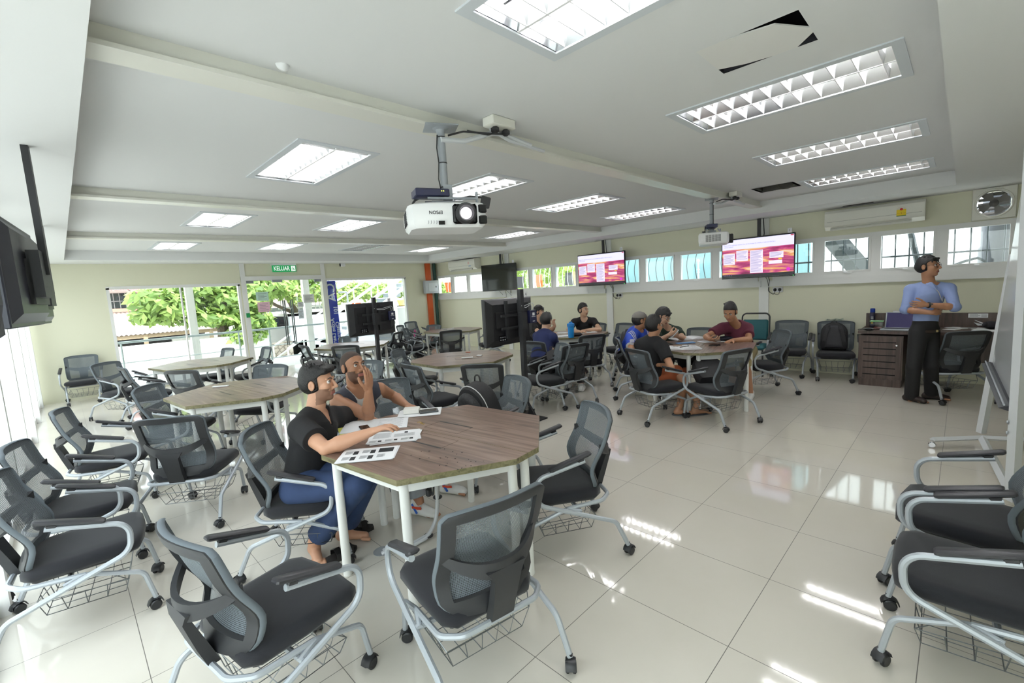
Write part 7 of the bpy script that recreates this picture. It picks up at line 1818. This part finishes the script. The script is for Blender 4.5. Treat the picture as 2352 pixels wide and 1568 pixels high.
person('P2', 'man with shaved head in charcoal sleeveless top, one hand raised to his chin', dict(h=0.0042, neck=(818, 893, 3.42), head=(812, 842, 3.36), face=(0.78, 0.62, 0.12), sR=(776, 918, 'n'), sL=(872, 890, 'f'), pel=(812, 985, 'f'), torso=0.5, fwd=(0.8, 0.6, 0),
    eR=(846, 955, 'n'), wR=(847, 899, 'n'), eL=(902, 908, 'f'), wL=(934, 930, 'n'), kR=(-1.02, -0.20, 0.49), kL=(-1.12, 0.12, 0.49), aR=tuple(at(962, 1148, z=0.11)), aL=tuple(at(1030, 1101, z=0.11)), L=dict(ua=0.27, fa=0.24, th=0.44, sh=0.43),
    handR=((0.1, 0.0, 1.0), (-0.7, -0.3, 0.1), (-0.3, 0.9, 0.1), [0.10, 0.16, 0.22, 0.30, 0.1]), handL=((0.8, 0.3, -0.25), dn, (0.3, 1, 0), 0.35), skin='b', beard=True, hair='shaved', shirt=[GRYT, TRIM], shirtmat=sm2, sleeve=0, neckr=0.074, loose=0.010, hem=0.05, pants=SWEAT, plen=0.93, shoes=[SNEW, SNES], arm=1.1, fat=1.05,
    toeR=lambda J, r, f: _n(RTH*0.9-FWH*0.5), toeL=lambda J, r, f: _n(RTH*0.9-FWH*0.4), gaze=(0.3, 0.6)))
person('P3', 'standing man in light blue shirt with arms crossed, white lanyard and glasses', dict(h=0.005, neck=(2136, 650, 5.25), head=(2133, 612, 5.20), face=(0.38, 0.92, 0.05), sR=(2091, 662, 'n'), sL=(2184, 660, 'f'), pel=(2122, 766, 'f'), torso=0.53, fwd=(0.25, 0.97, 0),
    eR=(2080, 711, 'n'), wR=(2142, 718, 'n'), eL=(2193, 705, 'n'), wL=(2128, 700, 'n'), kR=(2098, 845, 'n'), kL=(2138, 842, 'n'), aR=(2093, 914, 'f'), aL=(2140, 905, 'f'), L=dict(ua=0.28, fa=0.26, th=0.42, sh=0.41),
    handR=((0.97, -0.1, 0.1), (-0.1, -1, 0.0), (0.2, 0.2, 1), 0.3), handL=((-0.98, -0.2, 0.1), (0.1, -1, 0.1), (0.2, 0, 1), 0.3), skin='d', hair='short', top=0.016, side=0.010, fringe=True, glasses=1, shirt=[OXF], sleeve=1.10, neckr=0.070, loose=0.006, hem=0.03, pants=BTRO, plen=0.97, cuff=0.06, shoes=[BSHO, BSOL], fat=1.02, sc=0.93,
    toeR=lambda J, r, f: _n(-FWH+RTH*0.25), toeL=lambda J, r, f: _n(-FWH*0.7+RTH*0.8), gaze=(0.6, 0.4)))
person('P4', 'boy in black t-shirt facing us behind the blue bottle, looking aside', dict(h=0.007, neck=(1341, 731, 8.55), head=(1340, 712, 8.5), face=(0.62, 0.78, -0.05), sR=(1319, 738, 'n'), sL=(1364, 736, 'f'), pel=(1341, 774, 'f'), fwd=(0.1, 1, 0),
    eR=(1305, 757, 'n'), wR=(1330, 761, 'n'), eL=(1378, 756, 'n'), wL=(1345, 758, 'n'), kR=(-3.35, 4.92, 0.5), kL=(-3.05, 4.95, 0.5), aR=(-3.35, 4.85, 0.1), aL=(-3.05, 4.85, 0.1), handR=((0.9, 0.4, 0), dn, (0, 1, 0), 0.4), handL=((-0.95, 0.2, 0), dn, (0, 1, 0), 0.5),
    skin='c', hair='short', top=0.022, side=0.005, shirt=[BLKT], sleeve=0.55, pants=BTRO, shoes=[BSHO, BSOL], gaze=(0.7, 0)))
person('P5', 'boy half hidden by the screen numbered 4, looking at his papers', dict(h=0.007, neck=(1236, 738, 8.9), head=(1238, 716, 8.85), face=(0.95, 0.25, -0.2), sR=(1226, 748, 'n'), sL=(1252, 745, 'f'), pel=(1228, 785, 'f'), fwd=(0.9, 0.4, 0),
    eR=(1240, 766, 'n'), wR=(1264, 764, 'n'), eL=(1268, 757, 'n'), wL=(1274, 748, 'n'), kR=(-3.95, 4.75, 0.5), kL=(-3.9, 5.0, 0.5), aR=(-3.95, 4.75, 0.1), aL=(-3.9, 5.0, 0.1), handR=((1, 0, 0), dn, (0, 1, 0), 0.4), handL=((-0.3, 0, 1), (0.5, 0.5, 0), (0, 1, 0), 0.7), skin='c', hair='short', top=0.016, side=0.008, fringe=True, shirt=[BLKT], sleeve=0.5, pants=BTRO, shoes=[BSHO, BSOL]))
def sm6(P, J, r, fwd, upt, nk):
    m = np.zeros(len(P), int)
    for s_ in 'RL':
        a, e = J['s'+s_]-upt*0.015, J['e'+s_]; t = (P-a)@(e-a)/((e-a)@(e-a)); m[(t > 0.53) & (np.linalg.norm(P-e, axis=1) < 0.2)] = 1
    return m
person('P6', 'boy in navy polo with pale sleeve bands, back to us beside the screen pole', dict(h=0.006, neck=(1252, 760, 6.75), head=(1255, 737, 6.75), face=(0.5, -0.8, -0.45), sR=(1270, 772, 'n'), sL=(1234, 770, 'f'), pel=(1240, 826, 'n'), fwd=(0.35, -0.9, 0),
    eR=(1279, 801, 'f'), wR=(1262, 806, 'f'), eL=(1240, 803, 'f'), wL=(1256, 803, 'f'), kR=(-2.25, 3.62, 0.5), kL=(-2.55, 3.65, 0.5), aR=(-2.2, 3.6, 0.1), aL=(-2.5, 3.65, 0.1), handR=((-0.6, -0.5, 0.2), (0.2, -0.3, -1), (-0.5, -0.6, 0.6), 0.6), handL=((0.7, -0.5, 0), dn, (0.5, -0.6, 0.6), 0.6), skin='c', eyes=False, hair='short', top=0.014, side=0.010, shirt=[NAVYP, TRIM], shirtmat=sm6, sleeve=0.6, neckr=0.066, pants=BTRO, shoes=[SNEW, SNES]))
def sm7(P, J, r, fwd, upt, nk):
    m = np.zeros(len(P), int); a, e = J['sR'], J['eR']; ax_ = _n(J['sR']-nk); q = P-nk; lt = q@r
    for s_ in 'RL':
        a, e = J['s'+s_]-upt*0.015, J['e'+s_]; d_ = _n(e-a); t = (P-a)@(e-a)/((e-a)@(e-a)); m[(t > 0.60) & (np.linalg.norm(P-e, axis=1) < 0.2)] = 1
        s_n = _n(a-nk); fr = (P-a)@fwd; al = (P-nk)@s_n
        for k in (-0.028, 0.0, 0.028): m[(np.abs(fr-k) < 0.006) & (al > 0.08) & ((P-a)@upt > -0.02) & (t < 0.45)] = 1
    return m
person('P7', 'boy in grey cap and royal blue jersey with white stripes', dict(h=0.0055, neck=(1466, 757, 6.35), head=(1471, 736, 6.3), face=(0.95, -0.1, -0.12), sR=(1450, 773, 'n'), sL=(1484, 765, 'f'), pel=(1440, 812, 'f'), fwd=(0.9, -0.35, 0),
    eR=(1450, 808, 'n'), wR=(1472, 806, 'f'), eL=(1496, 793, 'f'), wL=(1510, 793, 'f'), kR=(-0.90, 3.78, 0.5), kL=(-1.0, 4.02, 0.5), aR=(-0.9, 3.75, 0.1), aL=(-1.0, 4.0, 0.1), handR=((0.8, -0.6, 0.1), dn, (0, -1, 0.5), 0.5), handL=((0.9, 0, 0), dn, (0, 1, 0.2), 0.5), skin='d', hair='short', top=0.004, side=0.004, spikes=0, glasses=2, shirt=[JER, TRIM], shirtmat=sm7, sleeve=0.62, loose=0.014, pants=BTRO, plen=0.2, shoes=[SNEW, SNES]))
person('P8', 'boy in black t-shirt and rust shorts seen from behind at the textbooks table', dict(h=0.005, neck=(1500, 775, 5.4), head=(1503, 748, 5.38), face=(0.9, -0.45, -0.12), sR=(1521, 793, 'n'), sL=(1472, 788, 'f'), pel=(1487, 868, 'f'), torso=0.52, fwd=(0.75, -0.66, 0),
    eR=(1541, 843, 'n'), wR=(1519, 838, 'f'), eL=(1492, 835, 'f'), wL=(1512, 838, 'n'), kR=(1574, 857, 'f'), kL=(1560, 850, 'f'), aR=(1562, 926, 'n'), aL=(1605, 926, 'f'), handR=((-0.8, -0.5, 0.1), dn, (-0.5, -0.8, 0.3), 0.7), handL=((0.9, -0.3, 0), dn, (0.3, -1, 0.3), 0.7), skin='d', hair='short', top=0.02, side=0.008, glasses=2, shirt=[BLKT], sleeve=0.62, loose=0.016, hem=0.05, pants=RUST, plen=0.0, fat=1.08,
    toeR=lambda J, r, f: _n(RTH*0.95-FWH*0.25), toeL=lambda J, r, f: _n(RTH*0.95+FWH*0.1)))
person('P9', 'boy in dark green shirt and glasses bent over a phone in both hands', dict(h=0.006, neck=(1530, 750, 6.7), head=(1523, 727, 6.58), face=(0.62, 0.66, -0.48), sR=(1508, 764, 'n'), sL=(1556, 758, 'f'), pel=(1535, 805, 'f'), fwd=(0.3, 0.95, 0),
    eR=(1515, 783, 'n'), wR=(1536, 769, 'n'), eL=(1570, 777, 'n'), wL=(1556, 772, 'n'), kR=(-1.0, 4.45, 0.5), kL=(-0.75, 4.5, 0.5), aR=(-1.0, 4.5, 0.1), aL=(-0.75, 4.5, 0.1), handR=((0.9, 0.2, 0.3), (0.3, -0.6, 0.6), (0.0, 0.8, 0.6), 0.75), handL=((-0.7, 0.5, 0.25), (-0.2, -0.6, 0.6), (0.2, 0.5, 0.8), 0.75), skin='c', hair='short', top=0.026, side=0.010, fringe=True, glasses=2, shirt=[DGRN], sleeve=0.62, pants=BTRO, shoes=[SNEW, SNES]))
person('P10', 'boy in maroon t-shirt looking down at the papers, a phone in one hand', dict(h=0.0055, neck=(1690, 744, 6.15), head=(1677, 717, 6.0), face=(-0.62, 0.68, -0.42), sR=(1658, 752, 'n'), sL=(1716, 752, 'f'), pel=(1706, 800, 'f'), fwd=(-0.55, 0.83, 0),
    eR=(1622, 773, 'n'), wR=(1630, 779, 'n'), eL=(1721, 780, 'n'), wL=(1684, 781, 'n'), kR=(-0.35, 4.45, 0.5), kL=(-0.1, 4.3, 0.5), aR=(-0.3, 4.5, 0.1), aL=(-0.05, 4.35, 0.1), L=dict(ua=0.29, fa=0.22), handR=((0.5, 0.8, -0.1), (0.4, -0.3, 0.7), (0.5, 0.1, 0.6), 0.8), handL=((-0.9, 0.4, -0.1), dn, (-0.2, 0.9, 0), 0.4), skin='d', hair='short', top=0.024, side=0.004, spikes=20, shirt=[MARO], sleeve=0.62, loose=0.016, vneck=0.06, pants=KHAK, plen=0.15, shoes=[SNEW, SNES]))

# details worn or held
body, J, org, ax, hd, r, fwd, upt, o3, W = PEOPLE['P7']
CAPG = mat('cap_grey_cloth', srgb(128, 124, 120), 0.9)
f = Field(hd-0.17, hd+0.2, 0.005); f.ell(hd+ax[1]*-0.018+ax[2]*0.042, ax, np.array([0.085, 0.106, 0.086]), 0.01, cuts=((hd+ax[2]*0.040, -ax[2]+ax[1]*0.1),))
V, Fc = f.mesh(); co_ = mesh_from('cap', V, Fc, CAPG, org, body, None, 2)
b = MB(); b.loft([[W(x, 0.075-6*x*x+dy*(1-90*x*x*0.6), 0.050-2.2*x*x-dy*0.15+dz) for x in np.linspace(-0.068, 0.068, 9)] for dy, dz in ((0.0, 0.002), (0.035, 0.002), (0.068, 0.0))], closed=False, cap=False)
b.loft([[W(x, 0.075-6*x*x+dy*(1-90*x*x*0.6), 0.046-2.2*x*x-dy*0.15+dz) for x in np.linspace(0.068, -0.068, 9)] for dy, dz in ((0.0, 0.002), (0.035, 0.002), (0.068, 0.003))], closed=False, cap=False); b.build('cap_brim', CAPG, body)
p = J['sR']+(J['eR']-J['sR'])*0.42; n_ = _n(-FWH*0.8-RTH*0.1+0.2*UPV); b = MB(); b.add([o3(p+n_*0.075+RTH*0.03*x-UPV*0.035*y) for x, y in ((-1,-1),(-0.6,-1.2),(0.6,-1.2),(1,-1),(1,0.6),(0,1.2),(-1,0.6))], [tuple(range(7))]); b.build('sleeve_badge', mat('badge_white', srgb(216, 220, 236), 0.7), body, smooth=0)
body, J, org, ax, hd, r, fwd, upt, o3, W = PEOPLE['P3']
# lanyard, watch, collar, belt, buttons
b = MB(); ch = J['pel']*0.38+J['nk']*0.62+fwd*0.145
for s_ in (-1, 1): b.tube([o3(J['nk']+r*s_*0.065-fwd*0.01+upt*0.015), o3(J['nk']+r*s_*0.062+fwd*0.075-upt*0.04), o3(J['nk']+r*s_*0.045+fwd*0.125-upt*0.10), o3(ch-upt*0.01)], 0.0, 4, flat=(0.0015, 0.006, tuple(fwd)))
b.build('lanyard', mat('lanyard_white', srgb(214, 212, 204), 0.7), body)
b = MB()
for s_ in (-1, 1):
    b.add([o3(J['nk']+q) for q in (r*s_*0.012+fwd*0.098-upt*0.045, r*s_*0.066+fwd*0.062+upt*0.012, r*s_*0.072-fwd*0.01+upt*0.022, r*s_*0.090+fwd*0.03-upt*0.018, r*s_*0.058+fwd*0.112-upt*0.075)], [(0, 1, 2, 3, 4)])
b.build('collar', OXF, body, smooth=0)
b = MB(); d_ = _n(J['wL']-J['eL']); c_ = J['wL']-d_*0.02; u_ = _n(np.cross(d_, UPV)); v_ = np.cross(d_, u_)
b.tube([o3(c_+0.031*(u_*math.cos(a)+v_*math.sin(a))) for a in np.linspace(0, 2*PI, 17)[:-1]], 0.0, 6, flat=(0.010, 0.003, tuple(d_)), closed=True); b.rbox(o3(c_-FWH*0.032+UPV*0.012), (0.03, 0.03, 0.012), 0.003); b.build('watch', BLKG, body)
b = MB(); c_ = J['pel']-upt*0.02
b.tube([o3(c_+r*0.152*1.05*math.cos(a)+fwd*0.121*math.sin(a)) for a in np.linspace(0, 2*PI, 33)[:-1]], 0.0, 6, flat=(0.016, 0.004, tuple(upt)), closed=True); b.build('belt', mat('belt_brown', srgb(44, 32, 28), 0.5), body)
b = MB(); b.rbox(o3(c_+fwd*0.124), (0.035, 0.012, 0.028), 0.004); b.build('belt_buckle', mat('buckle_brass', srgb(120, 104, 70), 0.35, 0.8), body)
# print on the black t-shirt
body, J, org, ax, hd, r, fwd, upt, o3, W = PEOPLE['P1']
# sneakers of the man with the shaved head: coloured side flashes
body, J, org, ax, hd, r, fwd, upt, o3, W = PEOPLE['P2']
SBL, SRD = mat('sneaker_blue', srgb(40, 96, 190), 0.5), mat('sneaker_red', srgb(206, 70, 44), 0.5)
for s_ in 'RL':
    td = _n((RTH*0.9-FWH*(0.5 if s_ == 'R' else 0.4))*np.array([1, 1, 0])); sd = np.cross(td, UPV); sd = sd if sd@FWH < 0 else -sd; a_ = J['a'+s_]; g = np.array([a_[0], a_[1], 0.0])
    b = MB(); b.tube([o3(g+td*0.015+sd*0.0475+UPV*0.03), o3(g-td*0.01+sd*0.0475+UPV*0.065), o3(g-td*0.03+sd*0.045+UPV*0.095)], 0.0, 4, flat=(0.002, 0.011, tuple(sd))); b.build('blue_flash', SBL, body)
    b = MB(); b.tube([o3(g-td*0.03+sd*0.0475+UPV*0.07), o3(g+td*0.02+sd*0.0485+UPV*0.072), o3(g+td*0.055+sd*0.044+UPV*0.075)], 0.0, 4, flat=(0.002, 0.010, tuple(sd))); b.build('red_flash', SRD, body)
# phones held in hands
body, J, org, ax, hd, r, fwd, upt, o3, W = PEOPLE['P9']
p = (J['wR']+J['wL'])/2-FWH*0.06+UPV*0.035; b = MB(); b.rbox((0, 0, 0), (0.07, 0.14, 0.009), 0.003, R=Matrix.Rotation(-0.7, 3, 'Z') @ Matrix.Rotation(0.8, 3, 'X')); o = b.build('held_phone', mat('phone_silver', srgb(176, 180, 184), 0.35), loc=V3(p)); tag(o, 'silver phone held in both hands by the boy in dark green', 'phone')
body, J, org, ax, hd, r, fwd, upt, o3, W = PEOPLE['P10']
p = J['wR']-FWH*0.07+RTH*0.05+UPV*0.02; b = MB(); b.rbox((0, 0, 0), (0.07, 0.13, 0.010), 0.003, R=Matrix.Rotation(0.9, 3, 'Z') @ Matrix.Rotation(0.6, 3, 'X')); o = b.build('held_phone', mat('phone_brown', srgb(96, 78, 66), 0.5), loc=V3(p)); tag(o, 'brown-cased phone in the hand of the boy in maroon', 'phone')
# slippers of the boy in rust shorts
body, J, org, ax, hd, r, fwd, upt, o3, W = PEOPLE['P8']
for s_, td in (('R', _n(RTH*0.95-FWH*0.25)), ('L', _n(RTH*0.95+FWH*0.1))):
    a_ = J['a'+s_]; g = np.array([a_[0], a_[1], 0.0])+td*0.045; sd = np.cross(td, UPV)
    b = MB(); b.loft([[o3(g+td*0.14*math.cos(a)+sd*(0.048-0.008*math.cos(a))*math.sin(a)+UPV*z) for a in np.linspace(0, 2*PI, 21)[:-1]] for z in (0.001, 0.016)]); b.build('slipper', mat('slipper_grey', srgb(70, 76, 84), 0.6), body)
# ------------------------------------------------------------------ camera, light, view
cam = bpy.data.cameras.new('camera'); co = bpy.data.objects.new('camera', cam); COL.objects.link(co)
cam.sensor_fit = 'HORIZONTAL'; cam.sensor_width = 36.0; cam.lens = 36.0*FPX/2352.0
cam.clip_start = 0.05; cam.clip_end = 300
co.matrix_world = Matrix(((CR[0], CU[0], -CF[0], CAM[0]), (CR[1], CU[1], -CF[1], CAM[1]), (CR[2], CU[2], -CF[2], CAM[2]), (0, 0, 0, 1)))
SC.camera = co
w = bpy.data.worlds.new('sky'); SC.world = w; w.use_nodes = True; nt = w.node_tree
bg = nt.nodes['Background']; bg.inputs[0].default_value = (0.86, 0.93, 1.0, 1); bg.inputs[1].default_value = 3.0
sun = bpy.data.lights.new('sun', 'SUN'); sun.energy = 3.0; sun.angle = 0.03; sun.color = (1, 0.96, 0.9)
so = bpy.data.objects.new('sun', sun); COL.objects.link(so)
d = Vector((-0.62, -0.25, -0.85)); so.rotation_euler = d.to_track_quat('-Z', 'Y').to_euler()
SC.view_settings.view_transform = 'Standard'; SC.view_settings.look = 'None'; SC.view_settings.exposure = 1.12; SC.view_settings.gamma = 1.0
SC.view_settings.use_curve_mapping = False
SC.cycles.max_bounces = 8; SC.cycles.diffuse_bounces = 4; SC.cycles.glossy_bounces = 4; SC.cycles.transparent_max_bounces = 24; SC.cycles.transmission_bounces = 4
SC.cycles.caustics_reflective = False; SC.cycles.caustics_refractive = False
SC.cycles.sample_clamp_indirect = 6.0
SC.cycles.use_denoising = True
